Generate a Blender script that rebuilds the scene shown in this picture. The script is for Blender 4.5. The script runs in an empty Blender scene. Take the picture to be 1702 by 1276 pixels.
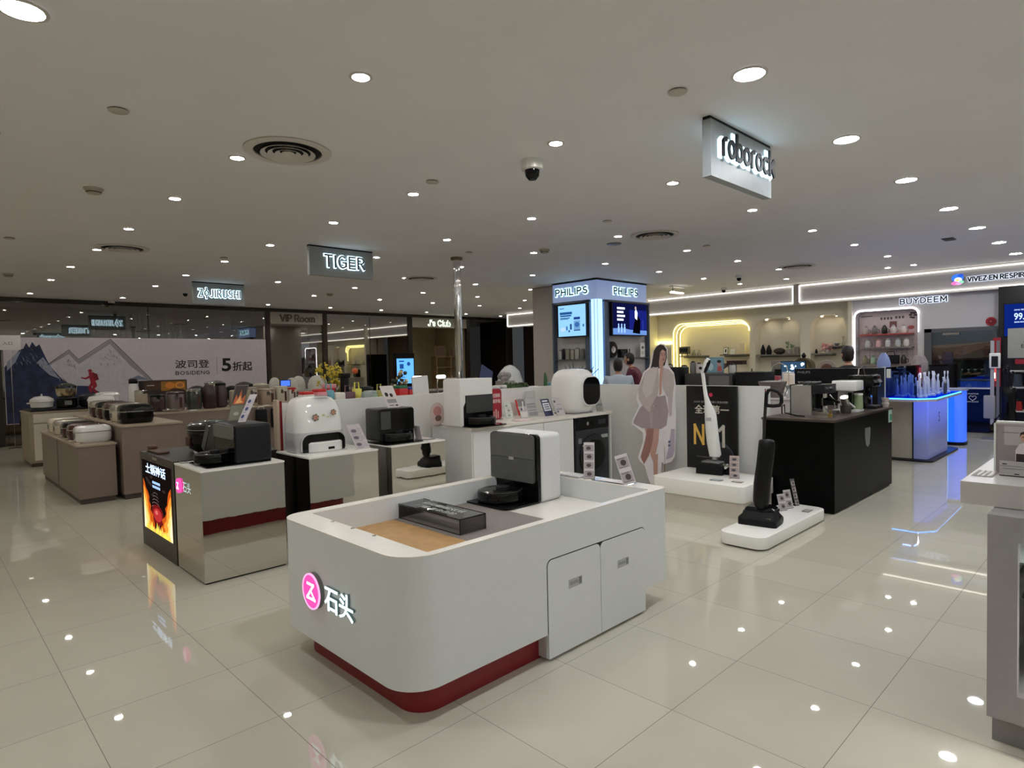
import bpy, bmesh, math, random
from mathutils import Vector, Matrix
random.seed(7)
SC = bpy.context.scene
COL = SC.collection
PI = math.pi
# ------------------------------------------------------------------ camera, world, exposure
CAM_H, CEIL = 1.5, 3.054
ROT = ((0.69760639, 0.71610182, -0.02331344), (0.00960821, -0.04188601, -0.9990762), (-0.71641678, 0.69673794, -0.0361004))
cam_data = bpy.data.cameras.new('camera')
cam = bpy.data.objects.new('camera', cam_data)
COL.objects.link(cam)
cam_data.sensor_width = 36.0
cam_data.lens = 36.0 * 1037.05 / 1702.0
cam_data.clip_start = 0.05
cam_data.clip_end = 100
r_, d_, f_ = ROT
cam.matrix_world = Matrix(((r_[0], -d_[0], -f_[0], 0), (r_[1], -d_[1], -f_[1], 0), (r_[2], -d_[2], -f_[2], CAM_H), (0, 0, 0, 1)))
SC.camera = cam
W = bpy.data.worlds.new('world')
SC.world = W
W.use_nodes = True
W.node_tree.nodes['Background'].inputs[0].default_value = (0.9, 0.95, 1.0, 1)
W.node_tree.nodes['Background'].inputs[1].default_value = 0.05
SC.view_settings.view_transform = 'Standard'
SC.view_settings.look = 'None'
SC.view_settings.gamma = 1
SC.view_settings.exposure = 0.0
SC.cycles.max_bounces = 10
SC.cycles.diffuse_bounces = 5
SC.cycles.glossy_bounces = 5
SC.cycles.transmission_bounces = 8
SC.cycles.transparent_max_bounces = 12
SC.cycles.sample_clamp_indirect = 6.0
LAMP = 236.0


# ------------------------------------------------------------------ measuring helpers: a sight line meets a real plane
def _ray(px, py):
    x, y = (px - 851) / 1037.05, (py - 638) / 1037.05
    return [ROT[0][i] * x + ROT[1][i] * y + ROT[2][i] for i in range(3)]
def pz(px, py, z):
    d = _ray(px, py); t = (z - CAM_H) / d[2]; return Vector((t * d[0], t * d[1], z))
def px_(px, py, x):
    d = _ray(px, py); t = x / d[0]; return Vector((x, t * d[1], CAM_H + t * d[2]))
def py_(px, py, y):
    d = _ray(px, py); t = y / d[1]; return Vector((t * d[0], y, CAM_H + t * d[2]))


# ------------------------------------------------------------------ materials
def lin(c):
    return tuple(((v / 255) / 12.92 if v <= 10.3 else ((v / 255 + 0.055) / 1.055) ** 2.4) for v in c)
_M = {}
def mat(name, c, rough=0.5, metal=0.0, spec=0.5, emit=0.0, ec=None, noise=0.04, scale=14.0, trans=0.0, alpha=1.0, coat=0.0, bump=0.0):
    """c is the sRGB colour of the thing; a fine noise varies it a little."""
    if name in _M: return _M[name]
    m = bpy.data.materials.new(name); m.use_nodes = True; _M[name] = m
    nt = m.node_tree; p = nt.nodes['Principled BSDF']; L = lin(c)
    if noise:
        tc = nt.nodes.new('ShaderNodeTexCoord'); n = nt.nodes.new('ShaderNodeTexNoise'); r = nt.nodes.new('ShaderNodeValToRGB')
        n.inputs['Scale'].default_value = scale; n.inputs['Detail'].default_value = 4
        nt.links.new(tc.outputs['Object'], n.inputs['Vector']); nt.links.new(n.outputs['Fac'], r.inputs[0])
        r.color_ramp.elements[0].position = 0.3; r.color_ramp.elements[1].position = 0.7
        r.color_ramp.elements[0].color = tuple(max(0, v * (1 - noise)) for v in L) + (1,)
        r.color_ramp.elements[1].color = tuple(min(1, v * (1 + noise)) for v in L) + (1,)
        nt.links.new(r.outputs[0], p.inputs['Base Color'])
        if bump:
            b = nt.nodes.new('ShaderNodeBump'); b.inputs['Strength'].default_value = bump; b.inputs['Distance'].default_value = 0.01
            nt.links.new(n.outputs['Fac'], b.inputs['Height']); nt.links.new(b.outputs[0], p.inputs['Normal'])
    else:
        p.inputs['Base Color'].default_value = L + (1,)
    p.inputs['Roughness'].default_value = rough; p.inputs['Metallic'].default_value = metal
    p.inputs['Specular IOR Level'].default_value = spec
    p.inputs['Transmission Weight'].default_value = trans; p.inputs['Alpha'].default_value = alpha
    p.inputs['Coat Weight'].default_value = coat; p.inputs['Coat Roughness'].default_value = 0.05
    if emit:
        p.inputs['Emission Color'].default_value = (lin(ec) if ec else L) + (1,)
        p.inputs['Emission Strength'].default_value = emit
    return m
def glow(name, c, s):
    if name in _M: return _M[name]
    m = bpy.data.materials.new(name); m.use_nodes = True; _M[name] = m
    nt = m.node_tree; nt.nodes.remove(nt.nodes['Principled BSDF'])
    e = nt.nodes.new('ShaderNodeEmission'); e.inputs[0].default_value = lin(c) + (1,); e.inputs[1].default_value = s
    nt.links.new(e.outputs[0], nt.nodes['Material Output'].inputs[0]); return m
def pane(name, tint, refl, rough=0.0):
    """thin glass: part mirror, part tinted see-through"""
    if name in _M: return _M[name]
    m = bpy.data.materials.new(name); m.use_nodes = True; _M[name] = m
    nt = m.node_tree; nt.nodes.remove(nt.nodes['Principled BSDF'])
    t = nt.nodes.new('ShaderNodeBsdfTransparent'); t.inputs[0].default_value = lin(tint) + (1,)
    g = nt.nodes.new('ShaderNodeBsdfGlossy'); g.inputs['Roughness'].default_value = rough; g.inputs[0].default_value = (.9, .9, .9, 1)
    fr = nt.nodes.new('ShaderNodeFresnel'); fr.inputs[0].default_value = 1.45
    mt = nt.nodes.new('ShaderNodeMath'); mt.operation = 'ADD'; mt.use_clamp = True; mt.inputs[1].default_value = refl
    nt.links.new(fr.outputs[0], mt.inputs[0])
    mx = nt.nodes.new('ShaderNodeMixShader'); nt.links.new(mt.outputs[0], mx.inputs[0])
    nt.links.new(t.outputs[0], mx.inputs[1]); nt.links.new(g.outputs[0], mx.inputs[2])
    nt.links.new(mx.outputs[0], nt.nodes['Material Output'].inputs[0]); return m
def c_(r, g, b, rough=0.5, **k):
    return mat('paint_%d_%d_%d_%d' % (r, g, b, rough * 100) + ''.join('_%s%g' % (a, v) for a, v in sorted(k.items()) if not isinstance(v, tuple)), (r, g, b), rough, **k)

WHITE = mat('white_lacquer', (226, 226, 224), 0.28, noise=0.015)
WHITE_TOP = mat('white_stone_top', (232, 228, 220), 0.2, noise=0.02)
WPLAS = mat('white_gloss_plastic', (232, 232, 230), 0.12, noise=0.01, coat=0.3)
RED = mat('dark_red_plinth', (128, 18, 28), 0.35)
BLACK = mat('black_gloss_plastic', (11, 11, 12), 0.1, noise=0.05, spec=0.3)
BLACKM = mat('black_matt_plastic', (20, 20, 22), 0.45, spec=0.2)
CHAR = mat('charcoal_plastic', (31, 32, 35), 0.38, spec=0.25)
STEEL = mat('brushed_steel', (190, 188, 184), 0.22, metal=1.0, noise=0.05, scale=30)
MIRROR = mat('mirror_polished_steel', (205, 202, 196), 0.015, metal=1.0, noise=0.01, scale=2.2, bump=0.10)
CHROME = mat('chrome', (215, 215, 215), 0.06, metal=1.0, noise=0)
GREY = mat('grey_plastic', (118, 118, 118), 0.4)
PAPER = mat('printed_card', (206, 198, 200), 0.6)
ACRYL = pane('clear_acrylic', (238, 242, 240), 0.04)
GLASS = pane('clear_glass', (225, 235, 232), 0.05)
SMOKE = pane('smoked_acrylic', (120, 116, 112), 0.06)
LED = glow('led_strip_white', (255, 248, 232), 3.0)
LEDW = glow('led_strip_warm', (255, 238, 150), 7.0)


# ------------------------------------------------------------------ mesh builder
class B:
    def __init__(s): s.bm = bmesh.new(); s.m = Matrix(); s.mi = 0
    def _v(s, p): return s.bm.verts.new(s.m @ Vector(p))
    def face(s, pts, mi=None):
        f = s.bm.faces.new([s._v(p) for p in pts]); f.material_index = s.mi if mi is None else mi; return f
    def box(s, x0, x1, y0, y1, z0, z1):
        v = [s._v(p) for p in ((x0, y0, z0), (x1, y0, z0), (x1, y1, z0), (x0, y1, z0), (x0, y0, z1), (x1, y0, z1), (x1, y1, z1), (x0, y1, z1))]
        for q in ((3, 2, 1, 0), (4, 5, 6, 7), (0, 1, 5, 4), (1, 2, 6, 5), (2, 3, 7, 6), (3, 0, 4, 7)):
            s.bm.faces.new([v[i] for i in q]).material_index = s.mi
        return s
    def prism(s, poly, z0, z1, ax='z'):
        """poly: 2D outline; swept from z0 to z1 along ax ('z': xy outline, 'y': xz outline, 'x': yz outline)"""
        P = {'z': lambda a, b, c: (a, b, c), 'y': lambda a, b, c: (a, c, b), 'x': lambda a, b, c: (c, a, b)}[ax]
        lo = [s._v(P(a, b, z0)) for a, b in poly]; hi = [s._v(P(a, b, z1)) for a, b in poly]; n = len(poly); fs = []
        fs.append(s.bm.faces.new(lo[::-1])); fs.append(s.bm.faces.new(hi))
        for i in range(n): fs.append(s.bm.faces.new((lo[i], lo[(i + 1) % n], hi[(i + 1) % n], hi[i])))
        for f in fs: f.material_index = s.mi
        bmesh.ops.recalc_face_normals(s.bm, faces=fs)
        return s
    def loft(s, rings, cap=True):
        vs = [[s._v(p) for p in r] for r in rings]; fs = []
        n = len(vs[0])
        for a, b in zip(vs, vs[1:]):
            for i in range(n): fs.append(s.bm.faces.new((a[i], a[(i + 1) % n], b[(i + 1) % n], b[i])))
        if cap: fs.append(s.bm.faces.new(vs[0][::-1])); fs.append(s.bm.faces.new(vs[-1]))
        for f in fs: f.material_index = s.mi
        bmesh.ops.recalc_face_normals(s.bm, faces=fs)
        return s
    def lathe(s, prof, c=(0, 0, 0), seg=24, ax='z', sx=1, sy=1, closed=False):
        """prof: (radius, height) pairs from the bottom up"""
        P = {'z': lambda a, b, h: (c[0] + a * sx, c[1] + b * sy, c[2] + h), 'y': lambda a, b, h: (c[0] + a * sx, c[1] + h, c[2] + b * sy),
             'x': lambda a, b, h: (c[0] + h, c[1] + a * sx, c[2] + b * sy)}[ax]
        rings = [[P(max(r, 1e-4) * math.cos(2 * PI * i / seg), max(r, 1e-4) * math.sin(2 * PI * i / seg), h) for i in range(seg)] for r, h in prof]
        if closed: rings.append(rings[0])
        return s.loft(rings, cap=not closed)
    def cyl(s, r, z0, z1, c=(0, 0), seg=20, ax='z'):
        cc = {'z': (c[0], c[1], 0), 'y': (c[0], 0, c[1]), 'x': (0, c[0], c[1])}[ax]
        return s.lathe([(r, z0), (r, z1)], cc, seg, ax)
    def ball(s, c, r, seg=14, sx=1, sy=1, sz=1):
        n = max(6, seg // 2)
        return s.lathe([(r * math.sin(PI * i / n), -r * sz * math.cos(PI * i / n)) for i in range(n + 1)], c, seg, 'z', sx, sy)
    def tube(s, pts, r, seg=8, closed=False):
        pts = [Vector(p) for p in pts]; rings = []; n = len(pts); up = Vector((0, 0, 1)); last = None
        for i, p in enumerate(pts):
            a = pts[(i - 1) % n] if (i or closed) else p; b = pts[(i + 1) % n] if (i < n - 1 or closed) else p
            t = (b - a).normalized()
            u = (last - t * last.dot(t)) if last is not None else t.cross(up if abs(t.z) < .9 else Vector((1, 0, 0)))
            u.normalize(); last = u; w = t.cross(u)
            rr = r[i] if isinstance(r, (list, tuple)) else r
            rings.append([p + u * rr * math.cos(2 * PI * k / seg) + w * rr * math.sin(2 * PI * k / seg) for k in range(seg)])
        if closed: rings.append(rings[0]); return s.loft(rings, cap=False)
        return s.loft(rings)
    def rbox(s, x0, x1, y0, y1, z0, z1, r, seg=3):
        t = bmesh.new(); bmesh.ops.create_cube(t, size=1)
        for v in t.verts: v.co = Vector(((x0 + x1) / 2 + v.co.x * (x1 - x0), (y0 + y1) / 2 + v.co.y * (y1 - y0), (z0 + z1) / 2 + v.co.z * (z1 - z0)))
        r = min(r, (x1 - x0) * .49, (y1 - y0) * .49, (z1 - z0) * .49)
        bmesh.ops.bevel(t, geom=t.edges[:], offset=r, segments=seg, profile=0.5, affect='EDGES')
        mp = {v: s._v(v.co) for v in t.verts}
        for f in t.faces: s.bm.faces.new([mp[v] for v in f.verts]).material_index = s.mi
        t.free(); return s
    def o(s, name, m, parent=None, bevel=0, seg=2, sharp=35, label=None, flat=False):
        if bevel:
            es = [e for e in s.bm.edges if len(e.link_faces) == 2 and e.calc_face_angle(0) > 0.6]
            bmesh.ops.bevel(s.bm, geom=es, offset=bevel, segments=seg, profile=0.5, affect='EDGES', clamp_overlap=True)
        me = bpy.data.meshes.new(name); s.bm.to_mesh(me); s.bm.free()
        for x in (m if isinstance(m, (list, tuple)) else [m]): me.materials.append(x)
        if not flat:
            me.polygons.foreach_set('use_smooth', [True] * len(me.polygons)); me.set_sharp_from_angle(angle=math.radians(sharp))
        ob = bpy.data.objects.new(name, me); COL.objects.link(ob)
        if parent: ob.parent = parent
        if label: ob['label'] = label
        return ob
def rrect(x0, x1, y0, y1, r, n=6, corners=(1, 1, 1, 1)):
    """rounded rectangle outline, corners: (x0y0, x1y0, x1y1, x0y1)"""
    out = []
    for (cx, cy, a, on, kx, ky) in ((x0, y0, PI, corners[0], 1, 1), (x1, y0, 1.5 * PI, corners[1], -1, 1), (x1, y1, 0, corners[2], -1, -1), (x0, y1, .5 * PI, corners[3], 1, -1)):
        if not on or r <= 0: out.append((cx, cy)); continue
        for i in range(n + 1):
            t = a + .5 * PI * i / n; out.append((cx + kx * r + r * math.cos(t), cy + ky * r + r * math.sin(t)))
    return out
def tag(o, label, cat, group=None, kind=None):
    if label: o['label'] = label
    if cat: o['category'] = cat
    if group: o['group'] = group
    if kind: o['kind'] = kind
    return o
def T(name, label, cat, loc=(0, 0, 0), rz=0, group=None):
    o = bpy.data.objects.new(name, None); COL.objects.link(o); o.empty_display_size = .1
    o.location = loc; o.rotation_euler = (0, 0, rz); return tag(o, label, cat, group)
def S(o): o['kind'] = 'structure'; return o
def dup(root, loc=None, rz=None, label=None, group=None, swap=None, scale=None):
    """a copy of a thing with copies of its parts and sub-parts; swap maps a material to another"""
    def cp(o, par):
        c = o.copy(); COL.objects.link(c)
        if par: c.parent = par
        if swap and o.type == 'MESH' and any(m in swap for m in o.data.materials[:]):
            c.data = o.data.copy()
            for i, m in enumerate(o.data.materials[:]):
                if m in swap: c.data.materials[i] = swap[m]
        for ch in list(o.children): cp(ch, c)
        return c
    r = cp(root, None)
    if loc is not None: r.location = loc
    if rz is not None: r.rotation_euler = (0, 0, rz)
    if scale is not None: r.scale = scale if isinstance(scale, (tuple, list)) else (scale,) * 3
    if label: r['label'] = label
    if group: r['group'] = group
    return r
UX, UY, UZ = Vector((1, 0, 0)), Vector((0, 1, 0)), Vector((0, 0, 1))
def lay(me, O, U, V):
    """take a mesh drawn in its xy plane and stand it on the plane O,U,V (normal U x V)"""
    U, V = Vector(U), Vector(V); N = U.cross(V).normalized(); O = Vector(O)
    for v in me.vertices: v.co = O + U * v.co.x + V * v.co.y + N * v.co.z
    me.update()
def text(name, s, m, parent, O, U=UX, V=UZ, w=None, h=.1, depth=.004, bold=0.0, lift=0.0, label=None, spacing=1.0):
    """lettering fitted to the box w x h whose lower corner is O"""
    cu = bpy.data.curves.new(name, 'FONT'); cu.body = s; cu.size = 1; cu.extrude = .02; cu.bevel_depth = bold; cu.bevel_resolution = 1; cu.resolution_u = 3; cu.space_character = spacing
    t = bpy.data.objects.new(name, cu); COL.objects.link(t); bpy.context.view_layer.update()
    me = bpy.data.meshes.new_from_object(t.evaluated_get(bpy.context.evaluated_depsgraph_get()))
    bpy.data.objects.remove(t); bpy.data.curves.remove(cu)
    if not me.vertices:
        return None
    xs = [v.co.x for v in me.vertices]; ys = [v.co.y for v in me.vertices]
    x0, x1, y0, y1 = min(xs), max(xs), min(ys), max(ys)
    sy = h / max(y1 - y0, 1e-6); sx = (w / max(x1 - x0, 1e-6)) if w else sy
    zs_ = [v.co.z for v in me.vertices]; zl, zk = min(zs_), max(max(zs_) - min(zs_), 1e-6)
    for v in me.vertices: v.co = Vector(((v.co.x - x0) * sx, (v.co.y - y0) * sy, lift + (v.co.z - zl) / zk * max(depth, .0005)))
    lay(me, O, U, V); me.materials.clear(); me.materials.append(m)
    for p in me.polygons: p.material_index = 0
    me.name = name; ob = bpy.data.objects.new(name, me); COL.objects.link(ob)
    if parent: ob.parent = parent
    if label: ob['label'] = label
    return ob
def plate(name, outer, holes, m, parent, O, U=UX, V=UZ, depth=.02):
    """a sheet with openings, depth measured backwards from the plane"""
    cu = bpy.data.curves.new(name, 'CURVE'); cu.dimensions = '2D'; cu.fill_mode = 'BOTH'; cu.extrude = depth / 2
    for loop in [outer] + list(holes):
        sp = cu.splines.new('POLY'); sp.points.add(len(loop) - 1)
        for p, q in zip(sp.points, loop): p.co = (q[0], q[1], 0, 1)
        sp.use_cyclic_u = True
    t = bpy.data.objects.new(name, cu); COL.objects.link(t); bpy.context.view_layer.update()
    me = bpy.data.meshes.new_from_object(t.evaluated_get(bpy.context.evaluated_depsgraph_get()))
    bpy.data.objects.remove(t); bpy.data.curves.remove(cu)
    for v in me.vertices: v.co.z -= depth / 2
    lay(me, O, U, V); me.materials.clear(); me.materials.append(m)
    me.name = name; ob = bpy.data.objects.new(name, me); COL.objects.link(ob)
    if parent: ob.parent = parent
    return ob
def art(name, parent, O, U, V, shapes, lift=.0006, label=None):
    """printed or glowing flat picture: shapes = [(material, outline)], later ones on top"""
    bm = bmesh.new(); mats = []; U, V = Vector(U), Vector(V); N = U.cross(V).normalized(); O = Vector(O)
    for i, (m, pts) in enumerate(shapes):
        if m not in mats: mats.append(m)
        try: f = bm.faces.new([bm.verts.new(O + U * a + V * b + N * (lift * (1 + .12 * i))) for a, b in pts])
        except ValueError: continue
        f.normal_update()
        if f.normal.dot(N) < 0: f.normal_flip()
        f.material_index = mats.index(m)
    bmesh.ops.triangulate(bm, faces=[f for f in bm.faces if len(f.verts) > 4])
    me = bpy.data.meshes.new(name); bm.to_mesh(me); bm.free()
    for m in mats: me.materials.append(m)
    ob = bpy.data.objects.new(name, me); COL.objects.link(ob)
    if parent: ob.parent = parent
    if label: ob['label'] = label
    return ob
def rrect4(x0, x1, y0, y1, rs, n=8):
    out = []
    for (cx, cy, a, r, kx, ky) in ((x0, y0, PI, rs[0], 1, 1), (x1, y0, 1.5 * PI, rs[1], -1, 1), (x1, y1, 0, rs[2], -1, -1), (x0, y1, .5 * PI, rs[3], 1, -1)):
        for i in range(n + 1): t = a + .5 * PI * i / n; out.append((cx + kx * r + r * math.cos(t), cy + ky * r + r * math.sin(t)))
    return out
def R_(x0, y0, x1, y1): return [(x0, y0), (x1, y0), (x1, y1), (x0, y1)]
def E_(cx, cy, rx, ry=None, n=18): ry = ry or rx; return [(cx + rx * math.cos(2 * PI * i / n), cy + ry * math.sin(2 * PI * i / n)) for i in range(n)]
# ------------------------------------------------------------------ plain stroke lettering for the Latin shop signs
def _arc(cx, cy, rx, ry, a0, a1, n=8): return [(cx + rx * math.cos(math.radians(a0 + (a1 - a0) * i / n)), cy + ry * math.sin(math.radians(a0 + (a1 - a0) * i / n))) for i in range(n + 1)]
_P = [(0, .48), (.32, .48)]
GLY = {
 'A': (.66, [[(0, 0), (.33, 1), (.66, 0)], [(.13, .33), (.53, .33)]]),
 'B': (.56, [[(0, 0), (0, 1), (.3, 1)] + _arc(.3, .76, .22, .24, 90, -90) + [(0, .52)], [(0, .52), (.32, .52)] + _arc(.32, .26, .24, .26, 90, -90) + [(0, 0)]]),
 'C': (.62, [_arc(.34, .5, .34, .5, 50, 310, 14)]), 'D': (.6, [[(0, 0), (0, 1), (.25, 1)] + _arc(.25, .5, .35, .5, 90, -90, 10) + [(0, 0)]]),
 'E': (.5, [[(.5, 0), (0, 0), (0, 1), (.5, 1)], [(0, .52), (.44, .52)]]), 'G': (.64, [_arc(.34, .5, .34, .5, 50, 300, 14) + [(.62, .12), (.62, .46), (.36, .46)]]),
 'H': (.58, [[(0, 0), (0, 1)], [(.58, 0), (.58, 1)], [(0, .52), (.58, .52)]]), 'I': (.02, [[(.01, 0), (.01, 1)]]), 'J': (.36, [[(.34, 1), (.34, .2)] + _arc(.16, .2, .18, .2, 0, -150, 8)]),
 'L': (.46, [[(0, 1), (0, 0), (.46, 0)]]), 'M': (.72, [[(0, 0), (.02, 1), (.36, .25), (.70, 1), (.72, 0)]]), 'N': (.6, [[(0, 0), (0, 1), (.6, 0), (.6, 1)]]),
 'O': (.7, [_arc(.35, .5, .35, .5, 0, 360, 18)]), 'P': (.52, [[(0, 0), (0, 1), (.28, 1)] + _arc(.28, .74, .24, .26, 90, -90) + [(0, .48)]]),
 'R': (.56, [[(0, 0), (0, 1), (.28, 1)] + _arc(.28, .75, .24, .25, 90, -90) + [(0, .5)], [(.26, .5), (.56, 0)]]),
 'S': (.52, [_arc(.27, .75, .24, .25, 50, 270, 8) + _arc(.26, .25, .25, .25, 90, -140, 8)]), 'T': (.56, [[(0, 1), (.56, 1)], [(.28, 1), (.28, 0)]]),
 'U': (.58, [[(0, 1), (0, .28)] + _arc(.29, .28, .29, .28, 180, 360, 10) + [(.58, 1)]]), 'V': (.62, [[(0, 1), (.31, 0), (.62, 1)]]), 'Y': (.62, [[(0, 1), (.31, .48), (.62, 1)], [(.31, .48), (.31, 0)]]),
 'Z': (.54, [[(0, 1), (.54, 1), (0, 0), (.54, 0)]]), '@': (.6, [_arc(.3, .5, .28, .34, 60, 240, 8), _arc(.3, .5, .28, .34, 240, 400, 8), [(.3, 1.2), (.3, .86)], [(.3, .14), (.3, -.2)]]),
 "'": (.02, [[(.01, 1.0), (.01, .8)]]), ' ': (.3, []), '1': (.26, [[(0, .76), (.22, .97), (.22, 0)]]),
 'a': (.46, [_arc(.23, .32, .23, .32, 0, 360, 14), [(.46, .66), (.46, 0)]]), 'b': (.46, [[(0, 1), (0, .0)], _arc(.23, .32, .23, .32, 0, 360, 14)]), 'c': (.42, [_arc(.24, .32, .24, .32, 50, 310, 12)]),
 'i': (.02, [[(.01, .66), (.01, 0)], [(.01, .9), (.01, .98)]]), 'k': (.42, [[(0, 1), (0, 0)], [(.4, .66), (.02, .28)], [(.14, .4), (.42, 0)]]), 'l': (.02, [[(.01, 1), (.01, 0)]]), 'm': (.66, [[(0, 0), (0, .66)], _arc(.165, .46, .165, .2, 180, 0, 8) + [(.33, 0)], _arc(.495, .46, .165, .2, 180, 0, 8) + [(.66, 0)]]),
 'n': (.42, [[(0, 0), (0, .66)], _arc(.21, .44, .21, .22, 180, 0, 8) + [(.42, 0)]]), 'o': (.48, [_arc(.24, .32, .24, .32, 0, 360, 16)]), 'r': (.26, [[(0, 0), (0, .5)] + _arc(.2, .44, .2, .22, 180, 80, 6)]), 's': (.36, [_arc(.18, .49, .16, .16, 40, 270, 7) + _arc(.18, .17, .17, .16, 90, -140, 7)]), 'u': (.42, [[(0, .66), (0, .22)] + _arc(.21, .22, .21, .22, 180, 360, 8) + [(.42, .66)], [(.42, .3), (.42, 0)]]),
}
def stroke_text(name, s, m, parent, O, U=UX, V=UZ, w=1.0, h=.2, weight=.16, depth=.006, lift=.0, gap=.26, slant=0.0):
    """weight is the stroke thickness as a share of the letter height; fitted so that the centre lines fill w x h"""
    polys, x = [], 0.0
    for ch in s:
        gw, st = GLY[ch]
        for p in st: polys.append([(x + a + b * slant, b) for a, b in p])
        x += gw + (gap if ch != ' ' else 0)
    x -= gap; top = max(b for p in polys for a, b in p if b <= 1.0); kx, ky = w / x, h / top
    b = B(); t = weight * h / 2; U, V = Vector(U), Vector(V); N = U.cross(V).normalized(); O = Vector(O)
    runs = []
    for p in polys:
        q = [(a * kx, c * ky) for a, c in p]; q = [v for i, v in enumerate(q) if i == 0 or math.dist(v, q[i - 1]) > 1e-5]; cur = [q[0]]
        for i in range(1, len(q)):
            cur.append(q[i])
            if i < len(q) - 1:
                a1 = math.atan2(q[i][1] - q[i - 1][1], q[i][0] - q[i - 1][0]); a2 = math.atan2(q[i + 1][1] - q[i][1], q[i + 1][0] - q[i][0])
                if abs((a2 - a1 + PI) % (2 * PI) - PI) > 1.15: runs.append(cur); cur = [q[i]]
        runs.append(cur)
    lift0 = lift
    for k_, q in enumerate(runs):
        n = len(q); rings = []; lift = lift0 + k_ * .00012
        for i in range(n):
            d1 = (q[i][0] - q[i - 1][0], q[i][1] - q[i - 1][1]) if i else None
            d2 = (q[i + 1][0] - q[i][0], q[i + 1][1] - q[i][1]) if i < n - 1 else None
            if i == 0 and n > 2 and math.dist(q[0], q[-1]) < 1e-6: d1 = (q[-1][0] - q[-2][0], q[-1][1] - q[-2][1])
            if i == n - 1 and n > 2 and math.dist(q[0], q[-1]) < 1e-6: d2 = (q[1][0] - q[0][0], q[1][1] - q[0][1])
            ns = []
            for d in (d1, d2):
                if d: l = math.hypot(*d) or 1; ns.append((-d[1] / l, d[0] / l))
            nx, ny = sum(v[0] for v in ns), sum(v[1] for v in ns); l = math.hypot(nx, ny) or 1; nx, ny = nx / l, ny / l
            k = t / max(.45, nx * ns[0][0] + ny * ns[0][1]); ex, ey = 0, 0
            if d1 is None: l = math.hypot(*d2); ex, ey = -d2[0] / l * t * .8, -d2[1] / l * t * .8
            if d2 is None: l = math.hypot(*d1); ex, ey = d1[0] / l * t * .8, d1[1] / l * t * .8
            cx, cy = q[i][0] + ex, q[i][1] + ey
            rings.append([O + U * (cx + nx * k) + V * (cy + ny * k) + N * lift, O + U * (cx - nx * k) + V * (cy - ny * k) + N * lift, O + U * (cx - nx * k) + V * (cy - ny * k) + N * (lift + depth), O + U * (cx + nx * k) + V * (cy + ny * k) + N * (lift + depth)])
        b.loft(rings)
    return b.o(name, m, parent)
# ================================================================== room shell
def floor_mat():
    m = bpy.data.materials.new('polished_porcelain_tiles'); m.use_nodes = True; nt = m.node_tree; p = nt.nodes['Principled BSDF']
    N = nt.nodes.new; Lk = nt.links.new
    tc = N('ShaderNodeTexCoord'); sep = N('ShaderNodeSeparateXYZ'); Lk(tc.outputs['Object'], sep.inputs[0])
    def math_(op, a, b=None):
        n = N('ShaderNodeMath'); n.operation = op
        if isinstance(a, float): n.inputs[0].default_value = a
        else: Lk(a, n.inputs[0])
        if b is not None:
            if isinstance(b, float): n.inputs[1].default_value = b
            else: Lk(b, n.inputs[1])
        return n.outputs[0]
    g, ids = [], []
    for ax, off in ((0, 0.225 + 60 * .596), (1, 0.1 + 60 * .596)):
        v = math_('DIVIDE', math_('ADD', sep.outputs[ax], off), .596)
        fr = math_('FRACT', v); g.append(math_('LESS_THAN', math_('ABSOLUTE', math_('SUBTRACT', fr, .5)), .4978)); ids.append(math_('FLOOR', v))
    inside = math_('MULTIPLY', g[0], g[1])
    cx = N('ShaderNodeCombineXYZ'); Lk(ids[0], cx.inputs[0]); Lk(ids[1], cx.inputs[1])
    wn = N('ShaderNodeTexWhiteNoise'); wn.noise_dimensions = '3D'; Lk(cx.outputs[0], wn.inputs[0])
    no = N('ShaderNodeTexNoise'); no.inputs['Scale'].default_value = 3.5; no.inputs['Detail'].default_value = 6; Lk(tc.outputs['Object'], no.inputs['Vector'])
    k = math_('ADD', math_('MULTIPLY', wn.outputs['Value'], .35), math_('MULTIPLY', no.outputs['Fac'], .65))
    r = N('ShaderNodeValToRGB'); Lk(k, r.inputs[0])
    r.color_ramp.elements[0].color = (.50, .475, .39, 1); r.color_ramp.elements[1].color = (.58, .555, .46, 1)
    mx = N('ShaderNodeMix'); mx.data_type = 'RGBA'; Lk(inside, mx.inputs[0]); mx.inputs[6].default_value = (.2, .18, .15, 1); Lk(r.outputs[0], mx.inputs[7])
    Lk(mx.outputs[2], p.inputs['Base Color'])
    p.inputs['Roughness'].default_value = .018; Lk(math_('MULTIPLY', inside, .5), p.inputs['Specular IOR Level'])
    p.inputs['IOR'].default_value = 1.55
    return m
FL = floor_mat()
CEILM = mat('ceiling_paint', (227, 225, 226), 0.7, noise=0.02, scale=2)
WALLM = mat('warm_wall_paint', (222, 216, 198), 0.6, noise=0.02, scale=3)
WALLC = mat('cool_wall_paint', (196, 194, 196), 0.5, noise=0.02, scale=3)
DARKB = mat('dark_bronze_frame', (52, 44, 36), 0.35, metal=.3)
DARKW = mat('dark_brown_wall', (46, 36, 32), 0.5, noise=.1, scale=4)
S(B().box(-20, 6, -6, 18, -.1, 0).o('floor', FL))
S(B().box(-20, 6, -6, 18, CEIL, CEIL + .1).o('ceiling', CEILM))
S(B().box(6, 6.1, -6, 18, 0, CEIL).o('wall_right', WALLM))
S(B().box(-20, 6, -6.1, -6, 0, CEIL).o('wall_front', WALLM))
S(B().box(-20.1, -20, -6, 18, 0, CEIL).o('wall_left', WALLM))
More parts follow.
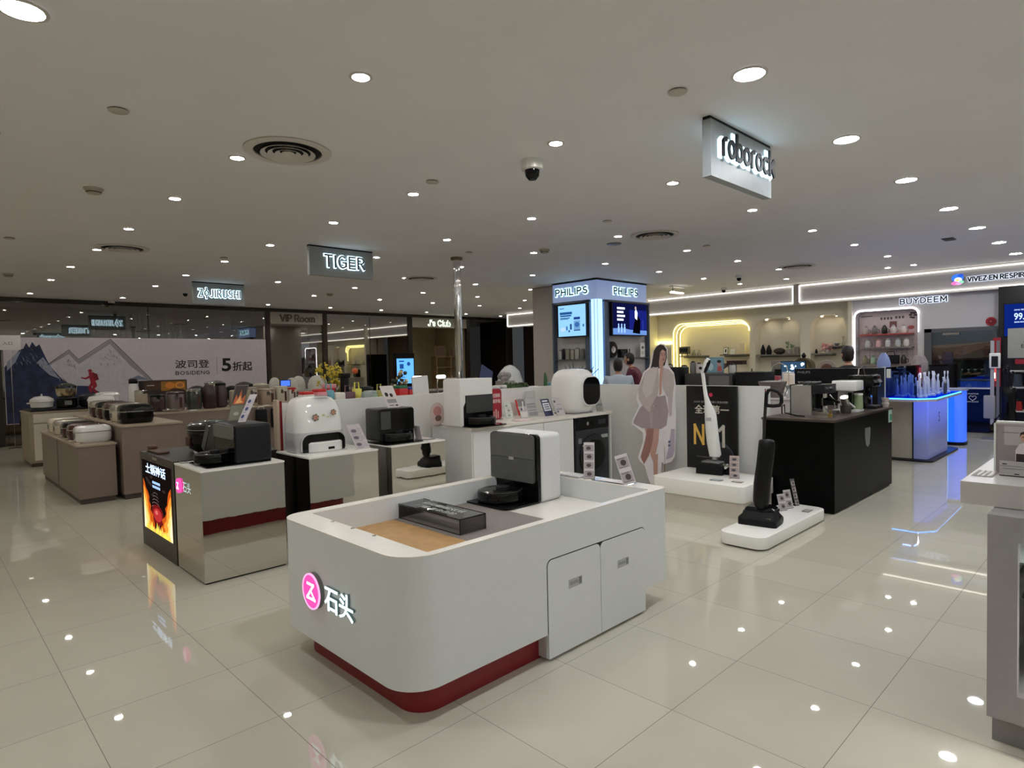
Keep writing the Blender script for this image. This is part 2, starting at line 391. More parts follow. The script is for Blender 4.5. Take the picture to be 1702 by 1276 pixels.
# --- storefront line at x = -16.3
WX = -16.3
trim = B()
trim.box(WX - .1, WX + .03, -2, 15.8, 2.96, CEIL - .005)
S(trim.o('trim_1', DARKB))
def post(y0, y1, n, z1=2.96): S(B().box(WX - .1, WX + .03, y0, y1, 0, z1).o('trim_%d' % n, DARKB))
post(.9, 1.42, 2); post(6.86, 6.97, 3); post(8.47, 8.6, 4); post(11.36, 11.5, 5); post(13.74, 13.86, 6); post(15.62, 15.78, 7)
SHOPGLASS = pane('shop_window_glass', (214, 210, 200), 0.20)
SHOPGLASS2 = pane('shop_mirror_glass', (190, 188, 180), 0.42)
def shopwin(n, y0, y1, z0, z1, m=SHOPGLASS): S(B().box(WX - .02, WX - .008, y0, y1, z0, z1).o('window_%d' % n, m))
shopwin(1, 1.42, 4.1, .02, 2.96, SHOPGLASS); shopwin(2, 4.12, 6.86, .02, 2.96)
shopwin(3, 6.97, 8.47, .02, 2.64); shopwin(4, 8.6, 9.98, .02, 2.96, SHOPGLASS2); shopwin(5, 10.0, 11.36, .02, 2.96, SHOPGLASS2)
shopwin(6, 13.86, 15.62, .02, 2.96)
# rooms behind the glass
CREAM = mat('cream_interior', (178, 166, 134), 0.7, noise=.03)
S(B().box(-18.9, -18.8, -2, 6.9, 0, CEIL).o('wall_left', CREAM))
S(B().box(-18.2, -18.1, 6.9, 15.8, 0, CEIL).o('wall_left', CREAM))
S(B().box(-18.8, WX - .1, 6.88, 6.94, 0, CEIL).o('wall_back', CREAM))
S(B().box(-18.1, WX - .1, 8.5, 8.56, 0, CEIL).o('wall_back', CREAM))
S(B().box(-18.1, WX - .1, 11.4, 11.46, 0, CEIL).o('wall_back', CREAM))
S(B().box(-18.1, WX - .1, 13.78, 13.82, 0, CEIL).o('wall_back', CREAM))
S(B().box(-20, WX + .03, 15.78, 15.9, 0, CEIL).o('wall_back', DARKW))
S(B().box(-20, WX + .03, .8, .9, 0, CEIL).o('wall_back', WALLM))
S(B().box(WX - .1, WX, -6, .9, 0, CEIL).o('wall_left', WALLM))
# --- far side wall at y = 14.6 with niches, dark doorway part next to the storefront
S(B().box(WX, -13.9, 16.5, 16.6, 0, CEIL).o('wall_back', DARKW))
S(B().box(-13.9, -9.4, 15.1, 15.2, 0, CEIL).o('wall_back', mat('brown_grid_wall', (92, 76, 62), .5)))
ARCH = [(-8.82, -6.75, 1.02, 2.38, .26), (-6.62, -5.57, 1.02, 2.36, .3), (-5.36, -4.6, 1.02, 2.36, .3)]
ho = [rrect(a, b, z0, z1, r, 8, (0, 0, 1, 1)) for a, b, z0, z1, r in ARCH]
S(plate('wall_back', [(-9.4, 0), (-4.5, 0), (-4.5, 2.66), (-9.4, 2.66)], ho, WALLM, None, (0, 14.55, 0), UX, UZ, .28))
S(B().box(-9.4, -4.45, 14.83, 14.93, 0, CEIL).o('wall_back', WALLM))
S(B().box(-4.5, -4.42, 14.3, 14.83, 0, 2.66).o('wall_back', WALLM))
ho = [rrect(-4.36, -3.24, .98, 2.36, .12, 6, (0, 0, 1, 1)), R_(-3.09, .0, -1.99, 1.93)]
S(plate('wall_back', [(-4.42, 0), (-1.93, 0), (-1.93, 2.66), (-4.42, 2.66)], ho, WALLC, None, (0, 14.32, 0), UX, UZ, .2))
S(B().box(-4.42, -3.12, 14.55, 14.6, 0, 2.66).o('wall_back', WALLC))
S(B().box(-9.4, -9.3, 14.0, 14.6, 0, CEIL).o('wall_back', WALLM))
# soffit and lit fascia
S(B().box(-14.7, 6, 14.2, 15.2, 2.66, 2.72).o('ceiling', CEILM))
S(B().box(-14.7, 6, 14.16, 14.2, 2.6, CEIL - .01).o('wall_back', WALLC))
led = B()
for a, b in ((-14.7, -5.56), (-5.42, 6)):
    led.box(a, b, 14.13, 14.16, 3.004, 3.018); led.box(a, b, 14.13, 14.16, 2.638, 2.652)
for a in (-14.7, -5.58, -5.44): led.box(a, a + .014, 14.13, 14.16, 2.65, 3.01)
S(led.o('trim_20', LED))
S(B().box(-5.56, -5.44, 14.14, 14.16, 2.62, 3.03).o('trim_21', c_(150, 146, 140)))
# black shop bay at the far end
S(B().box(-1.93, 6, 14.0, 14.1, 0, 2.62).o('wall_back', mat('black_shop_wall', (12, 12, 14), .35)))

# ================================================================== downlights
LENS = glow('downlight_lens', (255, 249, 239), LAMP); LENS2 = glow('wide_downlight_lens', (248, 251, 255), LAMP)
RINGM = mat('downlight_ring', (196, 190, 182), .4)
def make_downlight(r, name, label, group):
    t = T(name, label, 'ceiling light', (0, 0, CEIL), 0, group)
    B().lathe([(r + .006, -.001), (r + .018, -.002), (r + .02, -.008), (r + .004, -.009), (r + .001, -.001)], seg=24, closed=True).o('trim_ring', RINGM, t)
    B().lathe([(r, -.004), (r, -.0025)], seg=20).o('lens', LENS2 if r > .06 else LENS, t)
    return t
RX = {0: -1.567, 1: -2.993, 3: -4.736, 4: -6.216, 5: -7.854, 6: -9.43, 7: -11.18, 8: -12.92, 9: -15.35}
CY = {0: .28, 1: 1.828, 2: 3.403, 3: 4.962, 4: 6.54, 5: 8.218, 6: 9.798, 7: 11.4, 8: 12.95}
small = make_downlight(.043, 'downlight', 'small round recessed downlight glowing in the off-white ceiling', 'small recessed ceiling downlights')
big = make_downlight(.078, 'downlight', 'wide round downlight in the row over the open aisle', 'wide ceiling downlights over the aisle')
first = [True, True]
def put_light(x, y, large=False, label=None, group=None):
    src = big if large else small
    if first[large]: src.location = (x, y, CEIL); first[large] = False
    else: dup(src, (x, y, CEIL), label=label, group=group)
for c in (2, 3, 4, 5, 6, 7, 8, 1): put_light(RX[0], CY[c], True)
skip = {(3, 8), (5, 6), (5, 7)}
for r in (1, 3, 4, 5, 6, 7, 8, 9):
    for c in range(1, 9):
        if (r, c) in skip: continue
        put_light(RX[r], CY[c])
for p in ((-5.23, 12.95), (-3.4, 12.96), (-15.5, 14.61)): put_light(*p)
put_light(-3.39, .425, True, 'single big oval downlight at the ceiling corner above the mirror counters'); t_ = [dup(small, (x_, 14.95, 2.659), label='small added downlight lighting the mural behind the dune door', group='added downlights behind the dune door') for x_ in (-2.9, -2.1)]; put_light(-5.2, .45); put_light(-7.0, .4); put_light(-8.8, .4); put_light(-11.2, .4)  # the pair behind the dune door is added to brighten the mural
# the same ceiling grid goes on beside and behind the viewer
for x in (1.57, 4.0):
    for y in (-4.4, -1.2, 1.83, 4.96, 8.2, 11.4): put_light(x, y, True, 'wide round downlight beyond the grey kiosk side of the store', 'wide downlights past the kiosk')
for x in (-1.567, -4.736, -7.854, -11.18, -15.0):
    for y in (-4.4, -2.8, -1.2): put_light(x, y)
# ================================================================== ceiling fixtures
VENTM = mat('vent_paint', (205, 200, 193), .5)
def diffuser(loc, s=1.0):
    t = T('round_air_diffuser', None, 'air vent', (loc[0], loc[1], CEIL), 0)
    B().lathe([(.25 * s, -.001), (.30 * s, -.003), (.30 * s, -.010), (.25 * s, -.016), (.235 * s, -.012), (.235 * s, -.001)], seg=40, closed=True).o('rim', VENTM, t)
    B().lathe([(.234 * s, -.0015), (.234 * s, -.0005)], seg=32).o('duct_opening', mat('duct_dark', (14, 13, 12), .8), t)
    for i, r in enumerate((.19, .14, .09)):
        B().lathe([((r - .028) * s, -.006), (r * s, -.022), (r * s, -.026), ((r - .034) * s, -.009)], seg=32, closed=True).o('cone_ring', VENTM, t)
    B().lathe([(.045 * s, -.018), (.035 * s, -.008), (.001, -.004)], seg=20).o('cone_ring', VENTM, t)
    return t
d = diffuser((-4.37, 2.05)); d['label'] = 'round ceiling air diffuser with concentric rings beside two small downlights'
for (x, y), l in zip(((-9.31, 6.81), (-4.4, 6.85), (-4.37, 11.29), (-9.14, 2.05)),
                     ('round ceiling air diffuser just behind the chrome pole', 'round ceiling air diffuser between the dome camera and the arched wall',
                      'round ceiling air diffuser nearest the lit fascia', 'round ceiling air diffuser next to downlights above the rice cooker counters')):
    dup(d, (x, y, CEIL), 0, l)
def dome(loc, s, label):
    t = T('dome_camera', label, 'security camera', (loc[0], loc[1], CEIL))
    B().lathe([(.075 * s, -.075 * s), (.085 * s, -.07 * s), (.088 * s, 0), (.086 * s, 0)], seg=28).o('housing', WHITE, t)
    B().lathe([(.002, -.155 * s), (.03 * s, -.148 * s), (.052 * s, -.122 * s), (.058 * s, -.09 * s), (.058 * s, -.07 * s)], seg=24).o('dome_lens', BLACK, t)
    return t
dome((-3.38, 3.56), 1, 'white dome security camera hanging from the ceiling with a black lens')
for p, l in (((-5.56, 11.55), 'small dark dome camera on the ceiling before the long lit fascia'), ((-6.79, 13.35), 'small dome camera tight against the top of the lit fascia'),
             ((-13.42, 4.06), 'small dark dome camera beside the hanging elephant-brand letter sign'), ((-16.1, 3.35), 'tiny dome camera above the mountain banner')):
    l = l.replace('elephant-brand letter sign', 'sign farthest along the ceiling')
    dome(p, .75, l)
def smoke(loc, label):
    t = T('smoke_detector', label, 'smoke detector', (loc[0], loc[1], CEIL))
    B().lathe([(.03, -.05), (.05, -.045), (.055, -.03), (.062, -.028), (.065, -.012), (.075, -.01), (.075, 0)], seg=24).o('body', c_(176, 168, 154), t)
    B().lathe([(.052, -.036), (.057, -.036), (.057, -.031), (.052, -.031)], seg=20, closed=True).o('sensor_slot', BLACKM, t)
smoke((-6.31, 1.22), 'cream smoke detector near the edge of the ceiling over the white floor')
smoke((-5.97, 6.5), 'cream smoke detector among the downlights short of the blue-lit column')
smoke((-12.43, 6.66), 'cream smoke detector behind the hanging tiger-lettered sign'.replace('tiger-lettered', 'middle'))
smoke((-12.52, 1.23), 'cream smoke detector above the mountain banner side')
for i, ((x, y), l) in enumerate((((-4.32, .98), 'flat round sprinkler cover on the ceiling near the big oval light'), ((-1.95, 3.3), 'flat round sprinkler cover on the ceiling beside the nearest hanging sign'),
        ((-4.31, 3.3), 'flat round sprinkler cover between a downlight and the dome camera'), ((-4.3, 5.74), 'flat round sprinkler cover in front of a round air vent'),
        ((-9.18, .93), 'flat round sprinkler cover above the rice cooker counter end'), ((-9.14, 3.29), 'flat round sprinkler cover next to a downlight short of the farthest hanging sign'),
        ((-6.75, 5.78), 'flat round sprinkler cover just above the chrome pole top'), ((-4.37, 8.11), 'flat round sprinkler cover beyond a round air vent'))):
    t = T('sprinkler_cover', l, 'sprinkler', (x, y, CEIL))
    B().lathe([(.052, -.012), (.055, -.010), (.055, -.007)], seg=24).o('cap', c_(186, 178, 168), t)
    B().lathe([(.048, -.007), (.048, 0)], seg=20).o('gap', c_(60, 55, 50), t)
t = T('round_speaker', 'round grey speaker grille on the ceiling next to a round vent', 'speaker', (-5.09, 6.93, CEIL)); B().lathe([(.09, -.012), (.1, -.008), (.1, 0)], seg=28).o('grille', GREY, t)
t = T('ceiling_slot', 'small dark rectangular slot in the ceiling by the wide downlights', 'vent', (-1.99, 10.44, CEIL)); B().box(-.06, .06, -.11, .11, -.012, 0).o('plate', BLACKM, t); B().box(-.07, .07, -.12, .12, -.006, 0).o('rim', GREY, t)
t = T('emergency_light', 'small white wall-edge exit lamp beside the blue-lit column', 'lamp', (-7.25, 11.9, CEIL)); B().box(-.04, .04, 0, .45, -.16, -.13).o('lamp_bar', LED, t); B().box(-.05, .05, 0, .5, -.03, 0).o('bracket', WHITE, t); B().box(-.01, .01, .05, .07, -.13, -.03).o('rod', STEEL, t)

# ------------------------------------------------------------------ hanging signs
SIGNM = mat('sign_face', (150, 156, 158), .45)
HALO = glow('letter_halo_light', (205, 240, 255), 3.5); LDK = mat('sign_letter_dark', (26, 28, 32), .5, spec=.2)
def hang_sign(x, y0, y1, z0, label, word, ty0, ty1, tz0, tz1, lift=.03, wt=.2, gap=.3):
    t = T('hanging_sign', label, 'sign', (x, (y0 + y1) / 2, z0)); a, b = y0 - (y0 + y1) / 2, y1 - (y0 + y1) / 2
    h = CEIL - z0 - .02
    B().box(-.06, 0, a, b, 0, h).o('sign_box', SIGNM, t, bevel=.003)
    B().box(-.055, -.005, a, b, h, h + .02).o('ceiling_mount', BLACKM, t)
    for O, U in (((0, ty0 - (y0 + y1) / 2, tz0 - z0), UY), ((-.06, ty1 - (y0 + y1) / 2, tz0 - z0), -UY)):
        stroke_text('halo_light', word, HALO, t, O, U, UZ, ty1 - ty0, tz1 - tz0, wt + .13, .006, .002, gap)
        stroke_text('letters', word, LDK if lift > .02 else c_(84, 90, 96), t, O, U, UZ, ty1 - ty0, tz1 - tz0, wt, .012, lift, gap)
    return t
hang_sign(-2.0, 3.78, 4.69, 2.67, 'grey-white ceiling sign board with dark letters, nearest and tilted away', 'roborock', 3.89, 4.66, 2.82, 2.98, .025, .17, .2)
hang_sign(-7.52, 3.76, 4.69, 2.67, 'grey-white ceiling sign board with five glowing outlined letters, nearer than the narrow-lettered one', 'TIGER', 3.97, 4.54, 2.79, 2.94, .014, .13, .3)
hang_sign(-11.9, 3.73, 4.63, 2.66, 'smallest hanging ceiling sign with narrow glowing letters by the banner', 'Z@JIRUSHI', 3.82, 4.54, 2.79, 2.92, .014, .14, .36)

# ------------------------------------------------------------------ chrome pole
t = T('chrome_pole', 'polished chrome pole running from the ceiling down behind the white wall', 'pole', (-7.2, 5.92, 0))
B().cyl(.055, .01, CEIL - .03).o('tube', CHROME, t); B().lathe([(.085, CEIL - .04), (.09, CEIL - .02), (.09, CEIL)], seg=24).o('ceiling_flange', mat('bronze_flange', (120, 104, 84), .4, metal=.6), t)
B().lathe([(.09, 0), (.09, .02), (.06, .03)], seg=24).o('floor_flange', CHROME, t)

# ================================================================== storefront dressing
def on_wall(x): return lambda y, z: (x, y, z)
# banner
t = T('banner', 'wide pale banner with snowy mountains, a red skier and black lettering', 'banner', (WX + .02, 1.45, .45))
BW, BH = 5.38, 1.78
B().box(0, .012, 0, BW, 0, BH).o('banner_sheet', mat('banner_paper', (206, 198, 206), .6), t)
def by(y, z): return (y - 1.45, z - .45)
navy = c_(36, 44, 78, .7, noise=.5, scale=5); navy2 = c_(20, 26, 50, .7); snow = c_(196, 192, 202, .7, noise=.08); rock = c_(96, 98, 116, .7, noise=.7, scale=9); skired = c_(150, 22, 44, .6); ink = mat('black_ink', (14, 14, 16), .6)
sh = [(c_(150, 148, 158, .7), [by(2.1, 1.05), by(2.2, 1.68), by(2.55, 1.95), by(2.72, 1.74), by(3.33, 2.19), by(4.12, 1.26), by(4.3, 1.05)]),
      (snow, [by(1.9, .95), by(2.2, 1.64), by(2.55, 1.88), by(2.72, 1.66), by(3.32, 2.1), by(3.7, 1.6), by(4.05, 1.27), by(4.1, .95)]),
      (snow, [by(2.33, 1.62), by(2.53, 1.82), by(2.6, 1.8), by(2.72, 1.64), by(2.6, 1.66), by(2.52, 1.6), by(2.42, 1.63)]),
      (snow, [by(2.92, 1.7), by(3.1, 1.9), by(3.3, 2.07), by(3.4, 1.98), by(3.56, 1.72), by(3.42, 1.66), by(3.3, 1.75), by(3.2, 1.66), by(3.1, 1.74)]),
      (c_(120, 128, 150, .7), [by(3.6, 1.28), by(3.85, 1.38), by(4.08, 1.27)]),
      (navy, [by(1.46, .46), by(1.46, 1.62), by(1.72, 1.98), by(1.78, 2.0), by(1.83, 2.12), by(1.88, 2.02), by(1.93, 2.14), by(1.99, 2.04), by(2.05, 2.09), by(2.15, 1.8), by(2.22, 1.62), by(2.3, 1.5), by(2.45, 1.3), by(2.62, 1.2), by(2.88, 1.18), by(3.1, 1.02), by(3.3, .96), by(3.5, .8), by(3.5, .46)]),
      (c_(150, 156, 176, .7), [by(1.5, 1.72), by(1.66, 1.9), by(1.74, 1.96), by(1.64, 1.72), by(1.5, 1.55)]),
      (c_(150, 156, 176, .7), [by(1.98, 1.7), by(2.1, 1.82), by(2.25, 1.56), by(2.36, 1.36), by(2.2, 1.44), by(2.1, 1.56)]),
      (c_(130, 134, 156, .7), [by(3.0, .98), by(3.25, .88), by(3.45, .72), by(3.2, .76), by(3.05, .86)])]
rm = random.Random(8); lt = c_(120, 128, 156, .7); dk = c_(16, 20, 44, .7); dr = c_(70, 74, 96, .7)
def sliver(m, y, z, s): a = rm.uniform(-1.3, -.5) * (1 if rm.random() < .5 else -1); dx, dz = math.cos(a) * s, -abs(math.sin(a)) * s * 1.6; return (m, [by(y, z), by(y + dx, z + dz), by(y + dx * .4 + s * .22, z + dz * .5)])
for k in range(46):
    u = rm.random(); y = 1.55 + u * .9; top_ = 2.1 - abs(y - 1.9) * (1.25 if y > 1.9 else 1.1); sh.append(sliver(lt if rm.random() < .45 else dk, y, top_ - rm.uniform(.03, .28), rm.uniform(.04, .1)))
for k in range(30): y = rm.uniform(1.5, 3.2); sh.append(sliver(dk, y, rm.uniform(.6, 1.05), rm.uniform(.06, .16)))
for y0, z0, n_, sp_w in ((3.3, 2.05, 40, .28), (2.53, 1.8, 16, .13)):
    for k in range(n_): d = rm.random(); sh.append(sliver(dr, y0 + rm.uniform(-1, 1) * sp_w * d, z0 - d * sp_w * 1.4, rm.uniform(.02, .06)))
art('mountain_picture', t, (.012, 0, 0), UY, UZ, sh)
sk = [(skired, E_(1.47, 1.06, .038)), (skired, [by(2.89, 1.47), by(2.98, 1.48), (1.60, .94), (1.60, .86), by(3.0, 1.27), by(2.92, 1.25), by(2.90, 1.36)]), (c_(120, 14, 34, .6), [(1.52, 1.02), (1.60, .99), (1.63, .86), (1.56, .85)]),
      (skired, [by(2.92, 1.42), by(2.83, 1.36), by(2.75, 1.38), by(2.75, 1.355), by(2.83, 1.325), by(2.93, 1.36)]),
      (skired, [by(2.93, 1.27), by(3.02, 1.27), by(3.04, 1.17), by(2.99, 1.12), by(3.05, 1.02), by(3.0, 1.0), by(2.94, 1.12), by(2.96, 1.18)]), (skired, [by(2.93, 1.27), by(2.98, 1.22), by(2.93, 1.14), by(2.95, 1.04), by(2.90, 1.03), by(2.87, 1.15)]),
      (c_(40, 30, 44, .6), [by(2.86, 1.03), by(3.1, .98), by(3.1, .965), by(2.86, 1.015)])]
art('skier_picture', t, (.014, 0, 0), UY, UZ, sk)
ln = B()
for a, b in (((2.16, 1.65), (2.55, 1.97)), ((2.55, 1.97), (2.72, 1.76)), ((2.72, 1.76), (3.33, 2.21)), ((3.33, 2.21), (4.14, 1.25))):
    a = by(*a); b = by(*b); ln.tube([(.014, a[0], a[1]), (.014, b[0], b[1])], .006, 5)
ln.o('outline_stroke', ink, t)
text('lettering', '波司登', ink, t, (.013, 4.63 - 1.45, 1.52 - .45), UY, UZ, .78, .2, .002, .012)
stroke_text('lettering', 'BOSIDENG', ink, t, (.013, 4.64 - 1.45, 1.37 - .45), UY, UZ, .76, .075, .2, .002, 0, .28)
B().box(.012, .015, 5.58 - 1.45, 5.588 - 1.45, 1.36 - .45, 1.8 - .45).o('divider_line', GREY, t)
text('lettering', '5', ink, t, (.013, 5.7 - 1.45, 1.42 - .45), UY, UZ, .23, .33, .002, .03)
text('lettering', '折起', ink, t, (.013, 5.96 - 1.45, 1.42 - .45), UY, UZ, .5, .24, .002, .02)
t = T('entrance_sign', 'small white card sign reading entrance in Chinese at the store edge', 'sign', (-15.8, 1.36, 1.96)); B().box(-.01, 0, 0, .33, 0, .29).o('card', WHITE, t)
text('lettering', '入口', ink, t, (0, .05, .1), UY, UZ, .15, .06, .001); B().box(-.012, -.008, .16, .17, -1.96, .0).o('stand_pole', STEEL, t); B().box(-.1, .1, .06, .27, -1.96, -1.945).o('foot', STEEL, t)
# headers
HEADM = mat('header_panel', (168, 160, 150), .5)
t = T('shop_header', 'grey header panel with dark letters VIP Room over a glass door', 'sign', (WX, 6.98, 2.65)); B().box(-.08, .035, 0, 1.48, 0, .31).o('panel', HEADM, t)
stroke_text('letters', 'VIP Room', c_(84, 76, 68), t, (.035, .27, .07), UY, UZ, .96, .17, .2, .02, 0, .2)
t = T('shop_header', 'grey header panel with small glowing club name over the open doorway', 'sign', (WX, 11.51, 2.65)); B().box(-.08, .035, 0, 2.22, 0, .31).o('panel', HEADM, t)
stroke_text('halo_light', "J's Club", glow('halo_warm', (235, 255, 225), 4), t, (.035, .62, .07), UY, UZ, .91, .16, .28, .006, .002, .2)
stroke_text('letters', "J's Club", c_(150, 160, 140), t, (.035, .62, .07), UY, UZ, .91, .16, .15, .012, .02, .2)
t = T('glass_door', 'tall glass shop door with a round door closer below the VIP header', 'door', (WX - .3, 7.1, 0))
B().box(0, .012, 0, 1.1, .02, 2.55).o('door_glass', GLASS, t); B().box(-.01, .02, 1.06, 1.12, 0, 2.6).o('door_stile', DARKB, t); B().cyl(.016, .6, 1.9, (.06, .98)).o('pull_bar', STEEL, t)
# beige curtain seen behind banner glass
t = T('beige_curtain', 'pleated beige curtain hanging behind the glass above the banner', 'curtain', (-18.3, 0, 0))
cb = B(); n = 60; lo = []; 
rows = [[(.05 * math.sin(i * 1.3) + .03 * math.sin(i * .45), 3.9 + 1.6 * i / n + .02 * math.sin(i * 2.1), z) for i in range(n + 1)] for z in (.0, 2.95)]
for i in range(n): cb.face([rows[0][i], rows[0][i + 1], rows[1][i + 1], rows[1][i]])
cb.o('cloth', c_(176, 168, 150, .8), t)
# photo stand inside the club shop
t = T('photo_stand', 'pale wooden shelf stand holding two leaning framed prints in the club shop', 'shelf', (-17.2, 12.9, 0))
wood = c_(150, 124, 88, .5)
for y in (0, .62, 1.24): B().box(0, .3, y, y + .03, 0, 1.72).o('upright', wood, t)
for z in (.5, .95, 1.34, 1.7): B().box(0, .3, 0, 1.27, z, z + .025).o('shelf_board', wood, t)
for i, y in enumerate((13.02, 13.62)):
    q = T('framed_print', ('framed crowded print on the pale stand, next to the shop post', 'framed crowded print on the pale stand, beside the chrome pole')[i], 'picture', (-17.1, y, 1.725)); q.rotation_euler = (0, -.12, 0)
    B().box(-.02, 0, 0, .46, 0, .36).o('frame', wood, q); B().box(.0, .003, .03, .43, .03, .33).o('print', c_(120, 96, 84, .6, noise=.5, scale=40), q)
# ================================================================== nearest white island counter
t = T('display_island', 'big white rounded display island with red plinth and glowing pink logo', 'display counter', (-2.66, 2.37, 0))
ISL = t
def L(x, y): return (x + 2.66, y - 2.37)
X0, X1, Y0, Y1 = -3.24, -2.08, 1.40, 3.34
out = [L(*p) for p in rrect4(X0, X1, Y0, Y1, (.11, .17, .045, .05), 12)]
inn = [L(*p) for p in rrect(-3.165, -2.125, 1.545, 3.20, .006, 2)]
door_cut = (2.23, 3.085)
# body shell: ring from z .14 to .70, floor of the tray at .57
b = B()
def ringwall(b, A, Z0, Z1):
    n = len(A); lo = [b._v((x, y, Z0)) for x, y in A]; hi = [b._v((x, y, Z1)) for x, y in A]
    for i in range(n): b.bm.faces.new((lo[i], lo[(i + 1) % n], hi[(i + 1) % n], hi[i]))
ringwall(b, out, .14, .700); ringwall(b, inn[::-1], .57, .700)
b.face([(x, y, .14) for x, y in out][::-1])
b.o('body', mat('island_white_paint', (222, 225, 225), .35, noise=.012), t)
o = plate('rim_top', out, [inn], WHITE_TOP, t, (0, 0, .706), UX, UY, .006)
b = B(); a = .07
b.prism([L(*p) for p in rrect(X0 + a, X1 - a, Y0 + a + .02, Y1 - a, .12, 8)], 0, .145).o('plinth', RED, t)
# tray floor: oak, grey mat, white part
zt = .572
B().box(*[v for v in (L(-3.165, 0)[0], L(-2.125, 0)[0])], L(0, 1.545)[1], L(0, 2.06)[1], .55, zt).o('oak_panel', mat('oak_panel', (178, 138, 88), .45, noise=.12, scale=18), t)
B().box(L(-3.165, 0)[0], L(-2.125, 0)[0], L(0, 2.06)[1], L(0, 2.655)[1], .55, zt).o('grey_mat', mat('grey_carpet_mat', (128, 120, 116), .8, noise=.08, scale=60), t)
B().box(L(-3.165, 0)[0], L(-2.125, 0)[0], L(0, 2.655)[1], L(0, 3.2)[1], .55, zt + .001).o('white_tray_floor', WHITE_TOP, t)
# logo on the short end
logo = T('x', None, None); bpy.data.objects.remove(logo)
PINK = glow('logo_pink', (255, 84, 178), 1.15); PINKR = glow('logo_rim', (255, 170, 215), 1.4); LW = glow('logo_white', (225, 250, 252), 1.7)
b = B(); b.lathe([(.088, -.022), (.088, 0)], (L(-2.851, 0)[0], Y0 - 2.37, .404), 36, 'y').o('logo_disc', GREY, t)
b = B(); b.lathe([(.086, -.026), (.086, -.022)], (L(-2.851, 0)[0], Y0 - 2.37, .404), 36, 'y').o('logo_face', PINK, t)
b = B(); b.lathe([(.080, -.0285), (.088, -.0285), (.088, -.021), (.080, -.021)], (L(-2.851, 0)[0], Y0 - 2.37, .404), 36, 'y', closed=True).o('logo_rim', PINKR, t)
def stroke(pts, w):
    """flat thick polyline -> list of quads"""
    out = []
    for (ax, ay), (bx, by_) in zip(pts, pts[1:]):
        dx, dy = bx - ax, by_ - ay; l = math.hypot(dx, dy); ux, uy = dx / l * w / 2, dy / l * w / 2
        out.append([(ax - ux - uy, ay - uy + ux), (ax - ux + uy, ay - uy - ux), (bx + ux + uy, by_ + uy - ux), (bx + ux - uy, by_ + uy + ux)])
    return out
zs = [(-.03, .036), (.032, .036), (-.036, -.034), (.044, -.034), (.012, -.002)]
art('logo_z_mark', t, (L(-2.851, 0)[0], Y0 - 2.37 - .027, .404), UX, UZ, [(LW, q) for q in stroke(zs, .014)], lift=.002)
text('halo_backing', '石头', mat('letter_side', (130, 150, 152), .4), t, (L(-2.735, 0)[0], Y0 - 2.37, .346), UX, UZ, .26, .12, .012, .008)
text('logo_letters', '石头', LW, t, (L(-2.736, 0)[0], Y0 - 2.37 - .0125, .345), UX, UZ, .26, .12, .004, .010)
# doors on the long side
dm = mat('island_white_paint', (205, 206, 206)); gap = BLACKM
b = B(); b.box(L(X1 - .16, 0)[0], L(X1 - .02, 0)[0], L(0, 2.235)[1], L(0, 3.08)[1], .014, .14).o('cabinet_box', c_(190, 184, 184), t)
b = B(); b.prism(rrect(L(0, 2.232)[1], L(0, 3.083)[1], .142, .514, .035, 6, (0, 0, 1, 1)), L(X1 - .02, 0)[0], L(X1 + .0008, 0)[0], 'x').o('door_gap', BLACKM, t)
def door(y0, y1, cr, py):
    b = B(); b.prism(rrect(L(0, y0)[1], L(0, y1)[1], .016, .509, .032, 6, cr), L(X1 - .018, 0)[0], L(X1 + .0035, 0)[0], 'x')
    d = b.o('door', dm, t)
    xx = L(X1 + .0036, 0)[0]
    B().box(xx - .002, xx + .001, L(0, py)[1], L(0, py + .105)[1], .33, .375).o('recessed_pull', c_(176, 176, 176, .3), d)
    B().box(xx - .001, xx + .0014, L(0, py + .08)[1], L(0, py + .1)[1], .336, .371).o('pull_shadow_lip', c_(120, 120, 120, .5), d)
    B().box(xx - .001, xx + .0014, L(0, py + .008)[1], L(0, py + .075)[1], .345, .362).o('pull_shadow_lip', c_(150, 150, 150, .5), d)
door(2.236, 2.655, (0, 0, 1, 1), 2.393); door(2.659, 3.079, (0, 0, 1, 1), 2.81)
for x in (-2.905, -2.71, -2.515): B().cyl(.009, .706, .709, L(x, 1.53), 12).o('rim_spotlight', STEEL, t)

# acrylic tunnel on the mat
t = T('acrylic_cover', 'smoked acrylic tunnel cover with white printed lettering on the island mat', 'display cover', (-3.17, 2.1, .574))
b = B(); b.box(0, .58, 0, .006, 0, .0).bm.clear()
def hollow(b, x0, x1, y0, y1, z1, th):
    b.box(x0, x1, y0, y1, z1 - th, z1); b.box(x0, x0 + th, y0, y1, 0, z1 - th); b.box(x1 - th, x1, y0, y1, 0, z1 - th)
    b.box(x0, x1, y0, y0 + .002, 0, .002); b.box(x0, x1, y1 - .002, y1, 0, .002)
b = B(); hollow(b, 0, .585, 0, .185, .085, .006); b.o('tunnel', pane('smoked_acrylic_dark', (168, 166, 164), .06), t)
b = B()
for p0, p1 in (((0, 0, 0), (0, 0, .085)), ((.585, 0, 0), (.585, 0, .085)), ((0, 0, .085), (.585, 0, .085)), ((.585, .185, 0), (.585, .185, .085)), ((.585, 0, .085), (.585, .185, .085)), ((0, .185, .085), (.585, .185, .085)), ((0, 0, .002), (.585, 0, .002))):
    b.tube([p0, p1], .0022, 5)
b.o('dark_edges', BLACK, t)
text('printed_lettering', '自动翻越双层', c_(176, 182, 178), t, (.10, .1, .0856), UX, UY, .38, .045, .0005, .01)
text('printed_lettering', '门槛 复杂台阶', c_(176, 182, 178), t, (.12, .035, .0856), UX, UY, .36, .045, .0005, .01)

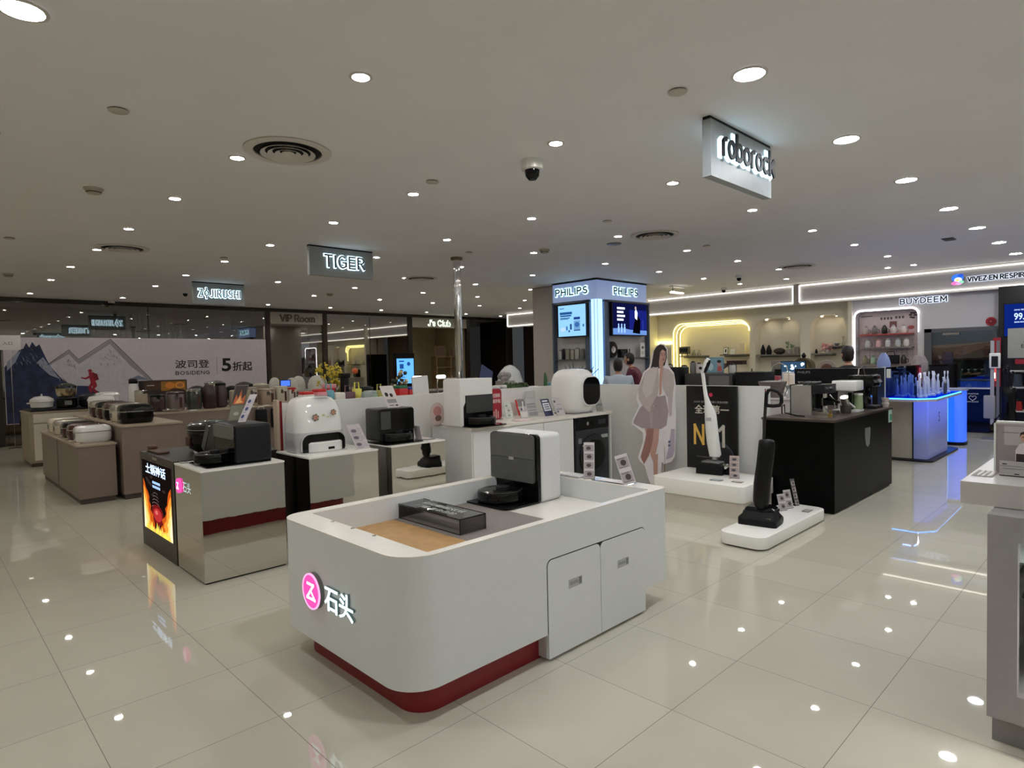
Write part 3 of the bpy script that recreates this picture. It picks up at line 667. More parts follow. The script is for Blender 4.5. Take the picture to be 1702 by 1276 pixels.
# tall grey and white dock with robot vacuum
def robot_disc(t, x, y, z, r=.17, m=BLACK, facing=-1, top=CHAR):
    o = B().lathe([(r * .93, z + .012), (r, z + .022), (r, z + .072), (r * .97, z + .08), (r * .9, z + .083)], (x, y, 0), 40).o('robot_vacuum', m, t)
    B().lathe([(r * .3, z + .083), (r * .3, z + .1), (r * .26, z + .103)], (x, y + .02, 0), 28).o('sensor_turret', top, o)
    B().lathe([(r * .88, z + .083), (r * .9, z + .085), (r * .9, z + .083)], (x, y, 0), 36, closed=True).o('seam_ring', GREY, o)
    return o
t = T('robot_vacuum_dock', 'tall dock with two-tone grey front and speckled white side on the island', 'robot vacuum dock', (-2.99, 2.93, .573))
b = B(); b.rbox(-.225, .225, .0, .205, .0, .45, .028, 4).o('housing', mat('speckled_white_plastic', (214, 214, 214), .45, noise=.06, scale=220), t)
b = B(); b.prism(rrect(-.222, .222, .0, .447, .028, 5), -.022, .004, 'y').o('front_frame', BLACK, t)
b = B(); b.prism(rrect(-.214, .196, .286, .443, .024, 5, (0, 0, 1, 1)), -.038, -.02, 'y').o('upper_front_panel', mat('dock_grey', (98, 100, 98), .3), t)
b = B(); b.prism(rrect(-.214, .196, .13, .283, .016, 5, (1, 1, 0, 0)), -.038, -.02, 'y').o('lower_front_panel', mat('dock_grey2', (88, 90, 89), .3), t)
B().box(-.03, .015, -.040, -.038, .27, .29).o('badge', c_(170, 170, 170), t)
b = B(); b.prism(rrect(-.215, .215, -.3, .0, .06, 5, (1, 1, 0, 0)), 0.001, .012).o('base_plate', BLACK, t)
robot_disc(t, -.02, -.13, .0, .155)

# price stands: folded clear acrylic with a card
def tag_stand(name, label, loc, w, h, rz, lean=.25, colors=((206, 200, 202),), rows=4, group=None, seed=1, base=True, hdr=None):
    rnd = random.Random(seed)
    t = T(name, label, 'price stand', loc, rz, group)
    st = bpy.data.objects.new('acrylic_holder', None)
    M = Matrix.Rotation(-lean, 4, 'X')
    b = B(); b.m = M; b.box(-w / 2, w / 2, 0, .003, 0, h).o('acrylic_plate', ACRYL, t)
    if base: B().box(-w / 2, w / 2, -.0, .07, 0, .003).o('acrylic_foot', ACRYL, t)
    b = B(); b.m = M; b.box(-w / 2 + .002, w / 2 - .002, -.0015, 0, .004, h - .002).o('card', c_(*colors[0], .6), t)
    sh = []; y = h * .94
    if hdr: sh.append((c_(*hdr, .6), R_(-w * .48, h * .82, w * .48, h * .985))); y = h * .8
    step = y / rows
    for i in range(rows):
        y0 = y - step * (i + 1) + step * .18; y1 = y - step * i - step * .1
        cx = rnd.uniform(-.1, .1) * w
        sh.append((c_(168, 158, 160, .6), R_(-w * .42, y0, w * .42, y1)))
        sh.append((c_(70, 62, 66, .6), E_(cx, (y0 + y1) / 2, w * .22, (y1 - y0) * .3, 10)))
        sh.append((c_(110, 100, 104, .6), R_(-w * .36, y1 - step * .1, w * .2, y1 - step * .04)))
        sh.append((c_(110, 100, 104, .6), R_(-w * .36, y0 + step * .04, w * .3, y0 + step * .08)))
    c, s = math.cos(lean), math.sin(lean)
    art('card_print', t, (0, -.0018 * c, .0018 * s), UX, (0, s, c), sh)
    return t
# ================================================================== mirror-clad display counters
def mirror_counter(label, x0, x1, y0, y1, zt=.795, logo=False):
    t = T('mirror_counter', label, 'display counter', ((x0 + x1) / 2, (y0 + y1) / 2, 0)); a, b_ = (x1 - x0) / 2, (y1 - y0) / 2
    B().box(-a, a, -b_, b_, .012, zt - .012).o('mirror_cladding', MIRROR, t, bevel=.002)
    B().box(-a + .01, a - .01, -b_ + .01, b_ - .01, 0, .012).o('base', BLACKM, t)
    B().box(-a - .003, a + .003, -b_ - .003, b_ + .003, zt - .012, zt).o('white_top', mat('bright_white_top', (245, 244, 238), .25, noise=.01), t, bevel=.002)
    return t
t = mirror_counter('mirror-clad counter with a small pink glowing logo, beside the fire picture cabinet', -5.14, -4.56, 1.43, 2.02)
b = B(); b.lathe([(.055, -.012), (.055, 0)], (-5.035 + 4.85, -.296, .638), 28, 'y').o('logo_face', PINK, t)
art('logo_z_mark', t, (-5.035 + 4.85, -.309, .638), UX, UZ, [(LW, q) for q in stroke([(a * .6, c * .6) for a, c in zs], .009)], lift=.002)
text('logo_letters', '石头', glow('logo_white_soft', (215, 240, 245), 1.3), t, (-4.965 + 4.85, -.293, .6), UX, UZ, .18, .08, .002, .006)
mirror_counter('mirror-clad counter under the white dock with flower stickers', -5.10, -4.52, 2.20, 2.81)
mirror_counter('mirror-clad counter under the black box dock and leaning card', -5.12, -4.56, 2.97, 3.55)

# black dock lying on counter one, opening towards the aisle side
t = T('robot_vacuum_dock', 'charcoal box dock with round robot vacuum on the mirror counter by the fire picture', 'robot vacuum dock', (-4.83, 1.69, .796))
B().rbox(-.205, .21, .0, .27, .005, .29, .022, 4).o('housing', CHAR, t)
b = B(); b.prism(rrect(-.2, .205, .01, .28, .02, 4), -.004, .002, 'y').o('front_opening', BLACK, t)
b = B(); b.prism(rrect(-.195, .2, .185, .28, .02, 4), -.012, .0, 'y').o('front_panel', mat('dock_grey', (98, 100, 98)), t)
b = B(); b.prism(rrect(-.2, .21, -.2, .27, .03, 4), .0, .008).o('base_plate', BLACK, t)
robot_disc(t, -.0, -.09, .0, .125)
# leaning cards standing on top of it
def lean_card(name, label, foot, top, w, m, parts=None, group=None, cat='price card', wd=UY, back=True):
    """thin card standing at foot (a world point, lower corner), leaning so its top edge is at top; width vector wd"""
    t = T(name, label, cat, foot, 0, group); V = Vector(top) - Vector(foot); U = Vector(wd).normalized() * w; N = U.cross(V).normalized(); th = .003
    b = B(); P = [Vector((0, 0, 0)), U, U + V, V]
    b.loft([[p for p in P], [p - N * th for p in P]]); b.o('card', m, t)
    if parts: art('card_print', t, (0, 0, 0), U, V, parts)
    if back:
        b = B(); k = -N; k.z = 0; k.normalize()
        q = [U * .4 + V * .6 - N * th, U * .4 + k * V.length * .32, U * .44 + k * V.length * .32, U * .44 + V * .6 - N * th]
        b.loft([q, [p + U.normalized() * .0 - N * .0015 for p in q]]); b.o('easel_strut', PAPER, t)
    return t
def rows_print(n, seed, cols=((70, 62, 66), (120, 112, 116), (168, 160, 164)), top=None):
    r = random.Random(seed); sh = []
    if top: sh.append((c_(*top, .6), R_(.04, .86, .96, .98)))
    for i in range(n):
        y1 = .84 - i * .82 / n; y0 = y1 - .62 / n
        sh.append((c_(*cols[2], .6), R_(.08, y0, .92, y1))); x = r.uniform(.3, .6)
        sh.append((c_(*cols[0], .6), E_(x, (y0 + y1) / 2, .2, (y1 - y0) * .33, 10)))
        sh.append((c_(*cols[1], .6), R_(.12, y0 - .1 / n, r.uniform(.5, .85), y0 - .04 / n)))
    return sh
t = lean_card('fire_card', 'tall tilted dark card with a fire picture standing on the charcoal dock', (-4.98, 1.77, 1.088), (-5.06, 1.87, 1.365), .10, c_(96, 90, 78, .5), None, cat='display card', wd=(.3, 1, 0))
art('fire_print', t, (0, 0, 0), Vector((.3, 1, 0)).normalized() * .10, Vector((-.08, .1, .277)), [(c_(44, 34, 30), R_(.06, .46, .94, .97)), (c_(190, 92, 40), [(.1, .46), (.25, .74), (.4, .6), (.55, .86), (.7, .6), (.92, .72), (.92, .46)]), (c_(236, 176, 110), [(.25, .48), (.42, .6), (.55, .7), (.66, .56), (.85, .5)]), (c_(120, 120, 104), R_(.06, .03, .94, .42)), (c_(170, 170, 150), E_(.5, .2, .2, .05, 10))])
lean_card('product_card', 'narrow tilted white card with small blue print on the charcoal dock', (-4.85, 1.80, 1.088), (-4.93, 1.93, 1.29), .055, PAPER, rows_print(3, 4, ((60, 70, 120), (120, 118, 150), (190, 186, 196))), wd=(.2, 1, 0))

# fire picture cabinet with rice cooker on top
t = T('screen_cabinet', 'black cabinet with a glowing fire and red pot picture on its end', 'display cabinet', (-5.63, 1.72, 0))
B().box(-.48, .46, -.29, .55, 0, .80).o('cabinet_body', mat('dark_cabinet', (40, 37, 32), .35), t, bevel=.003)
def fy(x, z): return (x + 5.63, z)
scr = glow('screen_dark', (22, 16, 14), 1.0)
def gl(r, g, b, s=1.0): return glow('glow_%d_%d_%d_%g' % (r, g, b, s), (r, g, b), s)
XL, XR, ZB, ZT = -6.05, -5.23, .16, .74
def sp(u, v): return fy(XL + (XR - XL) * u, ZB + (ZT - ZB) * v)
rf = random.Random(3)
sh = [(scr, [sp(0, 0), sp(1, 0), sp(1, 1), sp(0, 1)])]
for k in range(9):
    sh.append((gl(52, 44, 40), E_(*sp(.5 + rf.uniform(-.35, .35), .62 + rf.uniform(-.1, .16)), .03 + rf.random() * .03, .012, 8)))
for i in range(5): sh.append((gl(120 + i * 12, 112, 108), E_(*sp(.45, .56 - i * .05), .06 + i * .012, .012 + .002 * i, 14))); sh.append((scr, E_(*sp(.45, .553 - i * .05), .055 + i * .012, .012 + .002 * i, 14)))
sh.append((gl(120, 26, 26), E_(*sp(.5, .27), .17, .085, 22))); sh.append((gl(196, 52, 52), E_(*sp(.5, .27), .12, .055, 18))); sh.append((gl(235, 120, 110), E_(*sp(.47, .3), .04, .018, 12)))
for side in (0, 1):
    for lay_, (cc, wv, hv) in enumerate((((196, 84, 22), .34, .72), ((244, 150, 52), .26, .62), ((255, 214, 120), .17, .5), ((255, 240, 196), .08, .36))):
        pts = []; n = 12
        for i in range(n + 1):
            v = hv * i / n; w = wv * (1 - i / n) ** .7 * (1 + rf.uniform(-.25, .25)) + .02
            pts.append((v, w))
        if side == 0: poly = [sp(0.02, .0)] + [sp(.02 + w, v) for v, w in pts] + [sp(.03, hv)]
        else: poly = [sp(.98, .0)] + [sp(.98 - w, v) for v, w in pts] + [sp(.97, hv)]
        sh.append((gl(*cc, 1.25), poly))
for k in range(14):
    x = .12 + .76 * k / 13; h = rf.uniform(.06, .17); sh.append((gl(255, 190 + rf.randrange(50), 90, 1.2), [sp(x - .05, 0), sp(x + .05, 0), sp(x + .01, h)]))
art('glowing_fire_picture', t, (0, -.2901, 0), UX, UZ, sh, label='glowing picture of flames around a red pot')
text('glowing_title', '土锅神话', gl(200, 222, 255, 2.0), t, (sp(.13, .84)[0], -.2906, sp(0, .82)[1]), UX, UZ, .56, .085, .001, .02)
for i in range(2): B().box(sp(.36, 0)[0], sp(.62, 0)[0], -.2915, -.2905, sp(0, .70 - i * .06)[1], sp(0, .735 - i * .06)[1]).o('glowing_subtitle', gl(150, 180, 235, 1.5), t)
B().box(-.10, .02, -.2915, -.29, .765, .785).o('name_plate', c_(150, 145, 130), t)
for a, c2, d2, e2 in ((-.42, -.405, .14, .76),): pass
fr = B(); fr.box(-.425, .405, -.2915, -.289, .145, .158); fr.box(-.425, .405, -.2915, -.289, .742, .755); fr.box(-.435, -.422, -.2915, -.289, .145, .755); fr.box(.402, .415, -.2915, -.289, .145, .755); fr.o('picture_frame', BLACK, t)
t = T('rice_cooker', 'large glossy black rice cooker with open round lid above the fire picture', 'rice cooker', (-5.62, 1.86, .80))
B().lathe([(.13, .01), (.17, .03), (.185, .10), (.18, .17), (.17, .185)], seg=32, sx=1.15).o('pot_body', BLACK, t)
B().lathe([(.175, .19), (.188, .2), (.185, .225), (.15, .25), (.06, .262)], seg=32, sx=1.15).o('lid', mat('cooker_lid_green_black', (26, 30, 28), .15, coat=.4), t)
B().lathe([(.19, .186), (.194, .19), (.19, .194)], seg=32, sx=1.15, closed=True).o('chrome_band', CHROME, t)
B().box(-.05, .05, -.19, -.165, .06, .13).o('control_panel', c_(70, 26, 28, .3), t)
t = T('ceramic_pot_lid', 'small brown ceramic tray leaning at the edge above the fire picture', 'tray', (-5.98, 1.5, .80))
B().rbox(-.06, .26, -.03, .06, .0, .02, .008).o('tray_base', c_(84, 62, 50, .5, noise=.2), t); B().rbox(-.06, .0, -.03, .04, .02, .05, .01).o('clay_block', c_(100, 70, 54, .6, noise=.2), t)
t = T('digital_stand', 'dark slanted tablet stand between black rice cooker and charcoal dock', 'tablet stand', (-5.2, 1.72, .80))
B().prism([(-.13, 0), (.12, 0), (.12, .26), (.06, .28)], -.02, .13, 'y').o('stand_body', mat('navy_plastic', (22, 24, 34), .3), t)
b = B(); b.m = Matrix.Translation((-.128, -.022, .005)) @ Matrix.Rotation(math.radians(-55), 4, 'Y'); b.box(.03, .27, -.001, .0, .0, .07).o('slanted_face', c_(70, 72, 76, .3), t)
t = T('paper_note', 'small printed paper note tilted beside the robot vacuum of the charcoal dock', 'note', (-5.09, 1.60, .80)); b = B(); b.m = Matrix.Rotation(.5, 4, 'X'); b.box(-.04, .04, 0, .002, 0, .08).o('paper', PAPER, t)
art('note_print', t, (-.04, -.0005, 0), UX, (0, -math.sin(.5), math.cos(.5)), [(ink, E_(.04, .03, .018, .015)), (GREY, R_(.01, .055, .07, .062))])
t = T('acrylic_block', 'clear acrylic label block on the white counter top corner above pink logo', 'label block', (-5.08, 1.47, .797)); B().box(-.05, .03, -.02, .03, 0, .018).o('block', ACRYL, t); B().box(-.045, .025, -.015, .025, .0, .003).o('label_paper', PAPER, t)

# white dock with flower stickers
t = T('robot_vacuum_dock', 'bulbous glossy white dock with flower stickers and a white robot inside', 'robot vacuum dock', (-4.9, 2.44, .796))
b = B(); rings = []
for z, k, dx in ((.0, .93, 0), (.02, .99, 0), (.15, 1.0, 0), (.25, .98, -.004), (.34, .94, -.012), (.40, .86, -.022), (.435, .72, -.03), (.452, .5, -.035), (.456, .2, -.035)):
    rings.append([(x * (.9 if z > .3 else 1) + dx, y, z) for x, y in rrect(-.15 * k, .15 * k, -.215 * k, .215 * k, .09 * k, 8)])
b.loft(rings); b.o('housing', WPLAS, t)
b = B(); b.prism(rrect4(-.19, .205, .006, .158, (.03, .03, .075, .075), 8), -.05, .152, 'x')
o = b.o('opening_rim', c_(196, 196, 196, .3), t)
b = B(); b.prism(rrect4(-.18, .197, .003, .15, (.02, .02, .07, .07), 8), -.05, .1545, 'x'); b.o('dark_opening', BLACK, t)
b = B(); b.loft([[(x, y, z) for x, y in rrect(-.1515 * k, .1515 * k, -.2165 * k, .2165 * k, .0915 * k, 8)] for z, k in ((.005, .96), (.02, .99), (.155, 1.002), (.165, 1.0))]); b.o('grey_lower_band', c_(196, 196, 198, .2), t)
b = B(); rings = [[(x, y + .02, z) for x, y in rrect(-.05, .2, -.165, .165, .1, 8)] for z in (.008, .03, .075)]; rings.append([(x * .93, y * .93 + .02, .086) for x, y in rrect(-.05, .2, -.165, .165, .1, 8)])
o = b.o if False else None
b.loft(rings); rv = b.o('robot_vacuum', WPLAS, t)
B().box(.1995, .2015, .02, .075, .022, .042).o('bumper_window', BLACK, rv); B().lathe([(.04, .086), (.04, .104), (.034, .107)], (.11, .03, 0), 20).o('sensor_turret', WPLAS, rv)
B().prism(rrect(-.1, .22, -.2, .2, .05, 5), .0, .006).o('base_plate', WPLAS, t)
b = B(); b.box(.06, .10, -.02, .1, .4535, .457).o('top_seam', GREY, t)
def flower(cy, cz, s, c1):
    sh = [];
    for k in range(6): a = k * PI / 3 + .3; sh.append((c_(120, 108, 92, .5), E_(cy + s * .75 * math.cos(a), cz + s * .75 * math.sin(a), s * .42, s * .36, 10)))
    for k in range(5): a = k * 2 * PI / 5; sh.append((c_(*c1, .5), E_(cy + s * .42 * math.cos(a), cz + s * .42 * math.sin(a), s * .34, s * .3, 10)))
    sh.append((c_(190, 70, 60, .5), E_(cy, cz, s * .2, n=10))); return sh
art('flower_sticker', t, (.1475, 0, 0), UY, UZ, flower(-.06, .285, .028, (196, 150, 130)), lift=.004)
art('flower_sticker', t, (.1435, 0, 0), UY, UZ, flower(.10, .318, .024, (200, 160, 130)), lift=.006)
art('leaf_sticker', t, (.148, 0, 0), UY, UZ, [(c_(196, 206, 160, .5), E_(.01, .3, .014, .008)), (c_(196, 206, 160, .5), E_(.05, .285, .014, .006))], lift=.003)
# price boards beside it
t = lean_card('price_board', 'pinkish price board in clear holder next to the white flower dock', (-4.62, 2.675, .797), (-4.66, 2.60, 1.005), .125, PAPER, rows_print(3, 8, ((110, 100, 110), (150, 140, 150), (190, 180, 188))), cat='price board')
# black dock three
t = T('robot_vacuum_dock', 'glossy black box dock with black robot vacuum under a leaning white card', 'robot vacuum dock', (-4.87, 3.165, .797))
B().rbox(-.12, .115, -.188, .19, .02, .31, .022, 4).o('housing', mat('black_box_plastic', (30, 31, 30), .3), t)
b = B(); b.prism(rrect(-.18, .182, .105, .302, .02, 4), .11, .122, 'x').o('front_panel', BLACK, t)
B().box(.122, .1225, -.172, -.07, .125, .285).o('grey_glass_inset', c_(70, 72, 74, .15), t)
b = B(); b.prism(rrect(-.175, .178, .01, .1, .01, 3), .1, .119, 'x').o('robot_bay', BLACK, t)
robot_disc(t, .09, .0, .0, .15)
b = B(); b.prism(rrect(-.12, .26, -.2, .2, .04, 4), .0, .01).o('base_plate', BLACK, t)
t = lean_card('product_card', 'white card with two small dark products leaning on the glossy black dock', (-4.82, 3.115, 1.108), (-4.87, 3.065, 1.305), .14, c_(214, 206, 206, .6), [(c_(190, 200, 196), R_(.35, .84, .75, .88)), (ink, E_(.28, .6, .13, .1, 12)), (ink, E_(.62, .56, .12, .09, 12)), (c_(150, 146, 150), R_(.15, .2, .85, .38)), (c_(120, 116, 120), R_(.2, .07, .55, .12)), (ink, R_(.65, .06, .85, .12))])
t = T('clear_label', 'clear label plate lying on the mirror counter corner by white table', 'label', (-4.72, 3.47, .797)); B().box(-.06, .06, -.05, .05, 0, .004).o('plate', ACRYL, t); B().box(-.05, .05, -.04, .04, .004, .005).o('paper', PAPER, t)
t = T('price_stand', 'small white stand behind the robot of the glossy black dock', 'price stand', (-4.76, 3.405, .797)); b = B(); b.m = Matrix.Rotation(.2, 4, 'X'); b.box(-.05, .05, 0, .004, 0, .13).o('card', PAPER, t)

# ================================================================== white partition
PX, PT = -5.15, 1.19
t = T('partition_wall', 'low white partition with a red end edge running behind the mirror counters', 'partition', (PX, 4.2, 0))
B().box(-.05, 0, 2.28 - 4.2, 6.30 - 4.2, 0, PT).o('panel', WHITE, t, bevel=.002)
B().box(-.055, .003, 2.255 - 4.2, 2.28 - 4.2, 0, PT + .02).o('red_end_edge', RED, t)
B().box(-.07, .006, 2.235 - 4.2, 2.256 - 4.2, 0, PT + .03).o('pale_end_cap', c_(200, 180, 160), t)
t = T('partition_wall', 'low white partition behind the black poster, ending in a red edge', 'partition', (-3.9, 6.33, 0))
B().box(-1.2, 1.13, -.03, .03, 0, PT - .005).o('panel', WHITE, t, bevel=.002)
B().box(1.13, 1.142, -.032, .032, 0, PT - .03).o('red_end_edge', c_(120, 24, 30), t)
B().box(1.142, 1.16, -.032, .032, 0, PT - .005).o('pale_end_cap', WHITE, t)

# ================================================================== table four with washer
t = T('white_table', 'long white cabinet table against the low partition, holding docks and price cards', 'cabinet', (-4.82, 4.93, 0)); TX = -4.5
B().box(-.315, .32, -1.10, 1.10, .85, .88).o('table_top', WHITE_TOP, t, bevel=.003)
B().box(-.315, .30, -1.09, .40, .0, .85).o('cabinet_body', WHITE, t, bevel=.002)
B().box(-.315, -.28, .40, 1.09, 0, .85).o('back_panel', WHITE, t); B().box(-.315, .31, 1.065, 1.095, 0, .85).o('side_panel', WHITE, t)
for y0, y1 in ((-1.08, -.6), (-.59, -.1), (-.09, .395)): B().box(.30, .312, y0 + .003, y1 - .003, .03, .84).o('door', WHITE, t, bevel=.002)
t = T('washing_machine', 'black front-loading washing machine built under the white table', 'washing machine', (-4.8, 5.68, 0))
B().box(-.28, .28, -.30, .30, .02, .84).o('cabinet', mat('washer_grey', (52, 54, 58), .3), t, bevel=.01)
B().box(.28, .284, -.298, .298, .70, .838).o('control_panel', BLACK, t)
B().lathe([(.24, 0), (.245, .02), (.235, .035), (.19, .04), (.17, .028)], (.275, .0, .40), 40, 'x').o('door_ring', mat('washer_ring', (34, 36, 40), .2), t)
B().lathe([(.185, .0), (.16, .03), (.05, .038)], (.29, 0, .40), 32, 'x').o('door_glass', BLACK, t)
for y in (-.1, .0): B().cyl(.022, .284, .292, (y, .77), 16, 'x').o('dial', CHROME if y else BLACK, t)
B().box(.2845, .286, .1, .24, .745, .80).o('display_window', c_(40, 44, 56, .2), t); B().box(.281, .2825, .16, .28, .58, .62).o('energy_sticker', c_(180, 190, 186), t); B().box(.281, .2825, -.26, -.2, .55, .61).o('side_sticker', c_(120, 122, 124), t)
for x in (-.22, .22):
    for y in (-.24, .24): B().cyl(.025, 0, .02, (x, y), 12).o('foot', BLACKM, t)
# white tower dock on table
t = T('robot_vacuum_dock', 'tall white box dock with a black recess and black robot on the white table', 'robot vacuum dock', (-4.76, 4.0, .881))
b = B(); b.prism([(-.13, 0), (.14, 0), (.14, .2), (.14, .463), (-.11, .463), (-.13, .44)], -.20, .22, 'y').o('housing', WPLAS, t, bevel=.01, seg=3)
b = B(); b.prism([(-.165, 0), (.215, 0), (.215, .30), (-.14, .30), (-.14, .235), (-.165, .19)], .13, .143, 'x').o('recess_frame', BLACK, t)
b = B(); b.prism(rrect(-.135, .212, .13, .295, .012, 4), .14, .15, 'x').o('grey_front_panel', mat('dock_smoke', (66, 68, 68), .2), t)
B().box(-.132, -.131, -.15, .15, .40, .41).bm.free() if False else None
robot_disc(t, .14, .035, .0, .165)
b = B(); b.prism(rrect(.0, .33, -.18, .25, .05, 5), .0, .01).o('base_plate', BLACK, t)
# red bubble sign
t = T('red_sign', 'dark red speech-shaped sign with white lettering behind the white table dock', 'sign', (-4.93, 4.55, .881))
b = B(); b.prism(rrect(-.11, .075, .0, .33, .04, 6) , 0, .006, 'x').o('board', c_(158, 34, 48, .4), t)
for i, s in enumerate(('以旧换新', '至高补贴')): text('lettering', s, c_(236, 220, 220), t, (.0062, -.09, .235 - i * .06), UY, UZ, .145, .045, .0006, .01)
art('small_figures', t, (.006, 0, 0), UY, UZ, [(c_(200, 150, 150), R_(-.05 + i * .03, .01, -.03 + i * .03, .09 + .02 * (i % 2))) for i in range(3)])
B().box(-.03, .04, -.1, .06, 0, .004).o('foot', ACRYL, t)
cards = [('price_board', 'pale green price card, first of the row on the white table', (-4.86, 4.633, .881), (-4.90, 4.62, 1.07), .11, c_(206, 208, 200, .6), rows_print(3, 1, ((150, 160, 150), (170, 176, 168), (214, 216, 208)))),
 ('price_board', 'red card with white lines standing back against the partition', (-5.04, 5.0, .881), (-5.08, 4.98, 1.06), .12, c_(206, 52, 50, .5), [(c_(236, 214, 210), R_(.15, .52, .75, .58)), (c_(236, 214, 210), R_(.15, .44, .85, .5)), (c_(236, 214, 210), R_(.15, .34, .6, .39))]),
 ('price_board', 'grey price card with white letter shapes between red and blue cards', (-4.79, 4.79, .881), (-4.84, 4.77, 1.09), .115, c_(178, 174, 172, .6), [(c_(120, 116, 116), R_(.03, .6, .97, .97)), (c_(232, 230, 230), [(.45, .4), (.55, .4), (.75, .85), (.62, .85)]), (c_(80, 78, 80), E_(.3, .45, .12, .07, 10)), (c_(214, 210, 204), R_(.05, .03, .95, .32))]),
 ('price_board', 'grey price card with horizontal bands beside the card with letter shapes', (-4.79, 4.915, .881), (-4.84, 4.90, 1.085), .15, c_(176, 176, 178, .6), [(c_(120, 120, 124), R_(.05, .66, .9, .72)), (c_(150, 150, 152), R_(.05, .46, .95, .62)), (c_(120, 120, 124), R_(.08, .34, .9, .38)), (c_(140, 138, 140), R_(.08, .06, .92, .26))]),
 ('price_board', 'navy framed price card with white middle on the white table', (-4.72, 5.10, .881), (-4.77, 5.07, 1.07), .135, c_(44, 50, 84, .5), [(c_(226, 226, 232), R_(.1, .3, .9, .76)), (c_(230, 230, 236), R_(.15, .84, .8, .92)), (c_(90, 94, 130), R_(.2, .38, .8, .44)), (c_(90, 94, 130), R_(.2, .5, .8, .56)), (c_(90, 94, 130), R_(.2, .62, .8, .68))]),
 ('price_board', 'pale grey price card with a small dark figure next to the round white machine', (-4.66, 5.24, .881), (-4.72, 5.20, 1.075), .135, c_(190, 184, 186, .6), [(ink, E_(.22, .8, .1, .07, 10)), (c_(60, 66, 100), E_(.2, .22, .12, .05, 10)), (c_(150, 146, 150), R_(.1, .3, .85, .4)), (c_(150, 146, 150), R_(.35, .6, .85, .64))])]
for a in cards: lean_card(*a, cat='price card')
lean_card('price_board', 'small grey card on the partition wall above the banded card', (-5.10, 5.18, 1.03), (-5.11, 5.18, 1.15), .16, c_(196, 196, 194, .6), [(c_(170, 170, 170), R_(.1, .2, .9, .3))], cat='price card', back=False)
t = T('leaflet_stack', 'pile of pinkish leaflets lying before the red sign', 'leaflets', (-4.6, 4.62, .881)); B().box(-.07, .07, -.1, .1, 0, .006).o('sheets', c_(214, 196, 198), t); 
# round white pet toilet
t = T('round_appliance', 'big egg-shaped white appliance with a dark round-cornered window on the table', 'appliance', (-4.76, 5.63, .881))
b = B(); rings = []
for z, k in ((.0, .72), (.03, .8), (.07, .9), (.15, .98), (.24, 1.0), (.33, .985), (.40, .93), (.45, .84), (.485, .68), (.503, .45), (.508, .2)):
    rings.append([(x - .0, y, z + .01) for x, y in rrect(-.215 * k, .215 * k, -.255 * k, .255 * k, .16 * k, 9)])
b.loft(rings).o('shell', WPLAS, t)
b = B(); b.prism(rrect(-.105, .232, .085, .43, .12, 9), .17, .222, 'x').o('window_rim', WPLAS, t, bevel=.006)
b = B(); b.prism(rrect(-.085, .222, .10, .417, .11, 9), .19, .2255, 'x').o('dark_window', BLACK, t)
b = B(); b.prism(rrect(-.17, .17, -.2, .2, .08, 6), 0, .012).o('base_ring', GREY, t)
t = T('price_stand', 'clear slanted stand at the table end beside the egg-shaped appliance', 'price stand', (-4.6, 5.93, .881)); b = B(); b.m = Matrix.Rotation(.3, 4, 'X'); b.box(-.05, .05, 0, .004, 0, .18).o('card', ACRYL, t)
t = T('round_sticker_board', 'small round pale red board leaning beside the white tower dock', 'sign', (-4.98, 3.86, .881)); b = B(); b.prism(E_(-.07, .11, .09, .12, 24), 0, .006, 'x').o('disc', c_(206, 186, 182, .5), t); art('picture', t, (.0062, 0, 0), UY, UZ, [(c_(190, 130, 130), E_(-.07, .14, .05, .05)), (c_(110, 80, 76), E_(-.06, .07, .04, .03))])
B().box(-.03, .03, -.12, -.02, 0, .004).o('foot', ACRYL, t)
# tall card and white box seen over the partition
t = T('tall_white_board', 'plain white leaning board rising over the partition before the white box', 'board', (-5.5, 4.0, 0)); b = B(); b.m = Matrix.Rotation(.08, 4, 'X'); b.box(-.02, 0, -.02, .18, .9, 1.36).o('board', WHITE, t); b = B(); b.box(-.01, .01, .04, .08, 0, .92).o('stand', GREY, t)

# ================================================================== cards on the island rim
tag_stand('price_stand', 'tall narrow photo price strip in clear acrylic before the washing machine', (-2.615, 3.24, .707), .075, .245, .62, .25, rows=4, seed=3)
tag_stand('price_stand', 'tilted double price card at the island corner by the standing cutout', (-2.29, 3.245, .707), .085, .2, .9, .3, rows=2, seed=5).rotation_euler = (0, -.28, .75)
t = T('acrylic_sheet', 'flat clear acrylic frame lying on the far island rim', 'label', (-2.44, 3.265, .7065)); B().box(-.14, .12, -.05, .05, 0, .003).o('sheet', ACRYL, t); B().box(-.12, .10, -.038, .038, .003, .004).o('paper', c_(214, 208, 206), t)
t = T('film_packet', 'crumpled clear film packet lying on the far island rim by the dock', 'packet', (-2.76, 3.25, .707)); B().rbox(-.085, .085, -.045, .05, .0, .014, .005).o('packet', mat('film', (200, 198, 198), .3, noise=.15, scale=60), t)

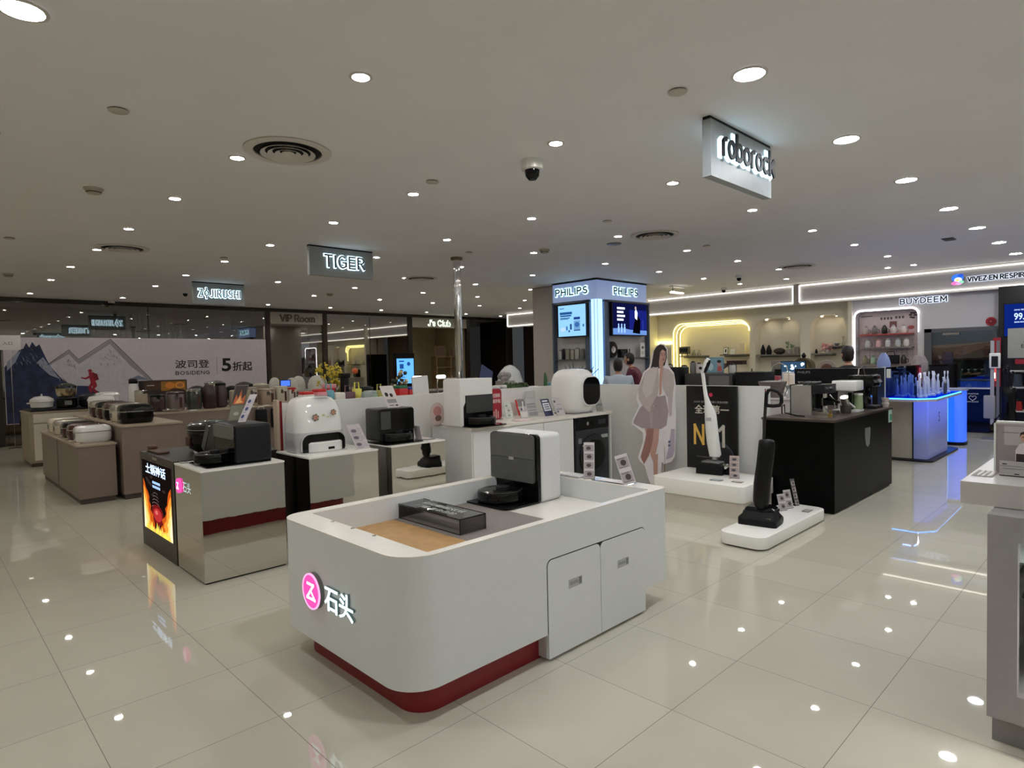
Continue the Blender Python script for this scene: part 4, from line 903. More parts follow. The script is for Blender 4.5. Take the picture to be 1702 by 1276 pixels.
# ================================================================== platforms
t = T('low_platform', 'low white rounded floor platform carrying the black upright washer', 'platform', (-2.25, 5.27, 0))
B().prism([(x + 2.25, y - 5.27) for x, y in rrect(-2.43, -2.05, 4.62, 5.94, .09, 8)], .012, .105).o('slab', mat('bright_white_top', (245, 244, 238)), t, bevel=.004, seg=2)
B().prism([(x + 2.25, y - 5.27) for x, y in rrect(-2.41, -2.07, 4.64, 5.92, .08, 8)], 0, .012).o('shadow_base', BLACKM, t)
t = T('display_platform', 'white raised platform under the white stick vacuum and black poster', 'platform', (-3.09, 5.86, 0))
B().prism([(x + 3.09, y - 5.86) for x, y in rrect(-3.58, -2.60, 5.44, 6.13, .06, 6)], .145, .298).o('slab', mat('bright_white_top', (245, 244, 238)), t, bevel=.004)
B().prism([(x + 3.09, y - 5.86) for x, y in rrect(-3.565, -2.615, 5.455, 6.12, .05, 6)], .0, .145).o('recessed_base', c_(206, 198, 186, .35), t)
# poster panel
t = T('poster_panel', 'black poster board with golden No.1 lettering behind the white stick vacuum', 'poster', (-3.34, 6.24, .299))
B().box(-.29, .30, 0, .03, -.299, .885).o('board', mat('poster_black', (12, 12, 14), .25), t)
gold = mat('gold_ink', (236, 190, 92), .5); silver = mat('silver_ink', (206, 200, 188), .5)
def ptext(s, x, z, w, h, m=silver, bold=.01): text('lettering', s, m, t, (x, -.001, z), UX, UZ, w, h, .001, bold)
ptext('全球第一', -.19, .58, .40, .1, bold=.02); ptext('2024年 全球扫地机器人销量&销额', -.2, .70, .40, .025, c_(150, 146, 140))
stroke_text('lettering', 'N', gold, t, (-.19, -.001, .25), UX, UZ, .10, .205, .14, .001); ptext('o', -.05, .24, .05, .07, gold, .05); stroke_text('lettering', '1', silver, t, (.10, -.001, .24), UX, UZ, .055, .215, .15, .001)
ptext('国际权威数据机构认证', -.17, .10, .26, .018, c_(110, 106, 100)); art('red_logo', t, (0, -.0005, 0), UX, UZ, [(c_(200, 40, 80), E_(.005, .79, .022))], lift=.001)
art('planet_print', t, (0, -.0005, 0), UX, UZ, [(c_(58, 66, 82, .4), [(.08, .29)] + [(.08 + .2 * math.sin(a * PI / 20), .07 + .22 * math.cos(a * PI / 20)) for a in range(11)] + [(.28, .02), (.05, .02)]), (c_(20, 22, 28, .4), E_(.12, .12, .14, .12))], lift=.001)
# white stick vacuum
t = T('stick_vacuum', 'white upright stick vacuum with oval head standing in a black dock', 'stick vacuum', (-3.17, 5.93, .299)); z0 = .299
def vp(x, z): return (x + 3.17, z - z0)
b = B()
prof = [(.16, .14, .0), (.175, .15, .0)]
path = [((-3.135, .475), .055, .030), ((-3.13, .50), .066, .038), ((-3.15, .62), .068, .045), ((-3.165, .76), .068, .048), ((-3.175, .90), .062, .046), ((-3.188, .97), .048, .04), ((-3.205, 1.03), .03, .03), ((-3.225, 1.10), .021, .022), ((-3.24, 1.20), .018, .02), ((-3.255, 1.32), .018, .02), ((-3.262, 1.36), .022, .022)]
b.loft([[(vp(x, z)[0] + rx * math.cos(2 * PI * i / 20), ry * math.sin(2 * PI * i / 20), vp(x, z)[1]) for i in range(20)] for (x, z), rx, ry in path]); b.o('body', WPLAS, t)
b = B(); b.m = Matrix.Translation((vp(-3.258, 0)[0], 0, 1.36 - z0)) @ Matrix.Rotation(.42, 4, 'Y')
b.lathe([(.012, -.02), (.03, 0), (.036, .06), (.034, .11), (.02, .14)], (.012, 0, 0), 20, 'z', .85, .75).o('handle_head', WPLAS, t)
b = B(); b.m = Matrix.Translation((vp(-3.258, 0)[0], 0, 1.36 - z0)) @ Matrix.Rotation(.42, 4, 'Y'); b.lathe([(.02, -.01), (.028, .03), (.028, .1), (.015, .13)], (.028, -.0, 0), 18, 'z', .7, .85).o('dark_screen', BLACK, t)
B().ball((vp(-3.272, 0)[0], -.02, 1.385 - z0), .016).o('button', BLACK, t)
B().box(-.035, .025, -.05, -.044, .845 - z0, .88 - z0).o('grip_slot', c_(180, 180, 182), t)
B().lathe([(.02, .0), (.03, .02), (.022, .05)], (.035, 0, .13), 16).o('neck_joint', CHROME, t)
b = B(); b.m = Matrix.Translation((.0, 0, 0)) @ Matrix.Rotation(.12, 4, 'Z')
b.prism([(-.135, 0), (.14, 0), (.145, .085), (.125, .112), (-.105, .112), (-.13, .085)], -.09, .08, 'y').o('dock_base', BLACKM, t, bevel=.006)
b = B(); b.m = Matrix.Rotation(.12, 4, 'Z'); b.prism([(.14, 0), (.22, .0), (.22, .05), (.15, .08)], -.02, .16, 'y').o('dock_tail', BLACKM, t, bevel=.004)
b = B(); b.rbox(-.08, .12, -.07, .05, .108, .132, .01).o('roller_cover', c_(110, 110, 112, .3), t)
B().lathe([(.018, -.02), (.028, -.018), (.028, .018), (.018, .02)], (.17, -.03, .095), 20, 'y').o('chrome_ring', CHROME, t)
tag_stand('price_stand', 'pink-grey price strip standing on the platform right before the poster'.replace('right before', 'beside'), (-2.86, 5.80, .299), .095, .225, .35, .12, ((200, 176, 172),), 4, seed=9)
t = T('clear_label', 'small clear label plate lying at the platform edge by the vacuum dock', 'label', (-2.95, 5.62, .299)); B().box(-.06, .05, -.04, .04, 0, .003).o('plate', ACRYL, t); B().box(-.05, .04, -.03, .03, .003, .004).o('paper', c_(170, 180, 180), t)
t = T('clear_label', 'small pinkish label plate lying at the foot of the price strip', 'label', (-2.76, 5.66, .299)); B().box(-.05, .05, -.035, .035, 0, .003).o('plate', ACRYL, t); B().box(-.04, .04, -.025, .025, .003, .004).o('paper', c_(190, 176, 172), t)
# black upright washer
t = T('floor_washer', 'black upright wet and dry floor washer standing on the low platform', 'floor washer', (-2.27, 5.05, .1055))
b = B(); b.m = Matrix.Rotation(.15, 4, 'Z')
b.loft([[(x, y, z) for x, y in rrect(-.155 * k, .155 * k, -.11 * k2, .13, .03, 4)] for z, k, k2 in ((.0, 1, 1), (.045, 1, 1), (.06, .98, .96), (.085, .82, .78), (.11, .78, .6))]); b.o('brush_head', BLACKM, t)
b = B(); b.m = Matrix.Rotation(.15, 4, 'Z'); b.loft([[(x, y, z) for x, y in rrect(-.12 * k, .12 * k, -.04 * k, .13, .02, 3)] for z, k in ((.1, 1), (.125, .96), (.14, .8))]); b.o('head_cover', BLACK, t)
B().box(.09, .125, -.085, -.083, .062, .072).o('gold_badge', c_(120, 106, 70, .3), t)
for sx in (-1, 1): B().cyl(.035, sx * .14 - .012, sx * .14 + .012, (.07, .04), 18, 'x').o('wheel', BLACK, t)
def wv(x, z, dy=0): return (x + 2.27, dy, z - .1055)
b = B(); b.loft([[(x0 + 2.27 + rx * math.cos(2 * PI * i / 18), ry * math.sin(2 * PI * i / 18) - .02, z - .1055) for i in range(18)] for x0, z, rx, ry in ((-2.25, .235, .035, .035), (-2.25, .262, .055, .05), (-2.25, .30, .066, .058), (-2.24, .45, .068, .06), (-2.215, .62, .066, .062), (-2.20, .76, .066, .06), (-2.2, .80, .062, .055), (-2.2, .812, .05, .045))]); b.o('tank_body', mat('washer_black_ribbed', (14, 14, 15), .35, noise=.15, spec=.25), t)
B().tube([wv(-2.25, .2), wv(-2.25, .25)], .025, 12).o('swivel_joint', CHAR, t)
B().tube([wv(-2.232, .80), wv(-2.225, .95), wv(-2.215, 1.10), wv(-2.208, 1.2)], .0125, 12).o('pole', mat('gun_metal', (70, 68, 66), .25, metal=.8), t)
B().tube([wv(-2.213, 1.09), wv(-2.207, 1.18), wv(-2.19, 1.215), wv(-2.16, 1.222), wv(-2.11, 1.205), wv(-2.085, 1.17), wv(-2.085, 1.12), wv(-2.10, 1.095), wv(-2.15, 1.088), wv(-2.2, 1.09)], .015, 10, closed=True).o('loop_handle', BLACKM, t)
# tags on low platform
for i, (y, lab, w, h, hh) in enumerate(((5.60, 'short grey price card, first behind the black floor washer', .085, .15, 0), (5.72, 'grey price card between the short card and the tall dark strip', .085, .17, 0), (5.86, 'tall slim dark price strip at the platform end by the black counter', .05, .25, 0))):
    tag_stand('price_stand', lab, (-2.30 + .01 * i, y, .1055), w, h, 1.15, .28, ((196, 190, 192),) if i < 2 else ((90, 88, 90),), 2 if i < 2 else 4, seed=20 + i)
t = T('clear_label', 'small grey label lying flat on the low platform end', 'label', (-2.14, 5.72, .106)); B().box(-.03, .03, -.055, .055, 0, .003).o('plate', ACRYL, t); B().box(-.025, .025, -.045, .045, .003, .004).o('paper', c_(150, 148, 146), t)

# ================================================================== standing cutout of a woman
t = T('cardboard_cutout', 'life-size cardboard cutout of a woman in pale jacket and shorts', 'cutout', (-3.92, 6.05, 0)); t.rotation_euler = (0, 0, .62)
def cut(m, pts, s=1): return (m, [(x * .00082 + .02, z * .001) for x, z in pts])
# drawn in metres/1000 across the board; z up
outl = [(-60, 0), (10, -2), (70, 10), (80, 60), (40, 130), (60, 330), (90, 300), (190, 330), (240, 400), (262, 900), (250, 1000), (262, 1200), (240, 1330), (170, 1410), (150, 1500), (160, 1600), (120, 1655), (60, 1665), (0, 1630), (-40, 1560), (-90, 1400), (-170, 1340), (-250, 1150), (-270, 1040), (-235, 960), (-330, 800), (-335, 755), (-230, 690), (-190, 660), (-190, 560), (-260, 380), (-235, 330), (-170, 280), (-130, 150)]
sc = 1.0
b = B(); b.prism([(x * .00082 + .02, max(0, z * .001)) for x, z in outl], 0, .006, 'y').o('board', mat('cutout_white_card', (222, 216, 218), .5), t)
skin = c_(186, 146, 134, .6); skin2 = c_(150, 106, 98, .6); jk = c_(186, 172, 172, .6); jk2 = c_(158, 142, 144, .6); hair = c_(40, 28, 26, .6); lip = c_(150, 60, 60, .6); jk3 = c_(202, 190, 190, .6)
fig = [cut(hair, [(-35, 1400), (-70, 1385), (-55, 1440), (-25, 1580), (10, 1625), (60, 1650), (110, 1640), (145, 1595), (145, 1500), (120, 1420), (60, 1380)]),
       cut(skin, [(45, 1380), (40, 1500), (60, 1580), (95, 1595), (130, 1570), (135, 1500), (120, 1455), (100, 1440), (95, 1370)]),
       cut(hair, [(40, 1450), (38, 1560), (62, 1600), (100, 1612), (60, 1560), (50, 1500)]),
       cut(hair, [(66, 1548), (88, 1550), (88, 1556), (66, 1556)]), cut(hair, [(108, 1548), (126, 1548), (126, 1554), (108, 1555)]),
       cut(ink, [(70, 1530), (86, 1530), (84, 1538), (72, 1538)]), cut(ink, [(110, 1530), (124, 1530), (122, 1537), (111, 1537)]), cut(skin2, [(98, 1500), (108, 1500), (104, 1535)]),
       cut(lip, [(88, 1476), (116, 1476), (110, 1488), (94, 1488)]), cut(skin, [(60, 1390), (100, 1385), (80, 1280), (70, 1100), (40, 1070), (45, 1300)]),
       cut(skin, [(-180, 770), (40, 790), (20, 560), (-40, 350), (-60, 330), (-90, 400), (-130, 580)]), cut(skin2, [(-110, 780), (-30, 780), (-60, 560), (-110, 400), (-180, 300), (-225, 380), (-165, 560)]),
       cut(skin, [(-60, 400), (10, 420), (0, 120), (-10, 60), (-45, 60), (-50, 150)]), cut(c_(110, 96, 96, .6), [(-50, 150), (5, 150), (0, 60), (-45, 60)]),
       cut(ink, [(-50, 75), (5, 90), (70, 35), (65, 6), (10, 6), (-40, 40)]),
       cut(jk2, [(-230, 930), (-310, 800), (-315, 765), (-200, 710), (60, 700), (130, 740), (160, 900), (120, 1080), (-120, 1040)]),
       cut(jk, [(-235, 1030), (-245, 1150), (-150, 1330), (-60, 1390), (30, 1400), (40, 1200), (10, 1050), (-60, 900), (-90, 880), (-180, 960)]),
       cut(jk3, [(-150, 1320), (-60, 1385), (20, 1390), (-10, 1250), (-60, 1100), (-140, 1050), (-190, 1150)]),
       cut(jk, [(100, 1390), (170, 1370), (235, 1310), (240, 1200), (215, 1050), (200, 850), (170, 840), (150, 1050), (90, 1150), (80, 1260)]),
       cut(jk2, [(-60, 900), (-40, 960), (30, 1060), (10, 1080), (-70, 960), (-90, 885)]), cut(skin2, [(-20, 980), (10, 960), (-5, 950)]),
       cut(c_(170, 156, 158, .6), [(-100, 900), (-80, 720), (-60, 715), (-50, 890)]), cut(c_(172, 160, 176, .6), [(120, 360), (200, 380), (230, 440), (240, 700), (190, 700), (160, 520)]),
       cut(c_(90, 90, 130, .6), [(150, 540), (180, 545), (180, 570), (150, 565)]), cut(c_(90, 90, 130, .6), [(148, 500), (178, 505), (178, 528), (148, 524)])]
art('printed_figure', t, (0, -.0002, 0), UX, UZ, fig, lift=.001, label='printed woman with long dark hair, jacket, shorts')
B().prism([(0, 0), (.22, 0), (0, .5)], .1, .105, 'x').o('easel_strut', c_(150, 120, 90), t)
# ================================================================== rice cooker department
TAUPE = mat('taupe_laminate', (128, 112, 102), .45, noise=.05, scale=3)
TAUPE_TOP = mat('taupe_top', (164, 148, 130), .4, noise=.05, scale=6)
MARBLE = mat('white_marble_panel', (206, 198, 184), .25, noise=.12, scale=2.5)
def counter(label, x0, x1, y0, y1, z, body=TAUPE, top=TAUPE_TOP, kick=.06, over=.012, seams=(), name='display_counter', th=.02):
    t = T(name, label, 'display counter', ((x0 + x1) / 2, (y0 + y1) / 2, 0)); a, b_ = (x1 - x0) / 2, (y1 - y0) / 2
    B().box(-a + over, a - over, -b_ + over, b_ - over, kick, z - th).o('body', body, t)
    if kick: B().box(-a + over + .015, a - over - .015, -b_ + over + .015, b_ - over - .015, 0, kick).o('kick_base', c_(70, 60, 54), t)
    B().box(-a, a, -b_, b_, z - th, z).o('top', top, t, bevel=.004)
    for s in seams: B().box(s - (x0 + x1) / 2 - .012, s - (x0 + x1) / 2 + .012, -b_ + over - .002, -b_ + over + .01, kick, z - th - .01).o('panel_gap', c_(44, 36, 30), t)
    return t
counter('low taupe counter with a row of rice cookers, nearest the white floor', -10.95, -8.37, 1.34, 1.73, .67, seams=(-9.7,))
counter('higher taupe counter behind the low one, with black and white rice cookers', -11.1, -8.29, 1.755, 2.42, .86)
counter('cream cabinet with white marble front under the oval roasters', -13.3, -12.35, 1.36, 2.5, .87, c_(150, 138, 116), TAUPE_TOP)
q_ = [o for o in bpy.data.objects if o.get('label', '').startswith('cream cabinet')][0]
B().box(.464, .472, -.50, .55, .1, .68).o('marble_door', MARBLE, q_); B().box(.464, .472, -.50, .55, .70, .84).o('marble_drawer_front', MARBLE, q_); B().box(-.5, -.44, -.575, -.56, .6, .72).o('black_pull', BLACKM, q_)
counter('long taupe counter carrying airpots and dark water boilers', -10.75, -9.75, 2.48, 5.3, .89)
counter('dark counter under the beige airpots row further back by the storefront', -13.2, -12.4, 2.7, 6.2, .9, c_(96, 84, 76), c_(60, 54, 50, .3))
counter('taupe counter hidden deeper between the airpots and the banner', -12.2, -11.5, 2.75, 5.6, .9, TAUPE, c_(120, 110, 102))
t = T('black_tray', 'long black tray board under the roasters on the cream cabinet', 'tray', (-12.85, 1.93, .871)); B().box(-.42, .42, -.52, .52, 0, .03).o('board', BLACKM, t)

def rice_cooker(label, body, lid, band=CHROME, s=1.0, loc=(0, 0, 0), rz=0, group=None, w=.135, d=.18, h=.2):
    t = T('rice_cooker', label, 'rice cooker', loc, rz, group)
    b = B(); b.loft([[(x, y, z * s) for x, y in rrect(-w * k, w * k, -d * k, d * k, .07, 5)] for z, k in ((.0, .86), (.015, .95), (.06, 1), (h * .62, 1))]); b.o('body', body, t)
    b = B(); b.loft([[(x, y, z * s) for x, y in rrect(-w * k, w * k, -d * k, d * k, .07, 5)] for z, k in ((h * .64, 1.0), (h * .8, .99), (h * .93, .9), (h * .99, .7), (h * 1.0, .4))]); b.o('lid', lid, t)
    b = B(); b.loft([[(x, y, z * s) for x, y in rrect(-w * k, w * k, -d * k, d * k, .07, 5)] for z, k in ((h * .61, 1.012), (h * .65, 1.012))]); b.o('band', band, t)
    B().box(-.045, .045, -d - .004, -d + .01, h * .28, h * .55).o('control_panel', c_(60, 62, 66, .3), t); B().box(-.02, .02, -d * .98, -d * .8, h * .78, h * .84).o('release_button', band, t)
    return t
WC = mat('cooker_white', (222, 222, 220), .15, coat=.3); BR = mat('cooker_brown', (72, 36, 34), .18, coat=.3); BKC = BLACK; SL = mat('cooker_silver', (176, 170, 160), .25, metal=.6); CR = mat('cooker_cream', (210, 200, 180), .25)
low = [(-8.72, WC, WC, 'pale blue-white rice cooker at the corner of the low taupe counter', GREY), (-9.14, BR, BR, 'dark wine-red rice cooker next to the pale one on the low counter', CHROME), (-9.55, BR, BKC, 'brown and black rice cooker third along the low counter', CHROME),
       (-10.1, CR, SL, 'cream rice cooker with steel lid at the gap of the low counter', CHROME), (-10.55, CR, CR, 'cream rice cooker second from the far end of the low counter', CHROME), (-10.82, WC, SL, 'white rice cooker at the far end of the low counter', CHROME)]
for x, bm_, lm, lab, bd in low[:5]: rice_cooker(lab, bm_, lm, bd, loc=(x, 1.56, .671))
hi = [(-8.66, BKC, BKC, 'glossy black rice cooker with a chrome line at the high counter corner', CHROME), (-9.06, CR, SL, 'cream rice cooker beside the glossy black one', CHROME), (-9.46, BKC, BR, 'dark rice cooker with wine lid third on the high counter', CHROME),
      (-9.86, BR, BKC, 'brown rice cooker fourth on the high counter', CHROME), (-10.26, BR, SL, 'reddish rice cooker fifth on the high counter', CHROME)]
for x, bm_, lm, lab, bd in hi: rice_cooker(lab, bm_, lm, bd, loc=(x, 2.0, .861), s=1.15)
for x, lab in ((-10.75, 'tall white lidded rice pot at the far end of the high counter'),):
    t = T('lidded_pot', lab, 'rice cooker', (x, 2.05, .861)); B().lathe([(.13, 0), (.16, .02), (.165, .2)], seg=28).o('pot', WC, t); B().lathe([(.172, .205), (.172, .23), (.15, .27), (.05, .29)], seg=28).o('lid', WC, t); B().lathe([(.02, .29), (.03, .31), (.01, .325)], seg=14).o('lid_knob', WC, t)
t = T('lidded_pot', 'white lidded pot raised behind the far end of the high counter', 'rice cooker', (-11.85, 2.35, 0)); B().lathe([(.13, .90), (.16, .92), (.165, 1.09)], seg=28).o('pot', WC, t); B().lathe([(.172, 1.095), (.172, 1.12), (.15, 1.15), (.05, 1.165)], seg=28).o('lid', WC, t); B().box(-.2, .2, -.2, .2, 0, .9).o('stand_block', TAUPE, t)
# small clear price plates along the counter edges
pp = T('price_plate', 'small slanted price plate lying along the counter front edge', 'price plate', (-8.62, 1.385, .671), 0, 'price plates along the cooker counters')
B().box(-.05, .05, -.025, .025, 0, .012).o('plate', mat('price_plate', (206, 190, 170), .4), pp)
for x in (-8.95, -9.3, -9.75, -10.3): dup(pp, (x, 1.385, .671))
for x in (-8.75, -9.1, -9.4, -9.75, -10.1, -10.5): dup(pp, (x, 1.80, .861))
# cream cabinet items
t = T('oval_roaster', 'white oval electric roaster at the end of the cream cabinet', 'roaster', (-12.75, 1.6, .902)); B().lathe([(.1, 0), (.15, .03), (.16, .11)], seg=28, sx=1.1).o('pan', WC, t); B().lathe([(.168, .115), (.16, .16), (.1, .2), (.03, .21)], seg=28, sx=1.1).o('lid', WC, t); B().tube([(-.04, 0, .21), (-.03, 0, .24), (.03, 0, .24), (.04, 0, .21)], .008).o('lid_handle', WC, t); B().box(-.02, .02, -.2, -.14, .09, .11).o('side_handle', WC, t)
t = T('glass_roaster', 'tall roaster with steel bowl stacked on a dark base on the cream cabinet', 'roaster', (-12.7, 1.93, .902)); B().lathe([(.13, 0), (.15, .02), (.15, .16)], seg=28).o('base', BLACK, t); B().lathe([(.1, .17), (.14, .22), (.15, .32)], seg=28).o('bowl', mat('champagne_metal', (196, 182, 150), .2, metal=.9), t); B().lathe([(.155, .325), (.15, .36), (.08, .40), (.03, .41)], seg=28).o('lid', GLASS, t); B().box(.145, .152, -.05, .05, .05, .12).o('display', GREY, t)
t = T('dark_cooker', 'dark oval cooker between steel roaster and tall white pots', 'roaster', (-12.75, 2.27, .902)); B().lathe([(.13, 0), (.17, .03), (.17, .12)], seg=28).o('pan', BLACKM, t); B().lathe([(.175, .125), (.16, .18), (.08, .215)], seg=28).o('lid', CHAR, t); B().box(.165, .172, -.06, .06, .03, .09).o('display', c_(150, 60, 50), t)
# menu board and objects behind
t = T('fruit_picture_box', 'wide dark box with an orange slices picture behind the rice cookers', 'box', (-11.7, 2.9, .901)); B().box(-.15, .15, -.1, .56, 0, .42).o('box', c_(40, 24, 20, .5), t)
art('orange_picture', t, (.151, -.1, 0), UY, UZ, [(c_(70, 44, 24, .5), R_(.02, .26, .64, .4)), (c_(150, 104, 30, .5), R_(.26, .24, .64, .4)), (c_(216, 130, 40, .5), E_(.40, .33, .075, .055)), (c_(226, 150, 50, .5), E_(.55, .33, .075, .055)), (c_(170, 110, 60, .5), E_(.55, .33, .05, .035)), (c_(60, 30, 18, .5), [(.35, .24), (.45, .28), (.6, .26), (.64, .22), (.3, .22)]), (c_(220, 214, 200, .5), R_(.05, .335, .16, .345))])
t = T('kettle', 'white kettle with a dark lid beside the orange slices picture', 'kettle', (-11.7, 2.69, .901), PI / 2); B().lathe([(.07, 0), (.085, .05), (.08, .3), (.06, .38)], seg=24).o('body', WC, t); B().lathe([(.062, .38), (.07, .42), (.05, .46)], seg=24).o('lid', BLACKM, t); B().tube([(0, .07, .34), (0, .15, .32), (0, .15, .14), (0, .09, .1)], .012).o('handle', WC, t)
# airpots
def airpot(label, loc, w=.10, h=.27, m=CR, lidm=None, panel=True, rz=0, round_=False, group=None, name='water_boiler'):
    t = T(name, label, 'water boiler', loc, rz, group)
    pr = lambda k: rrect(-w * k, w * k, -w * k, w * k, w * (.95 if round_ else .5), 6)
    B().loft([[(x, y, z) for x, y in pr(k)] for z, k in ((0, .95), (.02, 1), (h * .82, 1), (h * .86, .97))]).o('body', m, t)
    B().loft([[(x, y, z) for x, y in pr(k)] for z, k in ((h * .865, 1.0), (h * .95, 1.0), (h, .8))]).o('lid', lidm or m, t)
    if panel: B().box(w * .98, w * 1.02, w * .25, w * .6, h * .15, h * .7).o('water_gauge', c_(70, 40, 34, .3), t); B().box(w * .99, w * 1.05, -w * .35, w * .1, h * .6, h * .8).o('panel', c_(90, 86, 80, .3), t)
    B().tube([(w * .9, 0, h * .85), (w * 1.35, 0, h * .83), (w * 1.4, 0, h * .74)], .018, 8).o('spout', lidm or m, t)
    return t
BEI = mat('boiler_beige', (176, 164, 144), .3); TAU = mat('boiler_taupe', (112, 96, 92), .3); DG = mat('boiler_dark_green', (58, 62, 54), .25); BB = mat('boiler_brown', (54, 38, 38), .25)
ax = -10.15
for y, w, h, m, lm, lab in ((2.62, .10, .25, BB, BKC, 'dark boiler with clear front at the near end of the airpot counter'.replace('near end', 'rice cooker end')), (2.87, .11, .28, TAU, BB, 'taupe water boiler beside the dark clear-front boiler'), (3.13, .095, .31, DG, STEEL, 'green-black boiler with a silver lid next to the taupe boiler'),
        (3.75, .095, .26, BEI, BEI, 'beige airpot with round lid just past the tilted fire card'), (3.98, .105, .30, BEI, SL, 'taller beige airpot with a dark red gauge'), (4.24, .12, .26, mat('boiler_sand', (160, 144, 126), .3), None, 'sand coloured square airpot in the middle of the row'),
        (4.48, .10, .29, mat('boiler_ivory', (196, 188, 170), .3), None, 'ivory round airpot touching the red-topped one'), (4.66, .075, .26, mat('boiler_white_red', (206, 196, 188), .3), mat('lid_red', (180, 44, 40), .3), 'white airpot with a bright red lid at the row end')):
    airpot(lab, (ax, y, .891), w, h, m, lm, round_=(m is BEI))
t = T('tall_kettle', 'tall dark brown vacuum kettle standing behind the tilted fire card', 'kettle', (-10.1, 3.34, .891), PI / 2); B().lathe([(.08, 0), (.1, .03), (.1, .22), (.085, .32), (.06, .36)], seg=28).o('body', BB, t); B().lathe([(.062, .36), (.07, .39), (.03, .41)], seg=24).o('lid', STEEL, t); B().tube([(0, .08, .33), (0, .16, .31), (0, .16, .12), (0, .1, .08)], .014).o('handle', BLACKM, t)
t = T('tall_kettle', 'tall plum coloured kettle half hidden by the dark card', 'kettle', (-10.2, 3.54, .891), PI / 2); B().lathe([(.07, 0), (.095, .03), (.095, .24), (.075, .34)], seg=28).o('body', mat('plum', (66, 48, 52), .3), t); B().lathe([(.076, .34), (.08, .37), (.03, .39)], seg=24).o('lid', BLACKM, t); B().tube([(0, .08, .33), (0, .15, .31), (0, .15, .12), (0, .09, .08)], .014).o('handle', BLACKM, t)
t = T('jar', 'pale glass jar with a steel lid beyond the glossy black cooker', 'jar', (-10.15, 2.38 + .03, 0)); B().lathe([(.075, .891), (.085, .91), (.085, 1.15)], seg=24).o('glass_body', c_(178, 166, 148, .2), t); B().lathe([(.088, 1.15), (.088, 1.19), (.07, 1.2)], seg=24).o('lid', CHROME, t); t.location.y = 2.52; t.location.x = -10.55
# low steel pan
t = T('steel_pan', 'low shiny steel pan at the front edge of the long taupe counter', 'pan', (-9.9, 2.75, .891)); B().lathe([(.1, 0), (.13, .03), (.135, .035)], seg=28).o('pan', CHROME, t); B().lathe([(.13, .036), (.08, .05), (.02, .055)], seg=28).o('lid', STEEL, t)
for y, lab in ((3.02, 'white curled label paper beside the steel pan'), (3.86, 'white label paper under the two beige airpots'), (4.1, 'white label paper below the sand coloured airpot')):
    t = T('label_paper', lab, 'label', (-9.82, y, .891)); b = B(); b.m = Matrix.Rotation(.2, 4, 'Y'); b.box(-.03, .03, -.05, .05, 0.0, .004).o('paper', WHITE, t)
# row against the banner: dark pots
for i, (x, y, w, h, m, lab) in enumerate(((-11.8, 3.68, .14, .30, BLACKM, 'black wide pot on the deeper counter before the banner'), (-11.8, 4.0, .16, .38, STEEL, 'steel bowl-topped mixer pot before the banner'), (-11.8, 4.5, .15, .34, BLACKM, 'black lidded pot before the banner number'),
        (-12.75, 5.2, .16, .28, BEI, 'wide beige pot below the end of the banner'), (-12.75, 4.62, .12, .25, CHAR, 'charcoal pot below the banner lettering'))):
    t = T('pot', lab, 'pot', (x, y + .02, .901)); B().lathe([(w * .8, 0), (w, .03), (w, h * .75)], seg=26).o('pot_body', m, t); B().lathe([(w * 1.03, h * .76), (w * 1.0, h * .86), (w * .5, h * .97), (.02, h)], seg=26).o('lid', CHROME if i in (1,) else m, t)
# bags on hooks below counter end
for y0, lab in ((3.96, 'black cloth bag hanging under the tall beige airpot'), (4.2, 'black bag with white strap beside the dock edge')):
    t = T('hanging_bag', lab, 'bag', (-9.70, y0, .55)); B().rbox(-.02, .03, -.09, .09, 0, .3, .02).o('bag_body', BLACKM, t); B().tube([(0, -.05, .29), (0, -.04, .335), (0, .04, .335), (0, .05, .29)], .006).o('strap', WHITE, t)
# white cloth displays and blue screen near the VIP room
for i, (x, y, w, h, lab) in enumerate(((-14.0, 6.05, .10, .42, 'white arched cloth cover, first below the VIP header'), (-13.75, 6.34, .10, .40, 'white arched cloth cover, second below the VIP header'), (-14.0, 6.62, .12, .44, 'larger white cloth cover beside the small blue screen'), (-13.7, 6.95, .17, .45, 'widest white cloth cover under the shop glass'), (-13.5, 7.5, .09, .33, 'single white bag standing by the dark post'))):
    t = T('white_cover', lab, 'cover', (x, y, .95)); B().loft([[(k * a, k * b_, z) for a, b_ in rrect(-w * .7, w * .7, -w * 1.3, w * 1.3, w * .5, 5)] for z, k in ((0, 1), (h * .3, 1.0), (h * .52, .85), (h * .68, .55), (h * .74, .2))]).o('cloth', c_(206, 204, 196, .7, noise=.1), t)
counter('grey counter under the white cloth covers', -14.4, -13.3, 5.8, 8.2, .95, c_(110, 100, 92), c_(150, 142, 134))
t = T('blue_display', 'tiny glowing blue screen among the white covers', 'screen', (-12.1, 5.6, .901)); B().box(-.03, 0, -.11, .11, 0.2, .34).o('bezel', BLACKM, t); B().box(0, .002, -.095, .095, .215, .325).o('screen', glow('screen_blue', (70, 110, 230), 1.6), t); B().box(-.03, .0, -.03, .03, 0, .2).o('stand', BLACKM, t); t.location = (-12.1, 5.45, .9)
